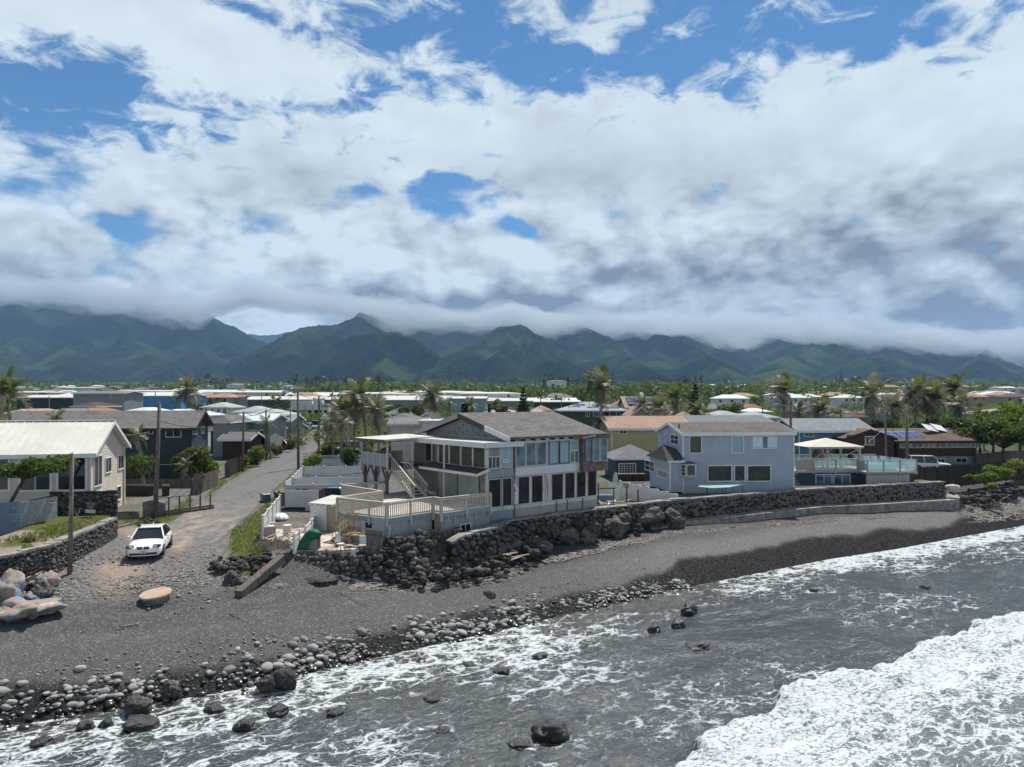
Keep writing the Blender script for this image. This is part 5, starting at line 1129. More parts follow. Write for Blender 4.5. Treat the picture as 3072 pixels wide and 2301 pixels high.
# graffiti-painted rock mass at the left edge
gr = empty('painted_rock_mass', (*onz(60, 1800, 2.6)[:2], 2.3), 0, 'graffiti-painted rock and concrete mass at the photo edge by the sand', 'rock')
def fn_graf(b, p):
    v = wco(b); n = b.noise(v, 3., 6, .65); col = b.mix(n, (.14, .125, .105), (.34, .30, .255))
    for sd, c in ((0., (.10, .22, .42)), (9., (.50, .17, .17)), (21., (.52, .40, .36))): col = b.mix(b.ss(b.noise(b.vm('ADD', v, (sd, sd * .5, 0.)), 1.15, 4, .6, .6), .60, .64, 0, .7), col, c)
    b.put(p.inputs['Base Color'], col); p.inputs['Roughness'].default_value = .9; b.put(p.inputs['Normal'], b.bump(n, 1.0, .12))
M['graffiti'] = mat('painted_rock', fn=fn_graf)
def loc_of(px, py, z): return onz(px, py, z) - gr.location
for k, (px, py, z, sx, sy, sz, m) in enumerate(((20, 1725, 3.6, 1.5, 1.5, 1.1, 'graffiti'), (60, 1700, 3.9, 1.2, 1.3, .8, 'graffiti'), (15, 1790, 3.0, 1.2, 1.3, 1.4, 'graffiti'), (60, 1830, 2.55, 2.6, 1.6, .75, 'graffiti'), (120, 1740, 3.3, .9, 1.2, .55, 'graffiti'), (128, 1775, 3.0, .6, .7, .75, 'lava'), (60, 1775, 3.0, .7, .7, .75, 'lava'), (92, 1795, 2.85, .5, .5, .4, 'graffiti'), (45, 1800, 2.8, .5, .5, .5, 'lava'), (-30, 1770, 3.0, 2.0, 2.0, 2.2, 'graffiti'), (140, 1755, 3.2, .5, .8, .8, 'graffiti'), (0, 1850, 2.4, 2.2, 1.5, .6, 'graffiti'))):
    o = link('boulder', rock_mesh(20 + k, M[m], 4, .55), None, gr, loc=loc_of(px, py, z)); o.scale = (sx * 1.35, sy * 1.3, sz * 1.3); o.rotation_euler = (0, .1, k * .9)
# round concrete slab with orange paint ring
sl = empty('round_slab', (*onz(468, 1783, 2.75)[:2], 2.6), 0, 'round concrete slab painted orange, half buried in the gravel', 'slab'); sl.rotation_euler = (R(8), R(-4), 0); sl.scale = (.86, .86, .86)
M['slab_paint'] = mat('orange_sprayed_concrete', fn=lambda b, p: (b.put(p.inputs['Base Color'], b.mix(b.ss(b.m('ADD', b.vm('LENGTH', b.vm('MULTIPLY', obco(b), (1.0, 1.6, 0.0))), 0.0) if False else b.noise(obco(b), 2.2, 4, .6, .5), .48, .58), (.36, .30, .235), (.40, .235, .155))), None)[0])
MB().lathe([(.66, -.3), (.70, .12), (.76, .18)], 22).build('base', M['concrete'], sl, True); MB().lathe([(.76, .17), (.84, .21), (.80, .28), (.30, .30), (.02, .31)], 22).build('top', M['slab_paint'], sl)
# pebble drifts (stuff)
def band(mb, n, smin, smax, fn, seed):
    g = random.Random(seed); k = 0
    while k < n:
        x, y = fn(g); 
        s_ = float(sdist(np.array([x]), np.array([y]), SHORE)[0]); k += 1
        r = smin + (smax - smin) * g.random() ** 3; z = ground_z(x, y) if s_ > -3 else -.1
        mb.rock((x, y, z + r * .1), (r * 1.2, r, r * .7), int(g.random() * 8), 1, .22, Matrix.Rotation(g.random() * 6, 3, 'Z'))
def shore_pt(s0, s1, x0, x1):
    P = [p for p in SHORE]
    def fn(g):
        x = g.uniform(x0, x1); y = float(np.interp(x, [p[0] for p in P], [p[1] for p in P])); s = g.uniform(s0, s1); return x - .55 * s, y + .83 * s
    return fn
pb = MB(); band(pb, 1300, .04, .14, shore_pt(.4, 2.8, -21, 12), 1); band(pb, 420, .04, .10, shore_pt(2.5, 9.5, -22, 30), 2); band(pb, 700, .05, .2, lambda g: (g.uniform(-24, -13.5), g.uniform(33.0, 40.0)), 3)
tag(pb.build('pebbles', M['cob_dry'], smooth=True), kind='stuff')
pw = MB(); band(pw, 900, .06, .22, shore_pt(-1.6, 1.4, -21, 10), 4); band(pw, 300, .05, .16, shore_pt(-.6, 1.6, 8, 30), 5)
tag(pw.build('wet_pebbles', M['cob_wet'], smooth=True), kind='stuff')
# cobbles: one object each
g = random.Random(23); cob = []
def cob_density(x): return 1.0 if -12 < x < 7 else .55
while len(cob) < 1500:
    x = g.uniform(-20.5, 11.5)
    if g.random() > cob_density(x) * (.25 + 1.2 * float(sst(fbm(np.array([x * .5]), np.array([0.3]), 3, 4), .35, .6)[0])): continue
    s = g.triangular(-1.6, 2.3, .55) * (1.0 if x < 4 else .6); wx, wy = shore_pt(s, s, x, x)(g); size = .12 + .23 * g.random() ** 1.8 + (.2 if g.random() < .06 else 0)
    cob.append((size * F / wy, wx, wy, s, size))
cob.sort(key=lambda c: -c[0]); rest = {True: MB(), False: MB()}
CM = {True: [rock_mesh(40 + k, M['cob_wet'], 2, .20) for k in range(8)], False: [rock_mesh(40 + k, M['cob_dry'], 2, .20) for k in range(8)]}
for i, (_, x, y, s, size) in enumerate(cob):
    wet = s < .35 + g.uniform(-.35, .35); z = max(ground_z(x, y), -.12) + size * .06
    if i < 300:
        o = link('cobble', CM[wet][i % 8], None, loc=(x, y, z)); o.scale = (size * g.uniform(1.0, 1.4), size * g.uniform(.8, 1.1), size * g.uniform(.5, .8)); o.rotation_euler = (g.uniform(-.3, .3), g.uniform(-.3, .3), g.random() * 6)
        tag(o, 'wet black cobble at the water edge' if wet else 'smooth pale grey dry cobble just above the water line', 'stone', 'wet cobbles' if wet else 'dry cobbles')
    else: rest[wet].rock((x, y, z), (size * 1.2, size, size * .65), i % 8, 2, .22, Matrix.Rotation(g.random() * 6, 3, 'Z'))
tag(rest[True].build('wet_cobbles', M['cob_wet'], smooth=True), kind='stuff'); tag(rest[False].build('dry_cobbles', M['cob_dry'], smooth=True), kind='stuff')
# named single stones
SB = [(1653, 2200, 96, 62, .12, 'large black wet boulder standing alone in the foamy shallows', 'boulder_wet'), (2070, 1838, 46, 40, .1, 'block-shaped black wet boulder near the wet sand edge', 'boulder_wet'), (2036, 1882, 46, 34, .05, 'black wet boulder behind the flat wave-washed one', 'boulder_wet'), (1964, 1895, 36, 28, .03, 'small round black boulder in the shallows beside a larger one', 'boulder_wet'),
      (2092, 1942, 66, 24, .0, 'flat black boulder awash in the open shallows', 'boulder_wet'), (850, 2036, 72, 54, .45, 'biggest grey dry boulder on the cobble bank', 'lava'), (800, 2052, 52, 38, .4, 'grey boulder beside the biggest one on the cobble bank', 'lava'), (430, 2172, 100, 34, .05, 'long low black wet boulder at the water edge', 'boulder_wet'), (415, 2118, 74, 44, .3, 'dark rounded boulder in the middle of the left cobble heap', 'lava'),
      (515, 2068, 46, 40, .5, 'dark grey upright cobble at the end of the left heap', 'lava'), (640, 2130, 50, 30, .05, 'wet boulder in the inlet between the cobble heaps', 'boulder_wet'), (735, 2180, 60, 32, .02, 'wet boulder standing in foam below the grey boulders', 'boulder_wet'), (835, 2135, 66, 30, .05, 'wet flat boulder awash beside the foam streaks', 'boulder_wet'), (124, 2232, 56, 26, .0, 'black wet stone alone in the foam at the corner', 'boulder_wet'),
      (320, 2175, 38, 28, .05, 'black wet stone left of the long low boulder', 'boulder_wet'), (258, 2180, 40, 28, .08, 'black wet stone at the left water edge', 'boulder_wet'), (1005, 2145, 44, 28, .02, 'wet boulder on the point of the middle cobble bank', 'boulder_wet'), (1325, 2195, 44, 22, .0, 'black stone awash left of the large lone boulder', 'boulder_wet'), (1405, 1996, 40, 16, .0, 'flat wet stone in the shallows below the bank', 'boulder_wet'), (1620, 1970, 40, 20, .02, 'wet stone among the first foam laces', 'boulder_wet'), (1505, 2014, 44, 18, .02, 'flat wet stone in the middle shallows', 'boulder_wet'), (2440, 1772, 22, 14, .0, 'small stone in the swash beyond the cobbles', 'boulder_wet'), (2776, 1762, 26, 12, .0, 'brown stone awash far out near the breaker', 'lava'),
      (1560, 2235, 60, 20, -.05, 'dark stone just under the surface left of the large boulder', 'boulder_wet'), (1295, 2100, 50, 18, .0, 'dark stone awash in the middle of the foam', 'boulder_wet')]
for i, (px, py, w, h, z, lb, m) in enumerate(SB):
    p = onz(px, py, z); s = p.y / F; rock_thing('boulder', lb, p, (w * s * 1.1, w * s * .95, h * s * 1.25), 60 + i, m, 4, .36, i * 1.1, group='stones in the shallows')
# ---------------------------------------------------------------- driftwood
def stick(p, L, a, r, seed, name='driftwood_stick', tilt=0.0, m='drift'):
    g = random.Random(seed); pts = [Vector((0, 0, 0))]; d = Vector((math.cos(a), math.sin(a), tilt))
    for i in range(4): d = (d + Vector((g.uniform(-.3, .3), g.uniform(-.3, .3), g.uniform(-.06, .1)))).normalized(); pts.append(pts[-1] + d * L / 4)
    return MB().tube(pts, r, r * .45, 6).build(name, M[m], smooth=True, loc=p)
DS = [(1555, 1730, 1.4, .7, .055, 'forked stick lying alone on the dark sand'), (1485, 1732, 1.3, .35, .06, 'straight bleached branch on the open dark sand'), (690, 1800, .9, -.6, .03, 'thin stick on the litter by the timber beam'), (355, 1835, 1.1, .5, .035, 'pale stick below the round slab'), (1010, 1760, 1.9, .2, .03, 'long thin branch at the foot of the dry-stone wall'), (1965, 1620, 1.0, .4, .03, 'bleached stick on the sand below the footing start'),
      (2205, 1604, 1.0, 1.2, .035, 'upright twiggy driftwood tuft on the open sand'), (1240, 1735, 2.2, .3, .03, 'thin curved branch on the sand below the heap'), (1930, 1655, .8, .9, .035, 'short stick on the sand near the boulders'), (130, 1650, .7, -.5, .03, 'pale stick on the retaining wall top'), (2060, 1570, .9, .6, .05, 'stick leaning at the foot of the wall corner')]
for i, (px, py, L, a, r, lb) in enumerate(DS):
    p = onz(px, py, 1.9); p.z = ground_z(p.x, p.y) + .05; p = onz(px, py, p.z); p.z = ground_z(p.x, p.y) + .06 if i != 9 else 4.9; tag(stick(p, L, a, r, i), lb, 'driftwood', 'loose driftwood sticks')
stump = empty('driftwood_stump', (0, 0, 0), 0, 'bleached broken driftwood stump resting on the dark sand', 'driftwood'); q = onz(1235, 1797, 1.7); q.z = ground_z(q.x, q.y); q = onz(1235, 1797, q.z); stump.location = q
MB().rock((0, 0, .18), (1.15, .55, .42), 4, 3, .5).build('root_mass', M['drift'], stump, True)
for k in range(5): MB().tube([(0, 0, .2), (-.35 + .25 * k, -.1 + .1 * (k % 2), .25), (-.75 + .4 * k, -.15, .12 + .1 * (k % 3))], .09, .02, 6).build('root', M['drift'], stump, True)
rock_thing('boulder', 'pitted grey stone alone on the smooth sand', onz(1470, 1782, 1.55), (.75, .6, .5), 9, 'lava', 3, .3)
lit = MB(); g = random.Random(3)
def litter(n, fn, L0, L1, r=.014):
    for i in range(n):
        x, y = fn(g); a = g.random() * 3.2 + .2; L = g.uniform(L0, L1) * (2.0 if g.random() < .06 else 1); z = ground_z(x, y) + .03; dx, dy = math.cos(a) * L, math.sin(a) * L; b_ = g.uniform(-.1, .1) * L
        lit.tube([(x, y, z), (x + dx * .5 - dy * .15, y + dy * .5 + dx * .15, z + abs(b_)), (x + dx, y + dy, z + .02)], r * g.uniform(.7, 1.8), r * .5, 4, False)
litter(420, along([(-23, 33), (-19, 35.2), (-15.5, 36.8)], 2.0, 0), .15, .6, .02); litter(340, along([(-9, 39.0), (-6.5, 40.0), (-2.6, 41.8), (.6, 45.5)], 1.0, .8), .2, .9, .026); litter(340, along([(1.2, 46.8), (6, 51.2), (11, 55)], .9, 1.3), .2, .9, .026)
litter(220, along([(12, 55.2), (22, 60), (34, 65.5)], .8, .7), .25, .9, .026); litter(700, along([(42, 69.5), (47, 72), (54, 76), (62, 81)], 4.0, 1.4), .3, 1.8, .045)
tag(lit.build('driftwood_litter', M['drift']), kind='stuff')
# white torn sheets and boards on the heap
for px, py, z, rx, lb in ((1238, 1655, 2.9, .5, 'torn white sheet scrap on the rocks, the upper one'), (1212, 1685, 2.5, .8, 'torn white sheet scrap on the rocks, the lower one')):
    p = onz(px, py, z); o = MB().prism([(-.4, 0, -.3), (-.1, .02, -.45), (.3, 0, -.3), (.55, 0, .1), (.2, .01, .15), (.25, 0, .4), (-.2, 0, .35), (-.6, 0, .1)], (0, .02, 0)).build('torn_sheet', M['vinyl'], loc=p + Vector((0, -.35, .05))); o.rotation_euler = (-rx, .2, .2); tag(o, lb, 'sheet')
for i, (px, py, z, L, a, m, lb) in enumerate(((1495, 1672, 2.15, 1.7, .15, 'wood_tan', 'reddish plank at the foot of the boulders'), (1560, 1672, 2.15, 1.3, .5, 'drift', 'bleached broken boards, the longest of the scrap pile'), (1545, 1680, 2.1, 1.0, .8, 'drift', 'bleached broken board leaning over the scrap pile'), (1530, 1665, 2.3, .9, .3, 'drift', 'bleached board at the back of the scrap pile'), (1602, 1615, 2.75, .55, 0., 'vinyl', 'small white board scrap on a boulder'), (1608, 1668, 2.05, .4, .1, 'wood_tan', 'short tan wood block on the drift line'))):
    p = onz(px, py, z); d = Vector((math.cos(a), math.sin(a), 0)) * L / 2; tag(MB().bar(-d, d + Vector((0, 0, .08)), .16, .05).build('scrap_board', M[m], loc=p + Vector((0, 0, .05))), lb, 'board', 'board scraps on the drift line')
# ================================================================ neighbouring houses
def corner_loc(px, Y, z): return Vector(((px - CX) / F * Y, Y, z))
# ---- cream house with the white standing-seam roof
RZ1 = R(14); wL, dL = 18.0, 8.0; cr = Vector((-29.4, 50.0)); lc = cr - Vector((math.cos(RZ1), math.sin(RZ1))) * wL
M['w_creamgrey'] = mat('cream_grey_siding', fn=paint_fn((.62, .55, .46), (.48, .42, .35), .25, rough=.6))
cream = house('metal_roof_house', 'cream lap-sided house with white standing-seam metal roof', (lc.x, lc.y, 3.4), RZ1, wL, dL, 4.95, 'gx', 1.95, .45, 'w_creamgrey', 'roof_metal', [
    ('f', 176, 256, 1372, 1468, dict(nm=1, fw=.14)), ('f', 63, 150, 1372, 1469, dict(nm=1, fw=.14)), ('f', -40, 25, 1372, 1469, dict(nm=1, fw=.14)),
    ('r', 281, 303, 1369, 1456, dict(nm=1, fw=.06)), ('r', 315, 331, 1374, 1416, dict(nm=1)), ('r', 353, 368, 1367, 1406, dict(nm=1)), ('r', 350, 360, 1460, 1498, {}), ('r', 294, 305, 1476, 1484, {})], 'w_creamgrey', faces='fr')
seam = MB().bx(-.02, .02, 0, 1, 0, .05).mesh('seam'); seam.materials.append(M['roof_metal'])
kk = 1.95 / 4.0; ang = math.atan(kk); Ls = math.hypot(4.45, 4.45 * kk)
for i in range(34):
    o = link('seam', seam, None, cream, loc=(-.2 + i * .555, -.45, 4.95 - .45 * kk + .15)); o.rotation_euler.x = ang; o.scale.y = Ls
MB().bx(-.5, wL + .5, 3.85, 4.15, 4.95 + 1.95 + .13, 4.95 + 1.95 + .22).build('ridge_cap', M['roof_metal'], cream)
MB().bx(3.6, 3.68, 1.0, 1.08, 5.4, 6.1).build('vent_pipe', M['steel'], cream); MB().bx(wL - .12, wL + .12, dL - .1, dL + .15, 0, 4.9).build('corner_post', M['w_creamgrey'], cream)
for i in range(14): MB().bx(.6 + i * 1.25, .66 + i * 1.25, -.5, -.02, 4.62, 4.72).build('rafter_end', M['wood_pale'], cream)
# ---- lavender house by the sea wall
M['roof_lav'] = mat('worn_grey_shingles', fn=shingle_fn((.115, .105, .096), (.185, .172, .16)))
lav_o = corner_loc(2049, 64.0, 3.8); RZ2 = R(8); pw_ = Plane(lav_o, (math.cos(RZ2), math.sin(RZ2))); wv = pw_.t(2381)
lav = house('lavender_house', 'two-storey lavender clapboard house with low brown-grey roof above the sea wall', lav_o, RZ2, wv, 6.6, 5.15, 'gx', .80, .18, 'w_lav', 'roof_lav', [
    ('f', 2069, 2103, 1309, 1358, {}), ('f', 2195, 2229, 1310, 1358, dict(pane='curtain')), ('f', 2259, 2328, 1310, 1344, dict(pane='glass_blue', curtain='pair')),
    ('f', 2124, 2193, 1398, 1442, dict(pane='shade', fw=.10)), ('f', 2204, 2233, 1398, 1442, dict(pane='shade', fw=.10)), ('f', 2243, 2310, 1398, 1442, dict(pane='shade', fw=.10, nm=0)),
    ('l', 2014, 2036, 1306, 1331, dict(nm=1, nh=1))], 'w_lav', faces='fl')
MB().bx(.1, wv - .1, .05, 6.4, -.75, -.02).build('skirt', M['wood_dark'], lav)
an_w = -pw_.t(2010)
MB().bx(-an_w, -.03, .0, 5.4, 0, 2.82).build('wall', M['w_lav'], lav)
siding(lav, Vector((-an_w, 0, 0)), Xf, Nf, an_w + .05, 0, 2.8, M['w_lav']); siding(lav, Vector((-an_w, 5.4, 0)), Vector((0, -1, 0)), Vector((-1, 0, 0)), 5.4, 0, 2.8, M['w_lav'])
ar = MB(); q = [(-an_w - .35, -.35, 2.78), (.05, -.35, 2.95), (-.02, 1.6, 3.75), (-an_w + .2, 2.6, 3.95), (-an_w - .35, 5.7, 2.78), (-.03, 5.0, 3.9)]
ar.add(q, [(0, 1, 2, 3), (0, 3, 4), (3, 2, 5), (3, 5, 4)]).build('annex_roof', M['roof_dark'], lav)
MB().bx(-an_w - .36, .05, -.40, -.36, 2.66, 2.80).build('fascia', M['trim'], lav); MB().bx(-an_w - .05, -an_w + .05, -.06, .05, 0, 2.78).build('corner_board', M['trim'], lav)
pal = Plane((lav_o.x - math.cos(RZ2) * an_w - math.sin(RZ2) * 5.4, lav_o.y - math.sin(RZ2) * an_w + math.cos(RZ2) * 5.4), (math.sin(RZ2), -math.cos(RZ2)))
for a, b, c, d, kw in ((1937, 1964, 1384, 1411, dict(nm=1, nh=1)), (1973, 2002, 1412, 1430, dict(pane='frost'))):
    window(lav, Vector((-an_w, 5.4, 0)), Vector((0, -1, 0)), Vector((-1, 0, 0)), pal.t(a), pal.t(b), pal.z((a + b) / 2, d) - 3.8, pal.z((a + b) / 2, c) - 3.8, **kw)
bc = pw_.t(2066); bz0, bz1 = pw_.z(2066, 1432) - 3.8, pw_.z(2066, 1390) - 3.8
bay = MB().prism([(bc - .68, -.03, bz0), (bc - .42, -.5, bz0), (bc + .42, -.5, bz0), (bc + .68, -.03, bz0)], (0, 0, bz1 - bz0)).build('bay_window', M['w_lav'], lav)
MB().add([(bc - .75, -.03, bz1), (bc - .46, -.56, bz1), (bc + .46, -.56, bz1), (bc + .75, -.03, bz1), (bc, -.03, bz1 + .22)], [(0, 1, 4), (1, 2, 4), (2, 3, 4), (3, 2, 1, 0)]).build('bay_roof', M['roof_brown'], bay)
window(bay, Vector((0, -.5, 0)), Xf, Nf, bc - .36, bc + .36, bz0 + .22, bz1 - .12, 'glass', 0, .05); 
for s in (-1, 1):
    a = Vector((.26 * 1, .47 * s, 0)).normalized(); dd = Vector((.484, s * -.875, 0)) if s < 0 else Vector((.484, .875, 0))
    Ax = Vector((.26, -.47, 0)).normalized() if s < 0 else Vector((.26, .47, 0)).normalized(); Nx = Vector((Ax.y, -Ax.x, 0))
    window(bay, Vector((bc - .68, -.03, 0)) if s < 0 else Vector((bc + .42, -.5, 0)), Ax, Nx, .08, .44, bz0 + .22, bz1 - .12, 'glass', 0, .04, nh=2)
MB().bx(pw_.t(2055) - .05, pw_.t(2055) + .05, 1.4, 1.5, 5.3, 6.0).build('vent_pipe', M['iron'], lav)
# teal sheet table in front
tt = empty('sheet_table', corner_loc(2166, 62.0, 3.5), RZ2, 'pale teal sheet on thin posts in front of the lavender house', 'table')
MB().prism([(-2.4, -.5, 1.08), (-1.3, -.85, .98), (.3, -.75, 1.0), (2.4, .15, 1.2), (1.5, .6, 1.25), (-1.6, .4, 1.2)], (0, 0, .04)).build('top', mat('teal_sheet', fn=paint_fn((.30, .45, .42), (.45, .52, .48), .4, rough=.3)), tt)
for x, y in ((-1.6, -.5), (-.2, -.5), (.9, -.4), (1.9, .1), (-1.2, .3), (.5, .35)): MB().tube([(x, y, -.3), (x, y, 1.05)], .025, .025, 6).build('leg', M['iron'], tt)
# ---- slate-blue cottage with white french doors
cot_o = corner_loc(1849, 74.0, 3.75); cot = house('cottage', 'small slate-blue cottage with white french doors and hipped grey roof', cot_o, R(6), 4.4, 5.0, 2.25, 'hip', 1.25, .35, 'w_slate', 'roof_slate', [('l', 1817, 1824, 1380, 1404, {})], None, corner=False)
pc = Plane(cot_o, (math.cos(R(6)), math.sin(R(6))))
for a, b in ((1858, 1880), (1883, 1905)):
    window(cot, Vector((0, 0, 0)), Xf, Nf, pc.t(a), pc.t(b), pc.z(1880, 1426) - 3.75, pc.z(1880, 1392) - 3.75, 'glass', 2, .10, 'white', 4, 'french_door')
MB().bx(2.0, 2.4, 1.5, 1.6, 3.0, 3.1).build('roof_vent', M['iron'], cot)
cd = empty('cottage_rail', corner_loc(1853, 71.5, 3.75), R(4), 'dark board rail with pale cap in front of the cottage', 'fence')
for i in range(8): MB().bx(i * .34, i * .34 + .32, 0, .04, .1, .82).build('board', M['wood_dark'], cd)
MB().bx(-.05, 2.75, -.05, .10, .84, .92).build('cap', M['wood_pale'], cd)
# ---- yellow house, grey-roofed house, green solar house
yel_o = corner_loc(1836, 88.0, 3.8); house('yellow_house', 'yellow house with broad tan shingle roof behind the cottage', yel_o, R(6), 9.6, 8.0, 4.75, 'gx', 1.25, .5, 'w_yellow', 'roof_tan', [('f', 1860, 1879, 1286, 1300, dict(nm=1)), ('f', 1921, 1944, 1284, 1291, {}), ('f', 1846, 1856, 1289, 1297, dict(pane='frost'))], 'w_yellow', faces='f')
gre_o = corner_loc(1690, 128.0, 4.4); gre = house('green_house', 'dark green two-storey house with solar panels on its hipped roof', gre_o, R(3), 11.3, 9, 5.75, 'hip', 1.55, .6, 'w_green', 'roof_light', [('f', 1757, 1768, 1232, 1249, dict(nm=1)), ('f', 1780, 1828, 1232, 1250, dict(nm=2)), ('f', 1849, 1871, 1233, 1248, dict(nm=1))], None, corner=False)
for x, y, z, w, d, a in ((2.2, 1.2, 6.25, 2.3, 1.2, 0), (3.2, 2.5, 6.7, 2.2, 1.2, 0), (5.2, 1.0, 6.2, 1.7, 1.1, 0), (6.3, 2.2, 6.6, 1.7, 1.1, 0), (8.6, 1.1, 6.3, 3.2, 1.2, 0)):
    MB().box((x, y, z), (w, d, .05), Matrix.Rotation(R(19), 3, 'X')).build('solar_panel', M['solar'], gre)
MB().bx(-.3, 5, -1.5, 0, 2.0, 2.9).build('balcony', M['w_green'], gre)
# ---- blue house and brown beach house on the right
blu_o = corner_loc(2398, 88.0, 3.9); blu = house('blue_house', 'deep blue two-storey house with grey shingle roof beside the gazebo', blu_o, R(5), 9.2, 7.5, 4.35, 'gx', 1.25, .45, 'w_blue', 'roof_blue', [('f', 2412, 2440, 1295, 1309, dict(nm=1))], 'w_blue', faces='fl')
br_o = corner_loc(2692, 90.0, 3.4); brn = house('brown_house', 'long dark brown house with a band of windows and solar panels on the roof', br_o, R(5), 10.6, 8.0, 3.55, 'gx', 1.2, .75, 'w_brown', 'roof_brown', [], None, corner=False, trim='wood_dark')
pb_ = Plane(br_o, (math.cos(R(5)), math.sin(R(5))))
for i in range(7):
    a = 2700 + i * 35; window(brn, O0, Xf, Nf, pb_.t(a), pb_.t(a + 31), pb_.z(2820, 1342) - 3.4, pb_.z(2820, 1321) - 3.4, 'glass' if i in (1, 3) else 'frost' if i in (2, 5) else 'glass_blue', 1, .05)
for i in range(30): MB().bx(.05 + i * .35, .38 + i * .35, -.04, -.005, pb_.z(2820, 1367) - 3.4, pb_.z(2820, 1345) - 3.4).build('board', M['w_brown'], brn)
MB().bx(1.9, 10.3, -.03, .0, -.4, pb_.z(2820, 1369) - 3.4).build('lower_wall', M['w_grey'], brn)
for a, b, c, d, nm in ((2746, 2768, 1376, 1388, 1), (2801, 2832, 1377, 1396, 2), (2867, 2898, 1375, 1387, 1)): window(brn, Vector((0, -.03, 0)), Xf, Nf, pb_.t(a), pb_.t(b), pb_.z(a, d) - 3.4, pb_.z(a, c) - 3.4, 'glass', nm, .06)
sl_ = math.atan(1.2 / 4.0)
for i in range(6): MB().box((-1.6 + i * 1.02, 1.6, 4.13 + .08), (1.0, 2.6, .05), Matrix.Rotation(sl_, 3, 'X')).build('solar_panel', M['solar'], brn)
for i in range(2): MB().box((6.0 + i * 1.5, 2.4 + i * .4, 5.0), (1.7, 1.5, .06), Matrix.Rotation(R(30), 3, 'X') @ Matrix.Rotation(R(12), 3, 'Y')).build('water_heater_panel', M['vinyl'], brn)
g_o = corner_loc(2536, 86.0, 3.6); house('brown_gable_house', 'dark brown gabled house part with small windows behind the pool deck', g_o, R(5), 6.1, 8.0, 3.75, 'gy', 1.0, .3, 'w_brown', 'roof_brown', [('f', 2540, 2555, 1303, 1311, dict(nm=1)), ('f', 2596, 2621, 1310, 1334, dict(nm=1))], None, corner=False, trim='wood_dark')
# ---- pool deck house: glass-railed deck, gazebo, loungers
pd_o = corner_loc(2598, 70.0, 3.0); pd = empty('pool_deck', pd_o, R(5), 'raised pool deck with pale frame and glass balustrade above the sea wall', 'deck')
pp = Plane(pd_o, (math.cos(R(5)), math.sin(R(5)))); wp = pp.t(2742); zf = 2.0; M['pool_panel'] = mat('pale_board', fn=paint_fn((.40, .43, .42), (.28, .28, .26), .35)); M['deck_trim'] = mat('taupe_trim', fn=paint_fn((.40, .37, .33), (.24, .19, .14), .5))
xl = -(2598 - 2462) / F * 70.5 - .2
MB().bx(0, wp, 0, 6.5, -.6, zf - .25).build('wall', M['w_slate'], pd); MB().bx(xl - 1.8, -.02, 1.3, 6.5, -.6, zf - .2).build('wall', M['w_slate'], pd)
for i in range(12): MB().bx(.02 + i * wp * .9 / 12, (i + 1) * wp * .9 / 12 - .01, -.05, -.005, -.5, zf - .28).build('board', M['pool_panel'], pd)
MB().bx(-.15, wp + .25, -.25, 6.6, zf - .2, zf).build('deck_floor', M['deck_trim'], pd); MB().bx(xl - 1.9, -.17, 1.1, 6.6, zf - .18, zf + .002).build('deck_floor', M['deck_trim'], pd)
glass = mat('clear_glass', (.60, .80, .80), .05, spec=.5, fn=lambda b, p: setattr(p.inputs['Alpha'], 'default_value', .32))
M['clear'] = glass
def balus(x0, x1, y, n, m='clear', z1=1.15):
    w = (x1 - x0) / n
    for i in range(n): MB().bx(x0 + i * w + .06, x0 + (i + 1) * w - .06, y - .01, y + .01, zf + .12, zf + z1 - .03).build('glass_panel' if m == 'clear' else 'rail_panel', M[m], pd)
    for i in range(n + 1): MB().bx(x0 + i * w - .06, x0 + i * w + .06, y - .06, y + .06, zf - .3, zf + z1).build('post', M['deck_trim'], pd)
    MB().bx(x0, x1, y - .07, y + .07, zf + z1 + .003, zf + z1 + .06).build('handrail', M['pool_panel'], pd); MB().bx(x0, x1, y - .04, y + .04, zf + .03, zf + .11).build('rail', M['deck_trim'], pd)
balus(0, wp + .1, -.2, 3); balus(xl, -.2, 1.15, 2); balus(xl - 1.8, xl - .1, 1.15, 1, 'deck_trim'); balus(xl - 1.8, wp, 6.4, 7)
for i in range(3):
    y = -.1 + i * 2.1; MB().bx(wp + .1, wp + .12, y + .08, y + 2.0, zf + .12, zf + 1.1).build('glass_panel', M['clear'], pd)
MB().bx(-.24, -.18, -.14, 1.05, zf + .1, zf + 1.1).build('rail_panel', M['deck_trim'], pd)
for a in (2471, 2525): window(pd, Vector((0, 1.3, 0)), Xf, Nf, pp.t(a) * 1.02, pp.t(a + 46) * 1.02, .55, 1.6, 'glass_blue', 1, .07)
M['pool_water'] = mat('pool_water', (.10, .46, .50), .06)
po = empty('plunge_pool', pd_o + Vector((1.2, 1.9, zf)), R(5), 'turquoise plunge pool behind the glass balustrade', 'pool')
MB().bx(-.4, 2.6, -.6, 1.4, .01, .62).build('rim', mat('pool_shell', (.30, .62, .64), .3), po); MB().bx(-.25, 2.45, -.45, 1.25, .625, .64).build('water', M['pool_water'], po)
for i, px in enumerate((2612, 2636, 2662)):
    q = empty('lounge_chair', corner_loc(px, 74.2, 3.0 + zf), R(5), ['white lounge chair on the pool deck, closest to the gazebo', 'white lounge chair on the pool deck, middle of three', 'white lounge chair on the pool deck, farthest from the gazebo'][i], 'lounge chair', 'lounge chairs on the pool deck')
    MB().box((0, -.1, .32), (.6, 1.1, .05)).build('seat', M['vinyl'], q); MB().box((0, .62, .72), (.6, .05, .9), Matrix.Rotation(R(-25), 3, 'X')).build('backrest', M['vinyl'], q)
    for x in (-.26, .26):
        for y in (-.55, .35): MB().bx(x - .03, x + .03, y - .03, y + .03, 0, .3).build('leg', M['vinyl'], q)
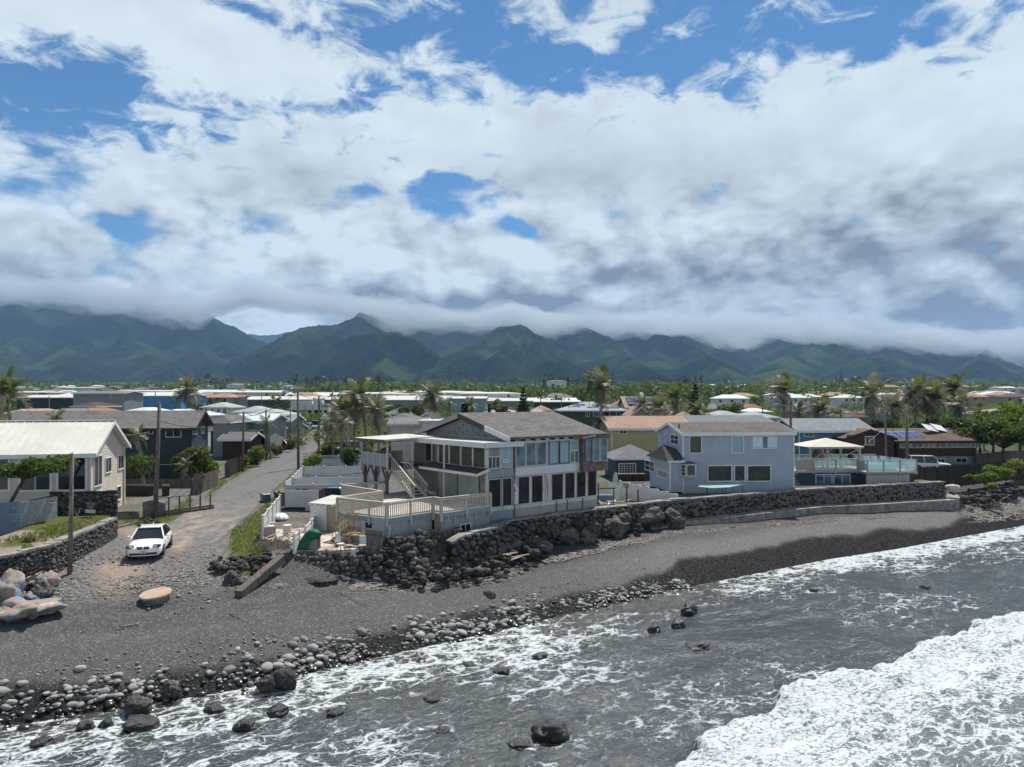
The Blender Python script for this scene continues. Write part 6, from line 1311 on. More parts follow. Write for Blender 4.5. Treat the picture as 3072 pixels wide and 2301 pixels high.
gz = empty('gazebo', corner_loc(2480, 73.8, 3.0 + zf), R(5), 'square gazebo with beige pyramid canopy on the pool deck', 'gazebo')
M['canvas'] = mat('beige_canvas', fn=mottled((.50, .45, .38), (.58, .53, .46), 1.5, .8))
MB().add([(-2.95, -1.9, 2.3), (2.95, -1.9, 2.3), (2.95, 2.2, 2.3), (-2.95, 2.2, 2.3), (0, .15, 3.1)], [(0, 1, 4), (1, 2, 4), (2, 3, 4), (3, 0, 4)]).build('canopy', M['canvas'], gz); MB().bx(-2.9, 2.9, -1.86, -1.78, 2.12, 2.30).build('valance', M['deck_trim'], gz)
for x, y in ((-2.6, -1.6), (2.6, -1.6), (-2.6, 1.9), (2.6, 1.9), (-.8, -1.6), (.6, 1.9)):
    MB().bx(x - .09, x + .09, y - .09, y + .09, -.1, 2.2).build('post', M['deck_trim'], gz)
    MB().bar((x, y - .02, 1.6), (x + (.55 if x < 0 else -.55), y - .02, 2.2), .07).build('brace', M['deck_trim'], gz)
for px, py, m, lb in ((2465, 1372, 'red', 'dark red pot hanging by the gazebo post'), (2562, 1375, 'w_pink', 'orange-red round pot at the gazebo corner'), (2551, 1371, 'wood_dark', 'dark round pot beside the orange-red one')):
    p = at(px, py, 72.2); tag(MB().lathe([(.10, -.28), (.28, -.08), (.30, .1), (.20, .24), (.12, .28)], 12).build('pot', M[m], loc=p, smooth=True), lb, 'pot')
tag(MB().rock((0, 0, 0), (1.5, 1.0, .5), 3, 2, .08).build('pool_float', M['pool_water'], loc=at(2438, 1378, 73.0), smooth=True), 'turquoise inflatable float on the deck under the gazebo', 'float')
bush('potted_palm_shrub', 'bright green potted shrub under the gazebo', at(2440, 1372, 74.5), (.6, .6, 1.0), 'leaf_bright', 260, .16, 3)
# stairs and white rail between the lavender house and the deck
sx = empty('side_steps', corner_loc(2386, 66.3, 3.4), R(8), 'grey wooden side steps between lavender house and pool deck', 'steps')
for i in range(6): MB().bx(.0, 1.1, .3 + i * .28, .58 + i * .28, .1 + i * .2, .15 + i * .2).build('step', M['wood_grey'], sx)
MB().bar((.1, .3, 1.0), (.5, 1.9, .4), .05, .12).build('handrail', M['white'], sx)
# ---- dark blue-grey house behind the cream house
nv_r = corner_loc(573, 75.0, 3.8); RZ3 = R(12); wN = 17.5; nv_o = Vector((nv_r.x - math.cos(RZ3) * wN, nv_r.y - math.sin(RZ3) * wN, 3.8))
house('navy_house', 'dark blue-grey two-storey house with long grey shingle roof behind the cream house', nv_o, RZ3, wN, 8.5, 5.35, 'gx', 1.55, .6, 'w_navy', 'roof_grey', [('f', 499, 542, 1287, 1310, dict(nm=1)), ('f', 448, 458, 1284, 1300, {}), ('f', 405, 421, 1284, 1302, dict(nm=1)), ('r', 578, 588, 1284, 1302, dict(nm=1)), ('r', 603, 611, 1281, 1299, dict(nm=1))], 'w_navy', faces='fr', trim='wood_dark')
# ---- blocks of the industrial quarter and the middle distance: eave and ridge lines by photo pixels
def mid(name, label, px0, px1, pe, pr, Y, roof, rf, wall, d=9, wins=0, cat='house', rz=0.0, over=.5):
    a = corner_loc(px0, Y, 0); w = (px1 - px0) / F * Y / math.cos(rz); zg = float(np.interp(Y, GY, GZ)) - .3; ze = H - (pe - HY) / F * Y
    Yr = Y + (d / 2 if roof in ('gx', 'hip') else 0); zr = H - (pr - HY) / F * Yr; h = max(ze - zg, 1.2)
    e = house(name, label, (a.x + over, Y + over, zg), rz, max(w - 2 * over, 2), d, h, roof, max(zr - ze, .3) if roof != 'flat' else .35, over, wall, rf, [], None, corner=False, cat=cat)
    if wins:
        W_ = max(w - 2 * over, 2); step = W_ / wins
        for i in range(wins):
            hh = min(1.2, h * .35); window(e, O0, Xf, Nf, step * (i + .28), step * (i + .72), h - .35 - hh, h - .35, 'glass', 1, .06)
            if h > 6: window(e, O0, Xf, Nf, step * (i + .28), step * (i + .72), h - 3.2 - hh, h - 3.2, 'glass_blue', 1, .06)
    return e
MID = [('apartment_block', 'three-storey grey apartment block with rows of windows beyond the navy roof', 212, 374, 1180, 1174, 230, 'gx', 'roof_slate', 'w_grey', 12, 9, 'building'),
 ('blue_warehouse', 'bright sky-blue warehouse with white roof edge', 390, 545, 1188, 1182, 262, 'gx', 'roof_white', 'w_skyblue', 22, 0, 'warehouse'), ('dark_warehouse', 'low black-fronted warehouse with white roof at the town edge', 42, 216, 1193, 1186, 250, 'gx', 'roof_white', 'w_navy', 20, 0, 'warehouse'),
 ('long_warehouse', 'long purple-grey warehouse wall with pale roof beyond the road end', 722, 1040, 1199, 1190, 300, 'gx', 'roof_white', 'w_purple', 26, 0, 'warehouse'), ('teal_roof_shed', 'pale teal roofed shed behind the blue warehouse', 575, 692, 1184, 1170, 390, 'gx', 'roof_teal', 'w_grey', 20, 0, 'warehouse'), ('teal_roof_shed', 'pale teal roofed shed left of the dark wooded rise', 715, 832, 1186, 1172, 400, 'gx', 'roof_teal', 'w_grey', 20, 0, 'warehouse'), ('teal_roof_shed', 'low pale roofed shed just above the long purple warehouse', 850, 1005, 1188, 1178, 380, 'gx', 'roof_teal', 'w_grey', 20, 0, 'warehouse'),
 ('red_roof_shed', 'brown-red roofed shed behind the white hipped house', 606, 724, 1193, 1185, 330, 'gx', 'roof_rust', 'w_grey', 14, 0, 'warehouse'), ('white_roof_warehouse', 'white roofed warehouse behind the tall cluster of palms', 1130, 1348, 1200, 1188, 300, 'gx', 'roof_white', 'w_grey', 24, 0, 'warehouse'), ('teal_wall_warehouse', 'pale teal walled warehouse behind the main roof ridge', 1345, 1460, 1196, 1190, 270, 'gx', 'roof_white', 'w_teal', 22, 0, 'warehouse'), ('white_roof_warehouse', 'long white roofed warehouse between the teal one and the pine', 1452, 1735, 1203, 1194, 320, 'gx', 'roof_white', 'w_grey', 22, 0, 'warehouse'), ('navy_warehouse', 'dark navy warehouse right of the dark pine', 1600, 1745, 1206, 1202, 255, 'gx', 'roof_white', 'w_navy', 16, 0, 'warehouse'),
 ('dark_roof_house', 'house with dark peaked roof in front of the grey apartment block', 208, 288, 1219, 1206, 150, 'hip', 'roof_dark', 'w_tan', 9, 2), ('brown_roof_house', 'house with red-brown roof above the long navy roof', 196, 280, 1238, 1223, 116, 'hip', 'roof_rust', 'w_tan', 9, 0), ('grey_roof_house', 'house with grey roof left of the red-brown one', 120, 200, 1238, 1225, 110, 'hip', 'roof_slate', 'w_white', 9, 0), ('teal_roof_house', 'house with wide pale teal roof below the blue warehouse', 332, 460, 1239, 1222, 120, 'hip', 'roof_teal', 'w_white', 10, 0), ('teal_roof_house', 'house with small pale teal peaked roof behind pole and palm', 480, 538, 1239, 1227, 118, 'hip', 'roof_teal', 'w_white', 8, 0), ('tan_roof_house', 'house with peach roof behind the leftmost palm', 10, 76, 1238, 1226, 100, 'hip', 'roof_tan', 'w_white', 8, 0),
 ('white_house', 'white two-storey house with pale hipped roof and dark windows', 598, 688, 1221, 1207, 140, 'hip', 'roof_light', 'w_white', 8, 4), ('white_roof_house', 'low house with white roof left of the white two-storey house', 540, 615, 1246, 1234, 118, 'hip', 'roof_teal', 'w_white', 8, 0), ('pale_roof_house', 'house with broad pale hipped roof right of the white two-storey house', 690, 802, 1237, 1218, 132, 'hip', 'roof_light', 'w_white', 9, 0), ('pale_roof_house', 'house with pale roof above the left roadside poles', 738, 852, 1244, 1227, 124, 'hip', 'roof_light', 'w_white', 9, 0),
 ('grey_roof_house', 'low grey roof directly right of the navy house gable', 624, 692, 1266, 1245, 100, 'hip', 'roof_grey', 'w_grey', 8, 0), ('teal_roof_house', 'long pale teal roof behind the brown hipped roof', 686, 815, 1263, 1244, 108, 'gx', 'roof_teal', 'w_grey', 8, 0), ('brown_hip_house', 'dark house with wide brown hipped roof beside the road', 618, 800, 1289, 1265, 108, 'hip', 'roof_brown', 'w_navy', 9, 3), ('garage', 'red-brown garage with grey gabled roof behind the roadside shrubs', 652, 752, 1318, 1299, 97, 'gx', 'roof_grey', 'w_brown', 5, 0), ('blue_roof_house', 'house with dull blue roof near the far end of the road', 812, 874, 1263, 1245, 124, 'gx', 'roof_blue', 'w_grey', 8, 0), ('tan_house', 'small tan house with grey roof near the red car', 832, 890, 1284, 1271, 138, 'gx', 'roof_grey', 'w_tan', 7, 1),
 ('grey_roof_house', 'house with dark grey roof right of the palm cluster', 1150, 1236, 1241, 1222, 136, 'hip', 'roof_slate', 'w_grey', 9, 0), ('grey_roof_house', 'house with mid-grey roof just below the umbrella-shaped tree', 1148, 1252, 1257, 1240, 112, 'hip', 'roof_grey', 'w_tan', 9, 0), ('pale_gable_house', 'white house with pale grey roof behind the raised porch', 1160, 1278, 1273, 1256, 95, 'gx', 'roof_slate', 'w_white', 8, 0), ('dark_gable_house', 'house with dark gabled roof left of the main gable peak', 1244, 1316, 1256, 1240, 120, 'gy', 'roof_dark', 'w_white', 8, 0), ('dark_roof_house', 'house with dark roof right of the umbrella-shaped tree', 1218, 1304, 1237, 1225, 150, 'hip', 'roof_dark', 'w_tan', 8, 2), ('white_roof_house', 'flat white roof beside the main gable', 1252, 1296, 1270, 1265, 92, 'flat', 'roof_white', 'w_white', 6, 0),
 ('orange_roof_house', 'house with orange tile roof right of the dark pine', 1595, 1660, 1231, 1216, 160, 'hip', 'roof_tan', 'w_tan', 9, 0), ('pale_roof_house', 'house with pale roof in front of the orange tile roof', 1586, 1646, 1239, 1226, 140, 'hip', 'roof_light', 'w_white', 8, 0), ('pale_roof_house', 'pale low roof between teal warehouse and dark pine', 1448, 1560, 1237, 1224, 150, 'hip', 'roof_light', 'w_white', 8, 0),
 ('rust_roof_house', 'house with rust-brown roof left of the large solar roof', 1842, 1905, 1216, 1200, 152, 'hip', 'roof_rust', 'w_tan', 9, 0), ('solar_roof_house', 'tan house whose big roof is covered in solar panels', 1876, 2006, 1222, 1191, 142, 'gx', 'roof_tan', 'w_tan', 11, 0), ('gable_house', 'tan gabled house below the big solar roof', 1890, 1960, 1243, 1222, 118, 'gy', 'roof_tan', 'w_tan', 8, 0), ('blue_gable_house', 'small pale blue house right of the tall dark pine', 2116, 2156, 1226, 1213, 170, 'gx', 'roof_slate', 'w_lav', 8, 2), ('pink_roof_house', 'house with pink roof in the green belt', 2238, 2290, 1222, 1212, 200, 'hip', 'roof_rust', 'w_tan', 9, 0), ('pale_roof_house', 'house with pale grey hipped roof behind the lavender house', 2150, 2238, 1248, 1232, 120, 'hip', 'roof_light', 'w_white', 9, 0), ('white_roof_house', 'house with white hipped roof behind the lavender roof corner', 2230, 2350, 1253, 1236, 112, 'hip', 'roof_light', 'w_white', 9, 0), ('teal_roof_house', 'house with greenish roof under the windswept palm', 2248, 2322, 1235, 1224, 150, 'hip', 'roof_teal', 'w_white', 9, 0), ('tan_roof_house', 'house with tan roof among the small palms', 2028, 2082, 1247, 1233, 120, 'hip', 'roof_tan', 'w_tan', 8, 0),
 ('long_grey_house', 'long slate-grey roof directly behind the yellow house', 2050, 2325, 1269, 1249, 97, 'gx', 'roof_slate', 'w_grey', 9, 0), ('grey_roof_house', 'house with grey roof left of the big right palms', 2403, 2455, 1234, 1213, 140, 'hip', 'roof_slate', 'w_grey', 9, 0), ('grey_roof_house', 'house with grey roof and skylight behind the blue house', 2488, 2556, 1234, 1216, 142, 'hip', 'roof_grey', 'w_grey', 9, 0), ('grey_roof_house', 'low brownish roof behind the blue house ridge', 2552, 2610, 1249, 1235, 120, 'hip', 'roof_brown', 'w_grey', 9, 0), ('grey_roof_house', 'pale grey roof half hidden behind the right palms', 2636, 2710, 1241, 1222, 140, 'hip', 'roof_grey', 'w_grey', 9, 0), ('tan_roof_house', 'wide tan roof at the right photo edge above the trees', 2956, 3120, 1242, 1226, 150, 'hip', 'roof_tan', 'w_tan', 10, 0)]
for rw in MID:
    e = mid(rw[0], rw[1], *rw[2:10], d=rw[10], wins=rw[11], cat=rw[12] if len(rw) > 12 else 'house')
    if rw[0] == 'solar_roof_house':
        for r in range(3):
            for c in range(6): MB().box((.9 + c * 1.25, 1.0 + r * 1.5, 0), (1.15, 1.3, .05), Matrix.Rotation(R(20), 3, 'X')).build('solar_panel', M['solar'], e, loc=(0, 0, (H - (1222 - HY) / F * 142) - float(np.interp(142, GY, GZ)) + .3 + .50 + (r * 1.5 + 1.0) * .37))
bb = empty('billboard', corner_loc(728, 190, 6.0), 0, 'grey billboard panel standing above the pale roofs', 'billboard'); MB().bx(-1.2, 1.2, 0, .2, 3.6, 6.8).build('panel', M['w_grey'], bb); MB().bx(-.15, .15, .2, .4, 0, 5).build('post', M['iron'], bb)
# ================================================================ vehicles
def car_paint(name, c): return mat(name, c, .22, fn=lambda b, p: (setattr(p.inputs['Coat Weight'], 'default_value', .8), setattr(p.inputs['Coat Roughness'], 'default_value', .05)))
M['chrome'] = mat('chrome', (.7, .7, .72), .12, 1.0); M['tyre'] = mat('tyre_rubber', (.015, .015, .016), .8); M['lamp'] = mat('headlamp', (.75, .78, .80), .08); M['lamp_red'] = mat('tail_lamp', (.35, .02, .02), .15)
def car(label, loc, rz, paint, L=4.63, Wd=1.81, Ht=1.43, kind='sedan', kidney=False, cat='car', name='parked_car', group=None, hood=.90):
    """+x is forward"""
    e = empty(name, loc, rz, label, cat, group); hl_ = L / 2; hw = Wd / 2; pm = car_paint('paint_' + kind + str(len(bpy.data.materials)), paint)
    zb = hood
    if kind == 'suv': st = [(1.0, .70, .34, .78), (.955, .90, .28, .92), (.80, .97, .26, 1.0), (.55, 1.0, .25, 1.06), (.30, 1.0, .25, 1.10), (-.3, 1.0, .25, 1.12), (-.75, 1.0, .26, 1.12), (-.95, .95, .30, 1.10), (-1.0, .84, .36, 1.0)]
    else: st = [(1.0, .66, .24, zb * .62), (.975, .84, .20, zb * .74), (.90, .93, .17, zb * .84), (.72, .985, .17, zb * .94), (.42, 1.0, .17, zb * 1.03), (.0, 1.0, .17, zb * 1.07), (-.5, 1.0, .18, zb * 1.10), (-.78, .98, .20, zb * 1.12), (-.94, .92, .24, zb * 1.08), (-1.0, .78, .32, zb * .96)]
    v = []; f = []; n = 12
    for x, w, z0, z1 in st:
        w *= hw; h = z1 - z0
        half = [(0, z0), (w * .82, z0), (w * .96, z0 + h * .12), (w, z0 + h * .45), (w * .97, z0 + h * .78), (w * .86, z0 + h * .96), (0, z1)]
        ring = [(y, z) for y, z in half] + [(-y, z) for y, z in half[-2:0:-1]]
        v += [(x * hl_, y, z) for y, z in ring]; n = len(ring)
    for i in range(len(st) - 1):
        for j in range(n): f.append((i * n + j, (i + 1) * n + j, (i + 1) * n + (j + 1) % n, i * n + (j + 1) % n))
    f.append(tuple(range(n))); f.append(tuple(range((len(st) - 1) * n, len(st) * n))[::-1])
    me = bpy.data.meshes.new('body'); me.from_pydata(v, [], f); me.update(); bm = bmesh.new(); bm.from_mesh(me); bmesh.ops.recalc_face_normals(bm, faces=bm.faces); bm.to_mesh(me); bm.free()
    body = link('body', me, pm, e, True); md = body.modifiers.new('s', 'SUBSURF'); md.levels = 1; md.render_levels = 1
    zbelt = st[5][3] - .03
    if kind == 'suv': xs = (.36, .16, -.90, -.97)
    elif kind == 'van': xs = (.60, .42, -.93, -.97)
    else: xs = (.40, .10, -.40, -.76)
    wb, wt = hw * .90, hw * .66 if kind == 'sedan' else hw * .76
    B = [(xs[0] * hl_, wb, zbelt), (xs[3] * hl_, wb, zbelt), (xs[3] * hl_, -wb, zbelt), (xs[0] * hl_, -wb, zbelt)]; T = [(xs[1] * hl_, wt, Ht - .04), (xs[2] * hl_, wt, Ht - .04), (xs[2] * hl_, -wt, Ht - .04), (xs[1] * hl_, -wt, Ht - .04)]
    MB().add(B + T, [(0, 1, 5, 4), (1, 2, 6, 5), (2, 3, 7, 6), (3, 0, 4, 7), (4, 5, 6, 7)]).build('glass', M['glass'], e)
    rf = MB(); r2 = [(x + (.10 if x > 0 else -.08), y * 1.03, z + .005) for x, y, z in T]; mx = (T[0][0] + T[1][0]) / 2
    rf.add(r2 + [(T[0][0] - .12, wt * .72, Ht), (T[1][0] + .12, wt * .72, Ht), (T[2][0] + .12, -wt * .72, Ht), (T[3][0] - .12, -wt * .72, Ht)], [(0, 1, 5, 4), (1, 2, 6, 5), (2, 3, 7, 6), (3, 0, 4, 7), (4, 5, 6, 7), (3, 2, 1, 0)]).build('roof', pm, e, True)
    for sg in (1, -1):
        for a, b_, w in ((B[0], T[0], .07), (B[1], T[1], .13)): MB().bar((a[0], sg * abs(a[1]), a[2]), (b_[0], sg * abs(b_[1]), b_[2] + .02), w, .06).build('pillar', pm, e)
        mxb = (xs[0] * .45 + xs[3] * .55) * hl_ + .15; MB().bar((mxb, sg * (wb + .01), zbelt), (mxb - .08, sg * (wt + .01), Ht - .04), .05, .08).build('pillar', M['black'] if kind == 'sedan' else pm, e)
        mi = MB().rock((xs[0] * hl_ - .22, sg * (hw + .08), zbelt + .08), (.16, .22, .14), 1, 2, .1).build('mirror', pm, e, True)
        for k, xx in enumerate((L * .30, -L * .305)):
            wr = .335 if kind != 'suv' else .39
            ty = MB().lathe([(wr * .62, -.11), (wr * .97, -.11), (wr, -.06), (wr, .06), (wr * .97, .11), (wr * .62, .11)], 20).build('wheel', M['tyre'], e, True); ty.location = (xx, sg * (hw - .10), wr); ty.rotation_euler.x = R(90) * sg
            rm = MB()
            for q in range(5): a = 6.283 * q / 5; rm.bar((0, 0, -.115), (math.cos(a) * wr * .6, math.sin(a) * wr * .6, -.113), .07, .02)
            rm.lathe([(wr * .55, -.09), (wr * .63, -.118), (wr * .66, -.11)], 18); rm.build('rim', M['steel'], ty)
        hlz = zb * .80 if kind == 'sedan' else .88
        hp_ = MB().box((hl_ * .925, sg * hw * .72, hlz), (.17, hw * .40, .10), Matrix.Rotation(-sg * R(16), 3, 'Z') @ Matrix.Rotation(R(12), 3, 'Y')).build('headlight', M['black'], e)
        MB().box((hl_ * .945 + .02, sg * hw * .66, hlz), (.10, hw * .16, .07)).build('lamp', M['lamp'], hp_); MB().box((hl_ * .915 + .02, sg * hw * .80, hlz + .005), (.10, hw * .14, .065)).build('lamp', M['lamp'], hp_)
        MB().box((-hl_ * .965, sg * hw * .70, st[-2][3] * .86), (.10, hw * .42, .13), Matrix.Rotation(sg * R(14), 3, 'Z')).build('tail_light', M['lamp_red'], e)
        for hx in (.10, -.22): MB().box((hx * hl_, sg * (hw * .985), zb * .92), (.18, .03, .03)).build('door_handle', pm, e)
        if kidney: MB().box((hl_ * .993, sg * .17, zb * .72), (.09, .25, .12)).build('grille', M['black'], e); MB().box((hl_ * .99, sg * .17, zb * .72), (.09, .28, .145)).build('grille_frame', M['chrome'], e)
    if not kidney: MB().box((hl_ * .985, 0, hood * .68), (.08, Wd * .45, .14)).build('grille', M['black'], e)
    MB().box((hl_ * .985, 0, .34), (.10, Wd * .74, .11)).build('air_intake', M['black'], e); MB().box((hl_ * 1.0 + .03, 0, .45), (.02, .32, .16)).build('number_plate', M['white'], e)
    if kidney:
        for k in range(3): MB().box((hl_ * 1.0 + .042, 0, .40 + k * .05), (.005, .22 - .06 * (k != 1), .018)).build('plate_print', M['w_greygreen'], e)
        MB().lathe([(.042, 0), (.045, .01), (.03, .016)], 14).build('badge', M['chrome'], e, loc=(hl_ * .955, 0, zb * .83)); MB().rock((-.55 * hl_ + .3, 0, Ht + .02), (.2, .05, .08), 2, 1, .1).build('antenna', pm, e)
    for xx in (.36, .02, -.34): MB().box((xx * hl_, 0, zb * .6), (.012, Wd * 1.003, zb * .62)).build('door_gap', M['black'], e) if False else None
    return e
zc = ground_z(-20.4, 40.4) + .06
car('white sedan with black kidney grilles parked at the end of the road', (-20.35, 40.35, zc), math.atan2(-.94, .30), (.80, .80, .80), kidney=True)
car('red car parked nose-in beside the road', (*onz(846, 1348, 4.05)[:2], 4.0), R(160), (.26, .015, .02), 4.4, 1.8, 1.55)
car('dark car parked behind the red one', (*onz(868, 1336, 4.1)[:2], 4.1), R(160), (.02, .02, .022), 4.4, 1.8, 1.45)
car('blue car parked behind the timber deck', (*onz(995, 1512, 3.5)[:2], 3.45), R(170), (.10, .14, .25), 4.5, 1.8, 1.45)
car('white sport-utility car behind the dark board fence', (at(2786, 1397, 86).x, 86, 3.5), R(-12), (.72, .73, .74), 4.7, 1.95, 1.85, 'suv')
car('silver pickup-sized car at the far end of the road', (*onz(946, 1288, 5.0)[:2], 5.0), R(-80), (.42, .45, .48), 5.4, 2.0, 2.1, 'suv')
car('white van parked left of the far road', (*onz(905, 1293, 4.7)[:2], 4.7), R(175), (.72, .73, .73), 5.0, 1.9, 1.9, 'suv')
car('white car behind the lattice fence', (at(1118, 1392, 80).x, 80, 3.8), R(-100), (.7, .7, .7), 4.5, 1.8, 1.5)
car('pale car behind the dark wooden fence', (at(1004, 1362, 90).x, 97, 4.6), R(170), (.6, .6, .6), 4.6, 1.8, 1.9, 'suv')
def truck(label, px, py, Y, w):
    e = empty('box_truck', at(px, py, Y), R(0), label, 'truck'); MB().bx(0, w, 0, 2.4, .9, 3.4).build('cargo_box', M['vinyl'], e); MB().bx(w + .1, w + 1.7, .2, 2.2, .7, 2.5).build('cab', M['white'], e); MB().bx(w + .5, w + 1.72, .18, 2.22, 1.6, 2.3).build('window', M['glass'], e)
    for x in (.8, w - .6, w + 1.0): MB().lathe([(.2, -.15), (.45, -.15), (.45, .15), (.2, .15)], 14).build('wheel', M['tyre'], e, loc=(x, .15, .45)).rotation_euler.x = R(90)
truck('white box truck parked beyond the road end, the longer one', 872, 1240, 190, 5.6); truck('white box truck parked beyond the road end, right of the longer one', 940, 1240, 186, 2.2)
# ================================================================ utility poles and wires
def pole(label, px, pt, pb, Y, r=.15, lean=0.0, arm=0, lamp=0, m='pole'):
    b_ = at(px, pb, Y); b_.z = min(b_.z, float(np.interp(Y, GY, GZ)) + .2) - .2; zt = H - (pt - HY) / F * Y; h = zt - b_.z
    e = empty('utility_pole', b_, 0, label, 'pole', 'utility poles'); MB().tube([(0, 0, 0), (lean * .5, 0, h * .5), (lean, 0, h)], r, r * .72, 9).build('shaft', M[m], e, True)
    if arm: MB().bar((lean - .9, 0, h - .5), (lean + .9, 0, h - .5), .1, .12).build('crossarm', M['wood_dark'], e)
    for k in range(3 if arm else 1): MB().lathe([(.04, 0), (.07, .05), (.05, .14)], 8).build('insulator', M['steel'], e, loc=(lean + (-.75 + .75 * k if arm else 0), 0, h - .42 if arm else h))
    if lamp:
        MB().bar((lean, 0, h - .9), (lean - 1.6 * lamp, -.3, h - .5), .05).build('lamp_arm', M['steel'], e); MB().box((lean - 1.8 * lamp, -.32, h - .5), (.5, .2, .12)).build('lamp_head', M['steel'], e)
    if arm: MB().lathe([(.2, 0), (.22, .1), (.22, .6), (.18, .68)], 12).build('transformer', M['steel'], e, loc=(lean + .32, 0, h - 1.7))
    return Vector((b_.x + lean, b_.y, b_.z + h))
T = {}
T['a'] = pole('weathered pole in front of the retaining wall, cut off short', 209, 1366, 1738, 36.0, .125, .12)
T['b'] = pole('thick dark pole by the open timber frame', 465, 1212, 1560, 51.0, .165, .32)
T['c'] = pole('roadside pole left of the road, beside the dark panel fence', 728, 1237, 1413, 82, .15, .12, 0); T['d'] = pole('roadside pole left of the road, near the mossy kerb grass', 798, 1230, 1378, 97, .14, 0, 0); T['e'] = pole('pole with street-lamp arm left of the road', 871, 1228, 1332, 118, .13, 0, 0, 1)
T['f'] = pole('tallest pole at the right road edge beside white fences', 895, 1174, 1408, 85, .17, -.05, 0); T['g'] = pole('pole with transformer at the right road edge by the dark fence', 957, 1187, 1346, 110, .17, 0, 1); T['h'] = pole('slim pole in the distance left of the tallest pole base', 916, 1215, 1302, 150, .14)
T['i'] = pole('distant pole at the right of the road beyond the transformer', 995, 1184, 1256, 170, .14, 0, 1); T['j'] = pole('distant pole, third of the far row', 1021, 1185, 1245, 190, .14, 0, 1); T['k'] = pole('distant pole, fourth of the far row', 1036, 1184, 1240, 210, .14, 0, 1); T['l'] = pole('distant pole, last of the far row', 1050, 1183, 1235, 230, .14)
T['m'] = pole('grey pole beside the brown house gable', 2659, 1239, 1370, 79, .13, -.1); T['n'] = pole('pale grey pole rising behind the loungers', 2722, 1231, 1376, 78, .17, -.08, 0, 0, 'pole'); T['o'] = pole('dark pole at the right corner of the lavender house roof', 2372, 1197, 1290, 78, .16, 0, 0, 1)
for k, (px, pt, Y, lb) in enumerate(((147, 1190, 170, 'pole left of the grey apartment block'), (77, 1187, 175, 'pole behind the leftmost palm'), (331, 1186, 180, 'pole in front of the grey apartment block'), (466, 1176, 170, 'pole in front of the blue warehouse'), (785, 1184, 220, 'slim pole before the long purple warehouse'), (1249, 1186, 200, 'pole behind the umbrella-shaped tree'), (1404, 1184, 210, 'pole before the pale teal warehouse'), (1622, 1193, 170, 'pole right of the dark pine'), (1684, 1190, 200, 'pole before the navy warehouse'), (2044, 1192, 140, 'dark pole left of the tall pine'), (2220, 1204, 150, 'street-lamp pole behind the white roofs'), (2288, 1208, 150, 'pole under the windswept palm'), (2401, 1212, 150, 'pole right of the windswept palm'), (2537, 1198, 150, 'pole with a pale can behind the blue house'), (3001, 1210, 130, 'pole among the trees at the right edge'), (933, 1199, 200, 'pole among the parked trucks'))):
    pole(lb, px, pt, 1240, Y, .14, 0, 0, 1 if k == 10 else 0)
wires = MB
def wire(a, b, sag, lb, r=.028):
    pts = [Vector(a).lerp(Vector(b), t) - Vector((0, 0, 4 * sag * t * (1 - t))) for t in np.linspace(0, 1, 13)]; o = Vector(a)
    return tag(MB().tube([p - o for p in pts], r, r, 5, False).build('overhead_wire', M['wire'], loc=o), lb, 'wire', 'overhead wires')
wire(T['b'] - Vector((0, 0, 1.2)), T['c'] - Vector((0, 0, .3)), .9, 'wire from the thick dark pole to the next roadside pole'); wire(T['c'], T['d'], .5, 'wire between the two roadside poles left of the road'); wire(T['d'], T['e'], .5, 'wire running on to the street-lamp pole'); wire(T['b'] - Vector((0, 0, 4.3)), at(620, 1318, 74), .8, 'slack service wire to the navy house')
wire(T['f'], T['g'], .6, 'wire from the tallest pole to the transformer pole'); wire(T['f'] - Vector((0, 0, .6)), T['b'], 1.2, 'wire crossing the road between thick and tallest pole', .015); wire(T['g'], T['i'], .6, 'wire along the far pole row'); wire(T['f'] - Vector((0, 0, 3.4)), at(1240, 1320, 56), 1.0, 'service wire from the tallest pole to the porch roof')
wire(at(880, 1420, 75), at(1120, 1412, 60), .35, 'slack black cable in front of the white fences', .022); wire(at(1120, 1412, 60), at(1165, 1384, 56), .15, 'end of the slack cable rising to the porch', .022)
wire(T['m'], T['n'] - Vector((0, 0, 2.9)), 1.0, 'white looping cable between the two grey poles', .03); wire(T['o'], T['m'], .7, 'wire from lavender roof pole to the grey pole'); wire(T['m'] - Vector((0, 0, 1.5)), at(2440, 1388, 72), 1.0, 'wire falling from the grey pole toward the gazebo'); wire(T['c'] - Vector((0, 0, .5)), T['f'], .6, 'wire crossing above the road')
wire(T['i'], T['l'], .4, 'wire strung along the last far poles'); wire(T['g'], at(1560, 1185, 200), 1.4, 'long wire over the roofs behind the main house', .03)
# ================================================================ fences
def board_fence(name, label, a, b, z0, h, m='wood_dark', bw=.16, gap=.015, h2=None, cat='fence', rails=True):
    a, b = Vector(a), Vector(b); L = (b - a).length; d = (b - a) / L; e = empty(name, (a.x, a.y, z0), math.atan2(d.y, d.x), label, cat); n = max(1, int(L / (bw + gap)))
    me = MB().bx(0, bw, 0, .025, 0, 1).mesh('board'); me.materials.append(M[m]); g = random.Random(int(L * 100))
    for i in range(n): o = link('board', me, None, e, loc=(i * L / n, 0, g.uniform(-.02, .02))); o.scale.z = (h + ((h2 - h) if h2 else 0) * i / n) * g.uniform(.97, 1.02)
    for i in range(max(2, int(L / 2.4)) + 1): x = i * L / max(2, int(L / 2.4)); MB().bx(x - .05, x + .05, .03, .13, -.1, h * .98).build('post', M[m], e)
    for zz in (.25, .8): MB().bx(0, L, .027, .07, h * zz, h * zz + .09).build('rail', M[m], e)
    return e
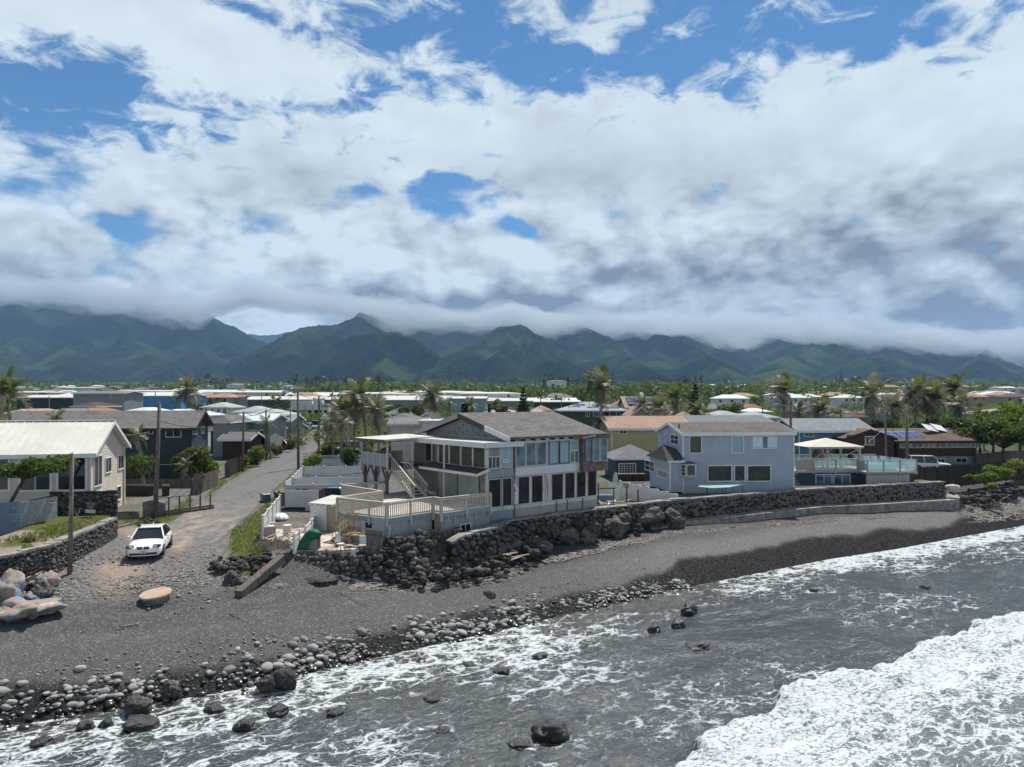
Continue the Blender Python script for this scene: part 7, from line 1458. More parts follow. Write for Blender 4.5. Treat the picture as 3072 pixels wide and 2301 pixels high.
board_fence('wooden_fence', 'brown board fence behind the wheelie bins', onz(378, 1470, 3.5)[:2], onz(582, 1470, 3.5)[:2], 3.5, 1.05, 'wood_grey'); board_fence('wooden_fence', 'grey board fence along the road below the big green shrub', onz(600, 1484, 3.55)[:2], onz(655, 1460, 3.6)[:2], 3.55, 1.75, 'wood_grey'); board_fence('wooden_fence', 'dark panel fence beside the roadside pole', onz(684, 1436, 3.65)[:2], onz(726, 1415, 3.7)[:2], 3.65, 1.9, 'wood_dark', .4)
tag(MB().box((0, 0, 1.0), (.95, .06, 1.9), Matrix.Rotation(R(10), 3, 'Y')).build('plank_panel', M['wood_grey'], loc=(*onz(592, 1488, 3.5)[:2], 3.5), rz=R(30)), 'grey plank door leaning out from the roadside fence', 'door')
tag(MB().bx(0, .5, 0, .06, 0, 1.75).build('gate_leaf', M['wood_grey'], loc=(*onz(674, 1438, 3.6)[:2], 3.6), rz=R(20)), 'narrow grey gate leaf beside the dark panel fence', 'gate')
mbx = empty('mailbox', (*onz(620, 1470, 3.55)[:2], 3.55), R(20), 'black mailbox on a post by the grey fence', 'mailbox'); MB().bx(-.04, .04, -.04, .04, 0, 1.0).build('post', M['wood_grey'], mbx); MB().bx(-.32, .32, -.14, .10, 1.0, 1.22).build('box', M['black'], mbx)
board_fence('wooden_fence', 'dark board fence right of the pole with a bin enclosure', onz(762, 1392, 3.8)[:2], onz(806, 1372, 3.9)[:2], 3.8, 1.7, 'wood_dark', .25)
sd = empty('bin_store', (*onz(748, 1396, 3.8)[:2], 3.8), R(20), 'dark boarded bin enclosure with one open side by the road', 'shed'); MB().bx(0, 1.3, 0, 1.2, 0, 1.75).build('wall', M['wood_dark'], sd); MB().bx(.55, 1.1, -.04, -.003, 0, 1.0).build('opening', M['black'], sd); MB().bx(-.1, 1.4, -.1, 1.3, 1.76, 1.82).build('roof', M['w_navy'], sd)
tag(MB().rock((0, 0, .2), (1.1, .7, .5), 5, 2, .1).build('covered_boat', M['black'], loc=(*onz(770, 1396, 3.8)[:2], 3.8), smooth=True), 'black covered bundle lying at the kerb by the bin enclosure', 'bundle')
board_fence('wooden_fence', 'tall dark brown fence behind the lattice fence', (at(957, 1366, 92).x, 91), (at(1113, 1366, 92).x, 93), 3.9, 1.6, 'wood_dark', .22); board_fence('wooden_fence', 'upper dark brown fence tier below the palms', (at(975, 1340, 97).x, 97), (at(1113, 1340, 97).x, 99), 3.9, 2.4, 'wood_dark', .22)
board_fence('wooden_fence', 'dark brown board fence beside the white sport-utility car', (at(2740, 1440, 75).x, 75), (at(2818, 1440, 75).x, 75.5), 2.6, 2.4, 'wood_dark', .20); board_fence('wooden_fence', 'dark fence running to the right photo edge', (at(2818, 1440, 75.5).x, 75.7), (at(3110, 1400, 88).x, 88), 2.6, 2.3, 'wood_dark', .22); board_fence('wooden_fence', 'weathered fence right of the brown house lower floor', (at(2930, 1390, 90).x, 90), (at(3110, 1380, 98).x, 98), 3.6, 1.7, 'wood_grey', .22)
board_fence('wooden_fence', 'grey fence in front of the brown house lower windows', (at(2820, 1400, 84).x, 84), (at(2935, 1400, 86).x, 86), 3.2, 1.15, 'wood_grey', .22)
def vinyl(name, label, a, b, z0, h, n, m='vinyl', h2=None, lattice=0, rail=False):
    a, b = Vector(a), Vector(b); L = (b - a).length; d = (b - a) / L; e = empty(name, (a.x, a.y, z0), math.atan2(d.y, d.x), label, 'fence'); w = L / n; h2 = h if h2 is None else h2
    for i in range(n):
        ha = h + (h2 - h) * i / n; top = ha - lattice
        MB().bx(i * w + .06, (i + 1) * w - .06, .015, .045, .08, top).build('panel', M[m], e)
        if lattice:
            la = MB(); k = int(w / .14)
            for j in range(k): x = i * w + .08 + j * (w - .16) / k; la.bar((x, .02, top), (min(x + lattice * .8, (i + 1) * w - .06), .02, ha - .06), .03, .015); la.bar((min(x + lattice * .8, (i + 1) * w - .06), .035, top), (x, .035, ha - .06), .03, .015)
            la.build('lattice', M[m], e)
        MB().bx(i * w, (i + 1) * w, 0, .06, ha - .07, ha + .02).build('rail', M[m], e); MB().bx(i * w, (i + 1) * w, 0, .06, .02, .12).build('rail', M[m], e)
        if rail: MB().bx(i * w, (i + 1) * w, -.01, .06, ha * .62, ha * .62 + .09).build('rail', M[m], e)
    for i in range(n + 1):
        ha = h + (h2 - h) * i / n; po = MB().bx(i * w - .065, i * w + .065, -.035, .095, -.1, ha + .09).build('post', M[m], e)
        MB().add([(i * w - .09, -.06, ha + .092), (i * w + .09, -.06, ha + .092), (i * w + .09, .12, ha + .092), (i * w - .09, .12, ha + .092), (i * w, .03, ha + .18)], [(0, 1, 4), (1, 2, 4), (2, 3, 4), (3, 0, 4), (3, 2, 1, 0)]).build('post_cap', M[m], po)
    return e
def xy(px, Y): return ((px - CX) / F * Y, Y)
vinyl('vinyl_fence', 'white vinyl fence, back one of three across the lots', xy(906, 72), xy(1165, 73), 3.6, 1.68, 4); vinyl('vinyl_fence', 'white vinyl fence, middle one of three across the lots', xy(874, 63), xy(1093, 63.5), 3.5, 1.63, 3); vinyl('vinyl_fence', 'white vinyl fence, front one of three, behind the ribbed shed', xy(856, 60), xy(1022, 60.4), 3.5, 1.36, 2)
vinyl('vinyl_fence', 'white vinyl side fence along the road right edge, upper run', xy(906, 72), xy(874, 63), 3.55, 1.68, 4, h2=1.63); vinyl('vinyl_fence', 'white vinyl side fence along the road, short lower run', xy(874, 63), xy(856, 60), 3.5, 1.63, 1, h2=1.40)
vinyl('lattice_fence', 'white fence with lattice top around the round dark bush', xy(961, 84), xy(1122, 84.5), 3.85, 1.62, 3, lattice=.35)
vinyl('vinyl_fence', 'white railed vinyl fence along the drive edge by the grass', (-17.2, 53.0), (-15.2, 43.6), 3.4, 1.5, 4, rail=True); vinyl('vinyl_fence', 'short white railed fence beside the green tarp', (-13.07, 47.7), (-12.4, 42.9), 3.45, .92, 2, rail=True); vinyl('vinyl_fence', 'single white fence panel standing at the rock wall edge', (-12.40, 41.6), (-12.25, 40.2), 3.45, .95, 1, rail=True)
vf = vinyl('lattice_fence', 'cream vinyl fence with lattice squares running down to the sea wall', (9.05, 59.9), (13.6, 59.0), 3.5, 1.65, 6, 'w_white', h2=.6, lattice=.0)
lp = MB()
for k in range(6): lp.bar((.15 + k * .1, .0, 1.2), (.45 + k * .1 if k < 4 else .75, .0, 1.55), .02, .012); lp.bar((.45 + k * .08, -.005, 1.2), (.15 + k * .06, -.005, 1.55), .02, .012)
lp.build('lattice', M['wood_grey'], vf)
bp = empty('bent_fence_boards', (8.2, 59.9, 3.5), R(-10), 'bent white fence boards splayed open at the fence end', 'fence')
for k in range(7):
    x = -.1 + k * .13; MB().tube([(x, 0, 1.7 - .05 * k), (x + .12, -.05, 1.0), (x + .45 + .05 * k, -.2, .3), (x + .75, -.3, .05)], .05, .05, 4).build('board', M['w_white'], bp)
# ================================================================ yard clutter on the concrete drive
shd = empty('ribbed_shed', (*xy(854, 55), 3.5), R(-2), 'low shed faced with two white ribbed door panels', 'shed'); zt = 1.62
MB().bx(0, 1.6, .05, 1.6, .0, zt - .05).build('frame', M['wood_dark'], shd); MB().bx(1.62, 2.66, -.05, 1.6, -.25, zt - .05).build('frame', M['wood_dark'], shd)
for i in range(8): MB().bx(.02, 1.6, .0, .045, .28 + i * .165, .435 + i * .165).build('panel_rib', M['white'], shd)
for i in range(9): MB().bx(1.64, 2.66, -.10, -.055, .0 + i * .18, .17 + i * .18).build('panel_rib', M['white'], shd)
for i, x in enumerate((.8, 1.2, 1.45)): MB().bx(x, x + .18, .3, .6, zt - .05, zt + .05).build('roof_scrap', M['black'], shd)
MB().bx(-.5, .0, .1, 1.2, .3, 1.4).build('side_frame', M['wood_grey'], shd)
lw = empty('lean_to', (*xy(931, 47.2), 3.4), R(-22), 'low lean-to with pale sheet roof and stained block wall under the deck', 'lean-to'); 
for i in range(3): MB().bx(i * .43, i * .43 + .42, 0, .12, 0, 1.75).build('panel', M['w_white'], lw)
MB().bx(1.32, 2.1, .05, .14, -.1, 1.65).build('panel', M['w_tan'], lw); MB().prism([(-.1, -.1, 1.80), (1.9, -.2, 1.80), (2.0, 2.0, 2.05), (.1, 2.2, 2.05)], (0, 0, .04)).build('roof', M['roof_white'], lw)
for i in range(5): MB().bar((.1 + i * .45, -.3, 1.74), (.35 + i * .45, 2.0, 2.0), .05, .06).build('rafter', M['white'], lw)
ws = empty('wooden_steps', (*onz(1003, 1632, 3.4)[:2], 3.45), R(33), 'small tan wooden steps with slatted rail beside the deck room', 'steps')
for i in range(5): MB().bx(.0 + i * .26, .28 + i * .26, -.45, .45, .14 + i * .17, .18 + i * .17).build('step', M['wood_tan'], ws)
for y in (-.5, .5):
    MB().bar((.0, y, .95), (1.3, y, 1.75), .07, .09).build('handrail', M['wood_tan'], ws); MB().bar((0, y, .05), (1.3, y, .85), .05, .2).build('stringer', M['wood_tan'], ws)
    for i in range(7): MB().bx(.05 + i * .19, .09 + i * .19, y - .02, y + .02, .15 + i * .115, .98 + i * .115).build('slat', M['wood_tan'], ws)
gt = empty('covered_grill', (-11.45, 41.05, 3.45), 0, 'barbecue grill under a dark green tarp', 'grill')
M['tarp'] = mat('green_tarp', fn=mottled((.012, .085, .045), (.025, .15, .085), 4, .5, .5, 9, bdist=.05))
tm = MB().rock((0, 0, .82), (.95, .75, .65), 4, 3, .18).mesh('tarp')
MB().rock((.08, 0, .85), (.95, .75, .62), 4, 3, .16).build('tarp', M['tarp'], gt, True); MB().prism([(-.38, -.25, .9), (.1, -.3, .7), (-.25, -.35, .0), (-.85, -.3, -.05), (-.65, -.28, .5)], (0, .5, 0)).build('tarp_fold', M['tarp'], gt)
for x, y in ((-.3, -.2), (.4, -.2), (-.3, .2), (.4, .2)): MB().tube([(x, y, -.05), (x, y, .7)], .03, .03, 6).build('leg', M['iron'], gt)
MB().bx(-.28, .38, -.2, .2, .05, .6).build('cabinet', M['w_grey'], gt)
tb = empty('work_table', (*onz(1072, 1640, 3.45)[:2], 3.45), R(-20), 'cluttered wooden table by the deck room door', 'table'); MB().bx(-.6, .6, -.3, .3, .68, .73).build('top', M['wood_tan'], tb)
for x in (-.52, .52):
    for y in (-.24, .24): MB().bx(x - .03, x + .03, y - .03, y + .03, 0, .68).build('leg', M['wood_grey'], tb)
for k in range(5): tag(MB().box((0, 0, .03), (.3 + .05 * k, .12, .05)).build('timber_offcut', M['wood_tan'], loc=tb.location + Vector((-.4 + .18 * k, -.05 + .07 * (k % 3), .735 + .05 * (k % 2))), rz=.4 * k), 'short timber offcut lying on the work table', 'offcut', 'offcuts on the work table')
def chair(label, p, rz, m='w_tan', style=0):
    e = empty('patio_chair', p, rz, label, 'chair', 'old chairs on the drive'); MB().lathe([(.21, .42), (.23, .44), (.22, .47)], 16).build('seat', M[m], e)
    for a in (.7, 2.3, 3.9, 5.5): MB().tube([(math.cos(a) * .16, math.sin(a) * .16, .43), (math.cos(a) * .23, math.sin(a) * .23, 0)], .018, .015, 6).build('leg', M['iron' if style else 'wood_tan'], e)
    if style: MB().box((0, .2, .78), (.36, .04, .46), Matrix.Rotation(R(-8), 3, 'X')).build('backrest', M['vinyl'], e)
    else:
        MB().tube([(math.cos(a) * .22, .19, .46 + math.sin(a) * .45) for a in np.linspace(0, math.pi, 9)], .015, .015, 5).build('backrest', M['wood_tan'], e)
        for k in range(4): MB().tube([(-.13 + .087 * k, .19, .45), (-.13 + .087 * k, .2, .85)], .009, .009, 4).build('spindle', M['wood_tan'], e)
    return e
chair('bentwood chair with hooped back in front of the work table', Vector((*onz(1046, 1660, 3.45)[:2], 3.45)), R(170)); chair('white-backed chair with orange seat next to the leaning grate', Vector((*onz(1087, 1660, 3.45)[:2], 3.45)), R(-160), 'wood_tan', 1); chair('small stool-like chair with pale seat in the clutter', Vector((*onz(1022, 1655, 3.45)[:2], 3.45)), R(60), 'w_white', 1)
for px, py, m, lb in ((1060, 1663, 'w_white', 'white plastic bucket beside the bentwood chair'), (1012, 1640, 'w_tan', 'tan bucket by the wooden steps')): tag(MB().lathe([(.13, 0), (.16, .3), (.17, .32), (.15, .32), (.12, .06)], 14).build('bucket', M[m], loc=(*onz(px, py, 3.45)[:2], 3.45), smooth=True), lb, 'bucket')
ga = empty('leaning_gate', (*onz(1110, 1664, 3.3)[:2], 3.35), R(-33), 'grey slatted gate leaning on the deck room wall', 'gate'); ga.rotation_euler.x = R(-14)
for k in range(13): MB().bx(-.65 + k * .105, -.60 + k * .105, 0, .03, 0, 1.32).build('slat', M['wood_grey'], ga)
for z in (.2, 1.0): MB().bx(-.68, .68, .032, .07, z, z + .09).build('rail', M['wood_grey'], ga)
for k, (px, h, w, m, lb) in enumerate(((1118, 1.75, .95, 'mh_panel', 'pale blue door panel leaning under the small window'), (1132, 1.55, .5, 'white', 'white board leaning beside the pale blue panel'), (1150, 1.3, .3, 'mh_white', 'narrow white board leaning at the deck corner'))):
    o = MB().bx(-w / 2, w / 2, 0, .04, 0, h).build('board_sheet', M[m], loc=(*onz(px, 1652, 3.3)[:2], 3.35), rz=R(-33)); o.location += Vector((.10, .42, 0)); o.rotation_euler.x = R(-8); tag(o, lb, 'panel')
# junk along the fence
jk = [('mattress_box', (.9, 1.5, .5), 'w_white', (842, 1562), 'pale box-shaped mattress lying on the drive'), ('cardboard_box', (.5, .5, .45), 'w_tan', (812, 1588), 'small box beside the broken wood'), ('pink_board', (.95, .1, .8), 'w_pink', (803, 1620), 'salmon-coloured board by the fence foot'), ('white_crate', (.5, .5, .5), 'vinyl', (810, 1600), 'white crate at the fence'), ('metal_drum', (.5, .5, .7), 'w_white', (862, 1608), 'white battered drum on the rubbish heap')]
for nm, s, m, (px, py), lb in jk:
    p = onz(px, py, 3.45); o = (MB().lathe([(s[0] / 2, 0), (s[0] / 2, s[2] * .5), (s[0] * .52, s[2] * .52), (s[0] / 2, s[2])], 16) if 'drum' in nm else MB().rock((0, 0, s[2] * .5), tuple(k * 1.15 for k in s), 6, 2, .06) if 'matt' in nm else MB().bx(-s[0] / 2, s[0] / 2, -s[1] / 2, s[1] / 2, 0, s[2])).build(nm, M[m], loc=p, rz=R(20)); tag(o, lb, nm.split('_')[-1])
    if nm == 'mattress_box': o.rotation_euler.y = R(6)
g = random.Random(8); hp = MB(); h2 = MB()
for i in range(150): x, y = -13.9 + g.uniform(-.9, 1.1), 41.6 + g.uniform(-.8, .9); a = g.random() * 6; L = g.uniform(.3, 1.1); hp.tube([(x, y, 3.4 + g.random() * .35), (x + math.cos(a) * L, y + math.sin(a) * L, 3.45 + g.random() * .5)], .015, .008, 4)
tag(hp.build('brushwood_heap', M['wood_grey']), 'heap of dry brushwood sticks at the end of the drive fence', 'brushwood')
for i in range(14):
    p = Vector((-14.3 + g.uniform(-.5, .9), 44.2 + g.uniform(-1.2, 1.6), 3.5 + g.random() * .3)); a = g.random() * 3; d = Vector((math.cos(a), math.sin(a), g.uniform(-.3, .5))) * g.uniform(.3, .7)
    tag(MB().bar(-d, d, .09, .05).build('broken_board', M['wood_tan' if i % 3 else 'w_white'], loc=p), 'broken board in the rubbish heap on the drive', 'board', 'broken boards on the drive')
# wheelie bins
def bin_(label, p, rz, m='black', tip=0):
    e = empty('wheelie_bin', p, rz, label, 'bin', 'wheelie bins'); b = MB(); b.add([(-.26, -.30, .08), (.26, -.30, .08), (.26, .26, .08), (-.26, .26, .08), (-.31, -.38, .98), (.31, -.38, .98), (.31, .36, .98), (-.31, .36, .98)], [(0, 3, 2, 1), (4, 5, 6, 7), (0, 1, 5, 4), (1, 2, 6, 5), (2, 3, 7, 6), (3, 0, 4, 7)]); b.build('body', M[m], e)
    MB().add([(-.33, -.42, .985), (.33, -.42, .985), (.33, .42, .985), (-.33, .42, .985), (-.26, -.34, 1.06), (.26, -.34, 1.06), (.26, .36, 1.08), (-.26, .36, 1.08)], [(3, 2, 1, 0), (4, 5, 6, 7), (0, 1, 5, 4), (1, 2, 6, 5), (2, 3, 7, 6), (3, 0, 4, 7)]).build('lid', M[m], e)
    for x in (-.25, .25): MB().lathe([(.03, -.03), (.11, -.03), (.11, .03), (.03, .03)], 12).build('wheel', M['tyre'], e, loc=(x, .30, .11)).rotation_euler.y = R(90)
    if tip: e.rotation_euler = (R(88), 0, rz)
M['bin_blue'] = mat('blue_bin', (.06, .10, .16), .45)
for i, (px, m) in enumerate(((392, 'black'), (411, 'black'), (430, 'black'), (450, 'black'), (497, 'black'))):
    bin_(['black wheelie bin lowest and leftmost in the row behind the drive', 'black wheelie bin, second in the row behind the drive', 'black wheelie bin, third in the row behind the drive', 'black wheelie bin beside the thick dark pole', 'black wheelie bin right of the thick dark pole'][i], Vector((*onz(px, 1491, 3.5)[:2], 3.52)), R(i * 7), m)
p = onz(790, 1508, 3.45); bin_('blue-grey wheelie bin lying tipped over at the road edge', Vector((p.x, p.y, 3.85)), R(35), 'bin_blue', 1); p = onz(828, 1502, 3.45); bin_('black wheelie bin lying behind the white railed fence', Vector((p.x, p.y, 3.85)), R(60), 'black', 1)
# debris between the main house and the cream fence
dbx = empty('timber_trestle', (*xy(1806, 57.6), 3.4), R(5), 'grey post-and-beam trestle in the gap between the houses', 'trestle'); MB().bx(-.4, 1.1, -.06, .06, 1.45, 1.55).build('beam', M['wood_grey'], dbx)
for x in (-.3, .95): MB().bx(x - .05, x + .05, -.05, .05, -.2, 1.9 if x < 0 else 1.45).build('post', M['wood_grey'], dbx)
tag(MB().bx(-.8, .5, -.3, .3, 0, .75).build('blue_tub', M['w_blue'], loc=(*xy(1818, 58.6), 3.5)), 'faded blue tub under the trestle', 'tub')
for i in range(16):
    x, y = xy(g.uniform(1795, 1880), g.uniform(57.0, 58.4)); a = g.random() * 3; d = Vector((math.cos(a), math.sin(a) * .5, g.uniform(-.05, .25))) * g.uniform(.3, .8); tag(MB().bar(-d, d, .14, .03).build('debris_board', M[('drift', 'w_white', 'wood_tan')[i % 3]], loc=(x, y, 3.6 + g.random() * .3)), 'splintered debris board piled behind the sea wall', 'board', 'debris boards behind the sea wall')
tag(MB().rock((0, 0, .9), (.5, .12, 1.9), 7, 3, .04).build('surfboard', M['w_lav'], loc=(*xy(1846, 62), 3.9), smooth=True), 'pale upright surfboard behind the bent fence boards', 'surfboard')
for px, h in ((1880, 1.75), (1914, 1.5)): tag(MB().bx(-.06, .06, -.06, .06, 0, h).build('lone_post', M['wood_grey'], loc=(*xy(px, 57.9), 3.3)), 'grey post in front of the cream lattice fence, ' + ('taller' if h > 1.6 else 'shorter') + ' of two', 'post')
# recliner under the porch
rc = empty('recliner', K + U1 * 6.9 + U2 * -1.0 + Vector((0, 0, ZD)), TH, 'dark cushioned recliner in the shade on the deck', 'recliner'); MB().rock((0, 0, .35), (.9, 1.0, .4), 3, 2, .1).build('seat', M['black'], rc, True); MB().rock((0, .45, .75), (.9, .35, .9), 4, 2, .1).build('backrest', M['black'], rc, True); MB().rock((.0, -.6, .3), (.8, .6, .25), 5, 2, .1).build('footrest', M['w_grey'], rc, True)
# ================================================================ palms, trees, shrubs
def gz(Y): return float(np.interp(Y, GY, GZ))
PAL = [(35, 1178, 64, 2.5, 'palm with yellowing fronds at the left photo edge'), (180, 1262, 62, 1.3, 'small palm tip above the white metal roof'), (560, 1178, 140, 4.0, 'dense palm beside the blue warehouse'), (1102, 1192, 90, 3.3, 'tallest palm of the cluster right of the road'), (1023, 1243, 88, 2.9, 'leaning dry palm at the left of the roadside cluster'), (1062, 1226, 93, 3.0, 'dry palm in the middle of the roadside cluster'), (1137, 1240, 89, 2.7, 'dry palm at the right of the roadside cluster'), (1050, 1278, 85, 2.0, 'low dry palm under the roadside cluster'), (1000, 1275, 90, 2.0, 'short palm at the foot of the roadside cluster'),
  (980, 1280, 97, 1.3, 'small palm beside the transformer pole'), (962, 1312, 93, 1.2, 'smallest palm at the road edge'), (1310, 1192, 135, 3.8, 'slender palm left of the main gable'), (1800, 1165, 95, 3.2, 'tall drooping palm behind the hipped end of the main roof'), (1815, 1275, 92, 1.5, 'young palm at the foot of the tall drooping palm'), (1936, 1216, 120, 2.8, 'palm in front of the solar roof, left one'), (1976, 1226, 116, 2.8, 'palm in front of the solar roof, right one'), (2020, 1193, 125, 3.2, 'taller palm right of the solar roof'), (2008, 1238, 110, 2.0, 'low palm below the taller one'), (2090, 1238, 115, 2.6, 'broad low palm below the tall pine'), (2120, 1244, 118, 2.2, 'low palm right of the tall pine'),
  (2350, 1178, 105, 3.3, 'windswept palm behind the lavender house'), (2396, 1244, 104, 2.4, 'low palm right of the windswept one'), (2480, 1232, 105, 2.7, 'bushy palm behind the blue house'), (2536, 1246, 100, 1.9, 'short palm right of the bushy palm'), (2628, 1186, 105, 4.1, 'big palm above the brown gable'), (2745, 1186, 112, 3.9, 'dry palm above the solar roof'), (2776, 1200, 116, 3.4, 'dry palm between two larger ones'), (2822, 1200, 112, 3.7, 'tall palm above the water-heater panels'), (2876, 1170, 118, 3.6, 'highest palm in the right cluster'), (2890, 1222, 112, 3.2, 'lower dry palm in the right cluster'), (2952, 1246, 115, 2.2, 'small palm among the right edge trees'), (2700, 1225, 108, 2.8, 'low dry palm behind the grey pole'), (1406, 1220, 150, 2.6, 'dry stubby palm behind the main ridge'), (812, 1278, 97, 1.9, 'palm by the roadside garage'), (423, 1318, 70, 1.6, 'yellow-green palm in the navy house garden'), (548, 1404, 70, 1.4, 'young coconut palm leaning over the fence'), (1350, 1218, 140, 2.0, 'spiky palm below the slender palm'), (905, 1262, 140, 1.8, 'palm beside the far road cars')]
for i, (px, py, Y, sz, lb) in enumerate(PAL):
    x = (px - CX) / F * Y; z0 = gz(Y); h = max(H - (py - HY) / F * Y - z0, .5); dry = .75 if 'dry' in lb or 'windswept' in lb else .4
    palm('palm_tree', lb, (x, Y, z0), h, sz * .9, 100 + i, rnd.choice((14, 17, 20, 23)) if sz > 2.4 else rnd.choice((9, 12, 14)), dry * rnd.uniform(.7, 1.3), (rnd.uniform(-.9, .5), 0), wind=(rnd.uniform(-.8, -.2), .2), tr=.17 if sz > 2.4 else .11)
norfolk('norfolk_pine', 'broad dark pine behind the main roof ridge', (*xy(1570, 135), 4.6), H - (1163 - HY) / F * 135 - 4.6, 2.3, 5); norfolk('norfolk_pine', 'tall narrow tiered pine behind the yellow house', (*xy(2086, 150), 4.8), H - (1152 - HY) / F * 150 - 4.8, 2.6, 6); norfolk('norfolk_pine', 'thin dark pine rising from the far green belt', (*xy(1771, 420), 11), H - (1114 - HY) / F * 420 - 11, 3.4, 7)
for k, (px, pt) in enumerate(((1394, 1206), (1402, 1210), (1468, 1212), (1388, 1212))): norfolk('cypress', ['dark column cypress behind the ridge, tallest', 'dark column cypress beside the tallest', 'dark cypress left of the broad pine', 'dark column cypress, shortest of the trio'][k], (*xy(px, 150), 4.8), H - (pt - HY) / F * 150 - 4.8, .8, 30 + k)
SH = [(590, 1385, 72, (2.3, 1.5, 3.0), 'leaf', 2600, .22, 'large rounded shrub behind the roadside board fence'), (556, 1410, 71, (1.3, 1.0, 1.9), 'leaf_bright', 1200, .17, 'bright shrub at the left of the large rounded one'), (635, 1412, 73, (1.2, .9, 2.0), 'leaf_bright', 1200, .17, 'bright shrub at the right of the large rounded one'), (405, 1420, 70, (1.2, .9, 2.3), 'leaf_bright', 1300, .16, 'bright green shrub behind the brown fence'), (442, 1415, 70, (1.0, .8, 2.0), 'leaf_dark', 900, .16, 'dark shrub right of the bright garden shrub'), (772, 1345, 88, (1.2, 1.1, 2.1), 'leaf_bright', 1300, .18, 'roadside shrub beside the second pole'), (735, 1345, 84, (1.0, .9, 1.2), 'leaf', 700, .18, 'low shrub beside the red-brown garage'), (830, 1315, 100, (1.0, 1.0, 1.5), 'leaf_grey', 700, .2, 'dry shrub by the red car'),
      (938, 1395, 80, (1.1, 1.3, 1.5), 'leaf_bright', 1500, .13, 'yellow-green hedge bush at the road edge'), (998, 1398, 79, (1.5, .6, .55), 'leaf_bright', 900, .12, 'low yellow-green hedge in front of the lattice fence'), (1051, 1398, 80, (1.2, 1.1, 2.1), 'leaf_dark', 3400, .11, 'dense round dark bush before the lattice fence'), (919, 1440, 66, (.75, .6, .85), 'leaf_bright', 700, .12, 'small croton bush between the white fences'), (1885, 1345, 80, (1.7, 1.2, 1.7), 'leaf_grey', 1700, .2, 'grey-green shrub behind the cottage'), (1935, 1340, 82, (1.5, 1.2, 1.9), 'leaf_grey', 1700, .2, 'pale-leaved shrub behind the annex roof'), (1955, 1350, 78, (.9, .8, 1.6), 'leaf_bright', 900, .15, 'bright green shrub beside the annex roof'),
      (2492, 1340, 82, (1.8, 1.2, 1.5), 'leaf_bright', 1600, .18, 'bright tree crown behind the gazebo'), (2955, 1440, 74, (1.4, 1.0, 1.1), 'leaf_bright', 1600, .16, 'beach naupaka shrub on the rocks, lowest one'), (3005, 1420, 77, (1.7, 1.2, 1.2), 'leaf_bright', 1800, .16, 'beach naupaka shrub on the rocks, middle one'), (3060, 1405, 80, (1.9, 1.4, 1.3), 'leaf_bright', 1800, .16, 'beach naupaka shrub at the right photo edge'), (2905, 1432, 75, (.7, .6, .5), 'leaf', 500, .14, 'small naupaka clump beside the rocks'), (2975, 1462, 71.5, (.8, .6, .5), 'leaf_bright', 600, .14, 'small naupaka clump lowest on the driftwood'), (84, 1632, 37.5, (.55, .5, .45), 'leaf_grey', 320, .10, 'silvery weed at the foot of the blue block wall'), (82, 1652, 35.5, (.6, .5, .4), 'leaf_bright', 380, .09, 'green weed patch on the terrace edge'), (870, 1340, 110, (.9, .9, 1.3), 'leaf', 500, .2, 'shrub left of the far road'), (990, 1330, 96, (1.8, 1.0, 1.6), 'leaf', 900, .2, 'green understorey below the roadside palms'), (1090, 1320, 92, (1.8, 1.0, 1.9), 'leaf_bright', 1100, .2, 'yellow-green understorey right under the tallest palm')]
for i, (px, py, Y, r, m, n, sz, lb) in enumerate(SH):
    p = at(px, py, Y); bush('shrub', lb, (p.x, p.y, min(p.z, gz(Y) + .4) if px < 2880 and px > 120 else p.z - r[2] * .4), r, m, n, sz, 200 + i)
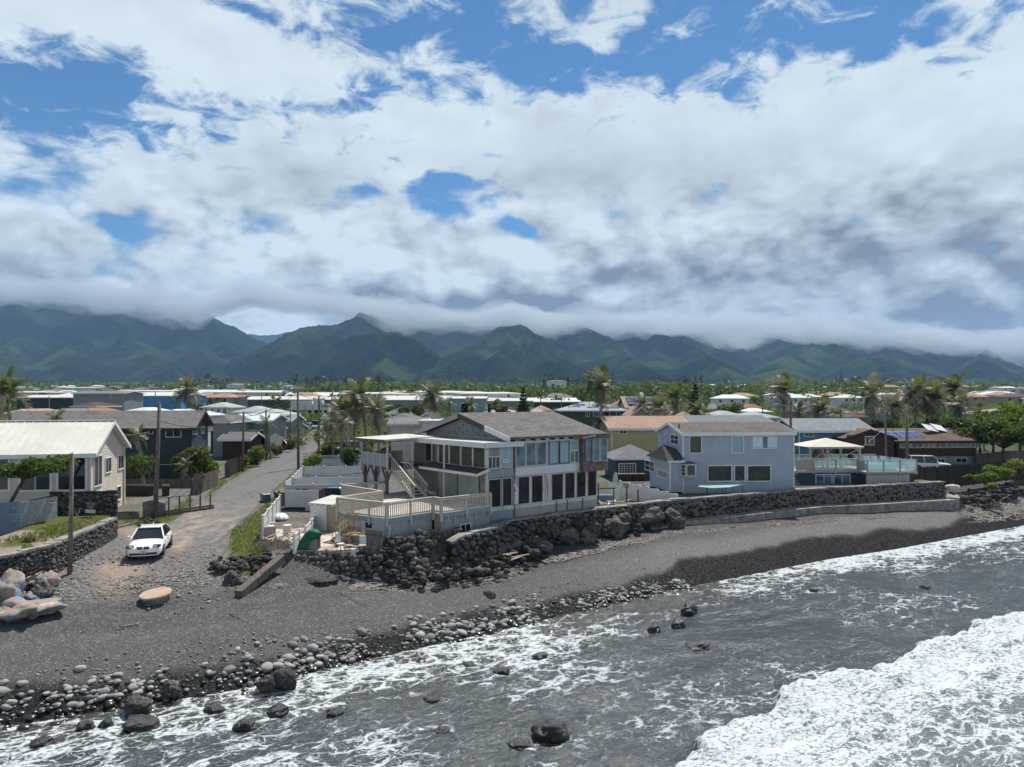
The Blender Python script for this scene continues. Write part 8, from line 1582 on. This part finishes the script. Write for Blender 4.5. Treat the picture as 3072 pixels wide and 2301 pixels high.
TR = [(12, 44.2, 4.4, 4.1, 2.3, 'leaf', 5200, .15, 'windswept spreading tree in front of the cream house', (1.1, .2)), (832, 170, 5.2, 5.5, 2.6, 'leaf_dark', 1500, .35, 'round dark tree before the long purple warehouse', (0, 0)), (693, 150, 4.8, 5.0, 2.0, 'leaf_dark', 1100, .32, 'dark tree right of the white two-storey house', (0, 0)), (757, 165, 5, 3.8, 2.0, 'leaf', 900, .32, 'green tree below the billboard', (0, 0)), (1214, 140, 4.7, 7.0, 4.2, 'leaf_dark', 2600, .32, 'umbrella-shaped tree with bare grey limbs', (0, 0)), (1290, 125, 4.4, 4.6, 2.4, 'leaf', 1200, .3, 'green tree beside the slender palm', (0, 0)), (1505, 145, 4.7, 7.0, 2.2, 'leaf_grey', 1400, .3, 'feathery yellow-green tree left of the broad pine', (0, 0)), (1455, 150, 4.8, 5.0, 2.0, 'leaf', 1000, .3, 'small tree before the pale teal warehouse', (0, 0)), (310, 112, 4.1, 5.0, 1.3, 'leaf', 1000, .25, 'small green tree before the apartment block', (0, 0)), (242, 190, 6, 5.0, 2.0, 'leaf_dark', 800, .35, 'dark tree beside the apartment block', (0, 0)),
      (2870, 97, 3.9, 6.2, 3.6, 'leaf_dark', 3200, .28, 'dark spreading tree beside the brown house', (0, 0)), (2940, 93, 3.9, 6.0, 3.6, 'leaf', 3200, .28, 'green spreading tree right of the dark one', (0, 0)), (3010, 90, 3.8, 5.2, 3.4, 'leaf_dark', 3000, .28, 'dark broad tree near the right edge', (0, 0)), (3080, 92, 3.8, 5.6, 3.8, 'leaf', 3000, .28, 'green tree at the right photo edge', (0, 0)), (2980, 105, 4, 7.0, 4.0, 'leaf', 3000, .32, 'tall tree behind the right edge trees', (0, 0)), (3060, 112, 4, 8.0, 4.4, 'leaf_bright', 2800, .34, 'bright tree behind the right edge trees', (0, 0)), (2790, 108, 4, 5.0, 3.6, 'leaf_dark', 2400, .3, 'dark tree behind the solar roof', (0, 0)), (2660, 104, 4, 5.2, 3.0, 'leaf_dark', 2000, .3, 'dark tree behind the brown gable', (0, 0)), (2240, 135, 4.6, 5.5, 3.0, 'leaf', 1500, .35, 'tree left of the windswept palm', (0, 0)), (2450, 118, 4.2, 5.0, 3.0, 'leaf', 1400, .32, 'tree behind the blue house roof', (0, 0)), (2180, 160, 5, 6.5, 4, 'leaf', 1600, .4, 'spreading tree right of the pale blue house', (0, 0)), (430, 66, 3.7, 3.4, 1.2, 'leaf', 700, .18, 'thin garden tree with bleached limbs', (0, 0)), (590, 215, 6.2, 5, 2.4, 'leaf', 900, .4, 'tree beside the teal sheds', (0, 0)), (1180, 160, 5, 5, 2.6, 'leaf', 1000, .35, 'tree left of the umbrella-shaped tree', (0, 0))]
for i, (px, Y, z0, h, sp, m, n, sz, lb, ln) in enumerate(TR):
    tree('leafy_tree', lb, ((px - CX) / F * Y, Y, z0 if i == 0 else gz(Y)), h, sp, m, n, sz, 300 + i, bark='bark_pale' if 'bare' in lb or 'bleached' in lb else 'bark', lean=ln, trunk_h=.66 if i == 0 else .4, flat=.55 if i in (0, 4) else .32, tr=.13 if i == 0 else .2)
# bare dead branch sprouting on the terrace
db = empty('dead_branch', (*onz(245, 1590, 4.55)[:2], 4.5), 0, 'bare grey dead branch on the grassy terrace', 'branch')
for pts in ([(0, 0, 0), (-.1, 0, .5), (-.25, 0, .9), (-.1, .05, 1.3)], [(-.1, 0, .5), (.25, 0, .6), (.7, -.1, .45), (1.0, -.1, .4)], [(-.2, 0, .8), (-.4, .1, 1.0), (-.38, 0, 1.2)]): MB().tube(pts, .035, .012, 6).build('limb', M['drift'], db, True)
# low ground cover and grass
def in_poly(pts, z):
    w = pixpoly(pts, z); xs = [p[0] for p in w]; ys_ = [p[1] for p in w]
    def fn(g):
        while True:
            x, y = g.uniform(min(xs), max(xs)), g.uniform(min(ys_), max(ys_))
            if float(poly_sd(np.array([x]), np.array([y]), w)[0]) > -.1: return Vector((x, y, ground_z(x, y)))
    return fn
for k, (pts, z) in enumerate(grass_polys):
    if k != 2: grass_tufts('grass', in_poly(pts, z), (1500, 300, 0, 260, 220, 200, 120, 320)[k], 50 + k, .16 if k else .12)
grass_tufts('grass', lambda g: (lambda x, y: Vector((x, y, 4.55)))(g.uniform(-27.3, -24.6), g.uniform(37.5, 45.5)), 700, 77, .14)
# ================================================================ distant town, green belt, forest
def far_z(x, y): return float(plateau(np.array([x]), np.array([y]))[0] + ((fbm(np.array([x / 90.]), np.array([y / 90.]), 4, 31) - .5) * 14 * sst(np.array([float(y)]), 300, 900))[0])
def small_house(w, d, h, rise, wall, rf):
    me = bpy.data.meshes.new('far_house'); v = [(-w, -d, -3), (w, -d, -3), (w, d, -3), (-w, d, -3), (-w, -d, h), (w, -d, h), (w, d, h), (-w, d, h)]; o = .6
    v += [(-w - o, -d - o, h), (w + o, -d - o, h), (w + o, d + o, h), (-w - o, d + o, h), (-w * .45, 0, h + rise), (w * .45, 0, h + rise)]
    f = [(0, 1, 5, 4), (1, 2, 6, 5), (2, 3, 7, 6), (3, 0, 4, 7), (8, 9, 13, 12), (10, 11, 12, 13), (11, 8, 12), (9, 10, 13), (11, 10, 9, 8)]
    n0 = len(f)
    for k in range(3): x = -w + (k + .5) * 2 * w / 3; b0 = len(v); v += [(x - .6, -d - .04, h - 1.7), (x + .6, -d - .04, h - 1.7), (x + .6, -d - .04, h - .6), (x - .6, -d - .04, h - .6)]; f.append((b0, b0 + 1, b0 + 2, b0 + 3))
    me.from_pydata(v, [], f)
    for m in (wall, rf, M['glass']): me.materials.append(m)
    me.polygons.foreach_set('material_index', [0] * 4 + [1] * (n0 - 4) + [2] * 3); me.update(); return me
fh = {k: small_house(w, d, h, r, M[a], M[b]) for k, (w, d, h, r, a, b) in {'white-roofed': (6, 4.5, 3.2, 1.5, 'w_white', 'roof_white'), 'grey-roofed': (6, 5, 3.4, 1.8, 'w_white', 'roof_slate'), 'tan-roofed': (6.5, 5, 3.4, 1.9, 'w_tan', 'roof_tan'), 'pale teal-roofed': (7, 5, 3.6, 1.6, 'w_white', 'roof_teal'), 'brown-roofed': (6, 5, 3.4, 1.8, 'w_tan', 'roof_brown'), 'big flat white': (16, 9, 5.0, .8, 'w_white', 'roof_white')}.items()}
g = random.Random(17); ks = list(fh); nm = {'big flat white': 'far_warehouse'}; done = []
ZN = [(-150, 950, 330, 1300, 95, 'on the plain under the left mountains'), (2180, 3300, 300, 1500, 125, 'in the estate under the right mountains'), (600, 1500, 1250, 1950, 30, 'scattered on the lower slope behind the wooded rise'), (1800, 2500, 900, 1700, 28, 'on the slope above the green belt'), (900, 1700, 330, 430, 14, 'in the quarter before the wooded rise')]
for x0, x1, y0, y1, n, where in ZN:
    k = 0
    while k < n:
        Y = y0 * (y1 / y0) ** g.random(); px = g.uniform(x0, x1); X = (px - CX) / F * Y
        if any(abs(X - a) < 15 and abs(Y - b) < 15 for a, b in done): continue
        done.append((X, Y)); k += 1; kind = g.choice(ks if 'plain' in where or 'quarter' in where else ks[:5])
        o = link('distant_house' if kind != 'big flat white' else 'distant_warehouse', fh[kind], None, loc=(X, Y, far_z(X, Y) + .5), rz=g.uniform(-.4, .4)); tag(o, 'small distant %s house %s' % (kind, where) if kind != 'big flat white' else 'big flat white-roofed warehouse ' + where, 'house' if kind != 'big flat white' else 'warehouse', 'distant houses ' + where)
# a few far landmarks
tag(link('distant_block', small_house(12, 8, 14, .5, M['w_white'], M['roof_white']), None, loc=(*xy(1669, 900), 22)), 'pale cube-shaped block above the green belt', 'building')
def scatter_clumps(name, n, fn, mtl, per, size, seed, dens=(1., 1., .8)):
    g = random.Random(seed); cl = []
    for i in range(n): x, y, z, r = fn(g); cl.append(((x, y, z + r * .5), (r * dens[0], r * dens[1], r * dens[2])))
    return tag(link(name, leaf_cloud(seed, cl, n * per, size, shell=.45), M[mtl]), kind='stuff')
def town_tree(y0, y1, r0, r1, x0=-100, x1=3200):
    def fn(g): Y = y0 * (y1 / y0) ** g.random(); px = g.uniform(x0, x1); X = (px - CX) / F * Y; return X, Y, far_z(X, Y), g.uniform(r0, r1)
    return fn
scatter_clumps('town_trees', 300, town_tree(110, 300, 1.0, 2.4), 'leaf', 40, .55, 1); scatter_clumps('town_trees', 170, town_tree(110, 300, .8, 2.0), 'leaf_dark', 34, .5, 2)
scatter_clumps('distant_trees', 380, town_tree(300, 900, 2.0, 4.5), 'leaf', 26, 1.9, 3); scatter_clumps('distant_trees', 600, town_tree(800, 2000, 4, 9), 'leaf', 18, 4.2, 4); scatter_clumps('distant_trees', 500, town_tree(900, 2100, 5, 11), 'leaf_grey', 16, 4.0, 5)
def fn_ir(g):     # tall ironwood rows on the lower slope
    Y = g.uniform(1000, 1900); px = g.choice((620, 930, 1000, 1120, 1650, 1720, 1800, 2060, 2600)) + g.gauss(0, 35); X = (px - CX) / F * Y; return X, Y, far_z(X, Y) + 6, g.uniform(3.5, 6)
scatter_clumps('ironwood_rows', 260, fn_ir, 'leaf_pine', 20, 3.5, 6, (.55, .55, 2.6))
HT = [(930, 1178), (1000, 1162), (1080, 1141), (1160, 1144), (1250, 1150), (1330, 1158), (1420, 1163), (1520, 1164), (1700, 1160), (1800, 1153), (1880, 1150), (1960, 1152), (2060, 1158), (2160, 1164), (2300, 1172), (2420, 1174), (2560, 1182), (2700, 1190)]
def belt(g):
    px = g.uniform(930, 2700); Y = g.uniform(400, 620); top = float(np.interp(px, [a for a, _ in HT], [b for _, b in HT])); zt = H - (top - HY) / F * 520; zb = far_z((px - CX) / F * Y, Y); f_ = (Y - 400) / 220; r = g.uniform(3.5, 6.5)
    return (px - CX) / F * Y, Y, zb + max(zt - zb - r, 0) * (.25 + .75 * f_) * g.uniform(.85, 1.0), r
scatter_clumps('wooded_belt', 560, belt, 'leaf', 42, 1.7, 7); scatter_clumps('wooded_belt', 260, belt, 'leaf', 40, 1.6, 8); scatter_clumps('wooded_belt', 260, belt, 'leaf_dark', 40, 1.7, 9)
# ================================================================ air: haze box and low cloud on the ridges
def closed_box(name, x0, x1, y0, y1, z0, z1):
    me = bpy.data.meshes.new(name)
    v = [(x, y, z) for z in (z0, z1) for y in (y0, y1) for x in (x0, x1)]
    me.from_pydata(v, [], [(0, 2, 3, 1), (4, 5, 7, 6), (0, 1, 5, 4), (2, 6, 7, 3), (0, 4, 6, 2), (1, 3, 7, 5)]); return me
def vol_mat(name, col, dens, aniso=0.0):
    m = bpy.data.materials.new(name); m.use_nodes = True; t = m.node_tree; t.nodes.clear(); b = NT(t)
    pv = b.n('ShaderNodeVolumePrincipled'); pv.inputs['Color'].default_value = (*col, 1); pv.inputs['Density'].default_value = dens; pv.inputs['Anisotropy'].default_value = aniso
    o = b.n('ShaderNodeOutputMaterial'); t.links.new(pv.outputs[0], o.inputs['Volume']); return m
hz = link('haze', closed_box('haze', -11500, 11500, -60, 9300, -4, 1010), vol_mat('haze_air', (0.36, 0.60, 1.0), 0.000060)); tag(hz, kind='stuff')
CB = [(-500, 875), (0, 893), (250, 905), (480, 930), (600, 948), (680, 925), (760, 900), (880, 925), (1000, 935), (1110, 954), (1300, 974), (1440, 980), (1540, 968), (1640, 988), (1750, 990), (2000, 1002), (2300, 1003), (2600, 1022), (2850, 1040), (3072, 1058), (3700, 1075)]
def cloud_tube(name, dy, hh, hd, Yc, dens, seed, m):
    n, k = 300, 20; v = []; f = []; xs = np.linspace(-500, 3700, n)
    lo = np.interp(xs, [a for a, _ in CB], [b for _, b in CB])
    for i, px in enumerate(xs):
        sc_ = (min(1, i / 6, (n - 1 - i) / 6) ** .5 + .02) * (.75 + .9 * mnoise.noise(Vector((px / 210., seed * 3., 0))))
        for j in range(k):
            a = 2 * math.pi * j / k; nz = .35 * mnoise.noise(Vector((px / 17., math.cos(a) * 4, math.sin(a) * 4 + seed))) + mnoise.noise(Vector((px / 130., math.cos(a) * 1.2, math.sin(a) * 1.2 + seed))) + .5 * mnoise.noise(Vector((px / 45., math.cos(a) * 2.5, math.sin(a) * 2.5 + seed)))
            py = lo[i] + 14 - dy - hh * sc_ * math.sin(a) * (1 + .75 * nz); Y = Yc + hd * sc_ * math.cos(a) * (1 + .4 * nz); v.append(tuple(at(px, py, Y)))
    for i in range(n - 1):
        for j in range(k): f.append((i * k + j, i * k + (j + 1) % k, (i + 1) * k + (j + 1) % k, (i + 1) * k + j))
    f.append(tuple(range(k - 1, -1, -1))); f.append(tuple(range((n - 1) * k, n * k)))
    me = bpy.data.meshes.new(name); me.from_pydata(v, [], f); bm = bmesh.new(); bm.from_mesh(me); bmesh.ops.recalc_face_normals(bm, faces=bm.faces); bm.to_mesh(me); bm.free()
    return tag(link(name, me, vol_mat(name, (.57, .64, .71), dens, .35)), kind='stuff')
cloud_tube('ridge_cloud', 22, 46, 420, 4150, .0018, 3, None); cloud_tube('ridge_cloud', 34, 38, 300, 4150, .0036, 8, None); cloud_tube('ridge_cloud', 48, 40, 260, 4300, .0025, 14, None)  # low cloud hiding the summits, as closed scattering volumes
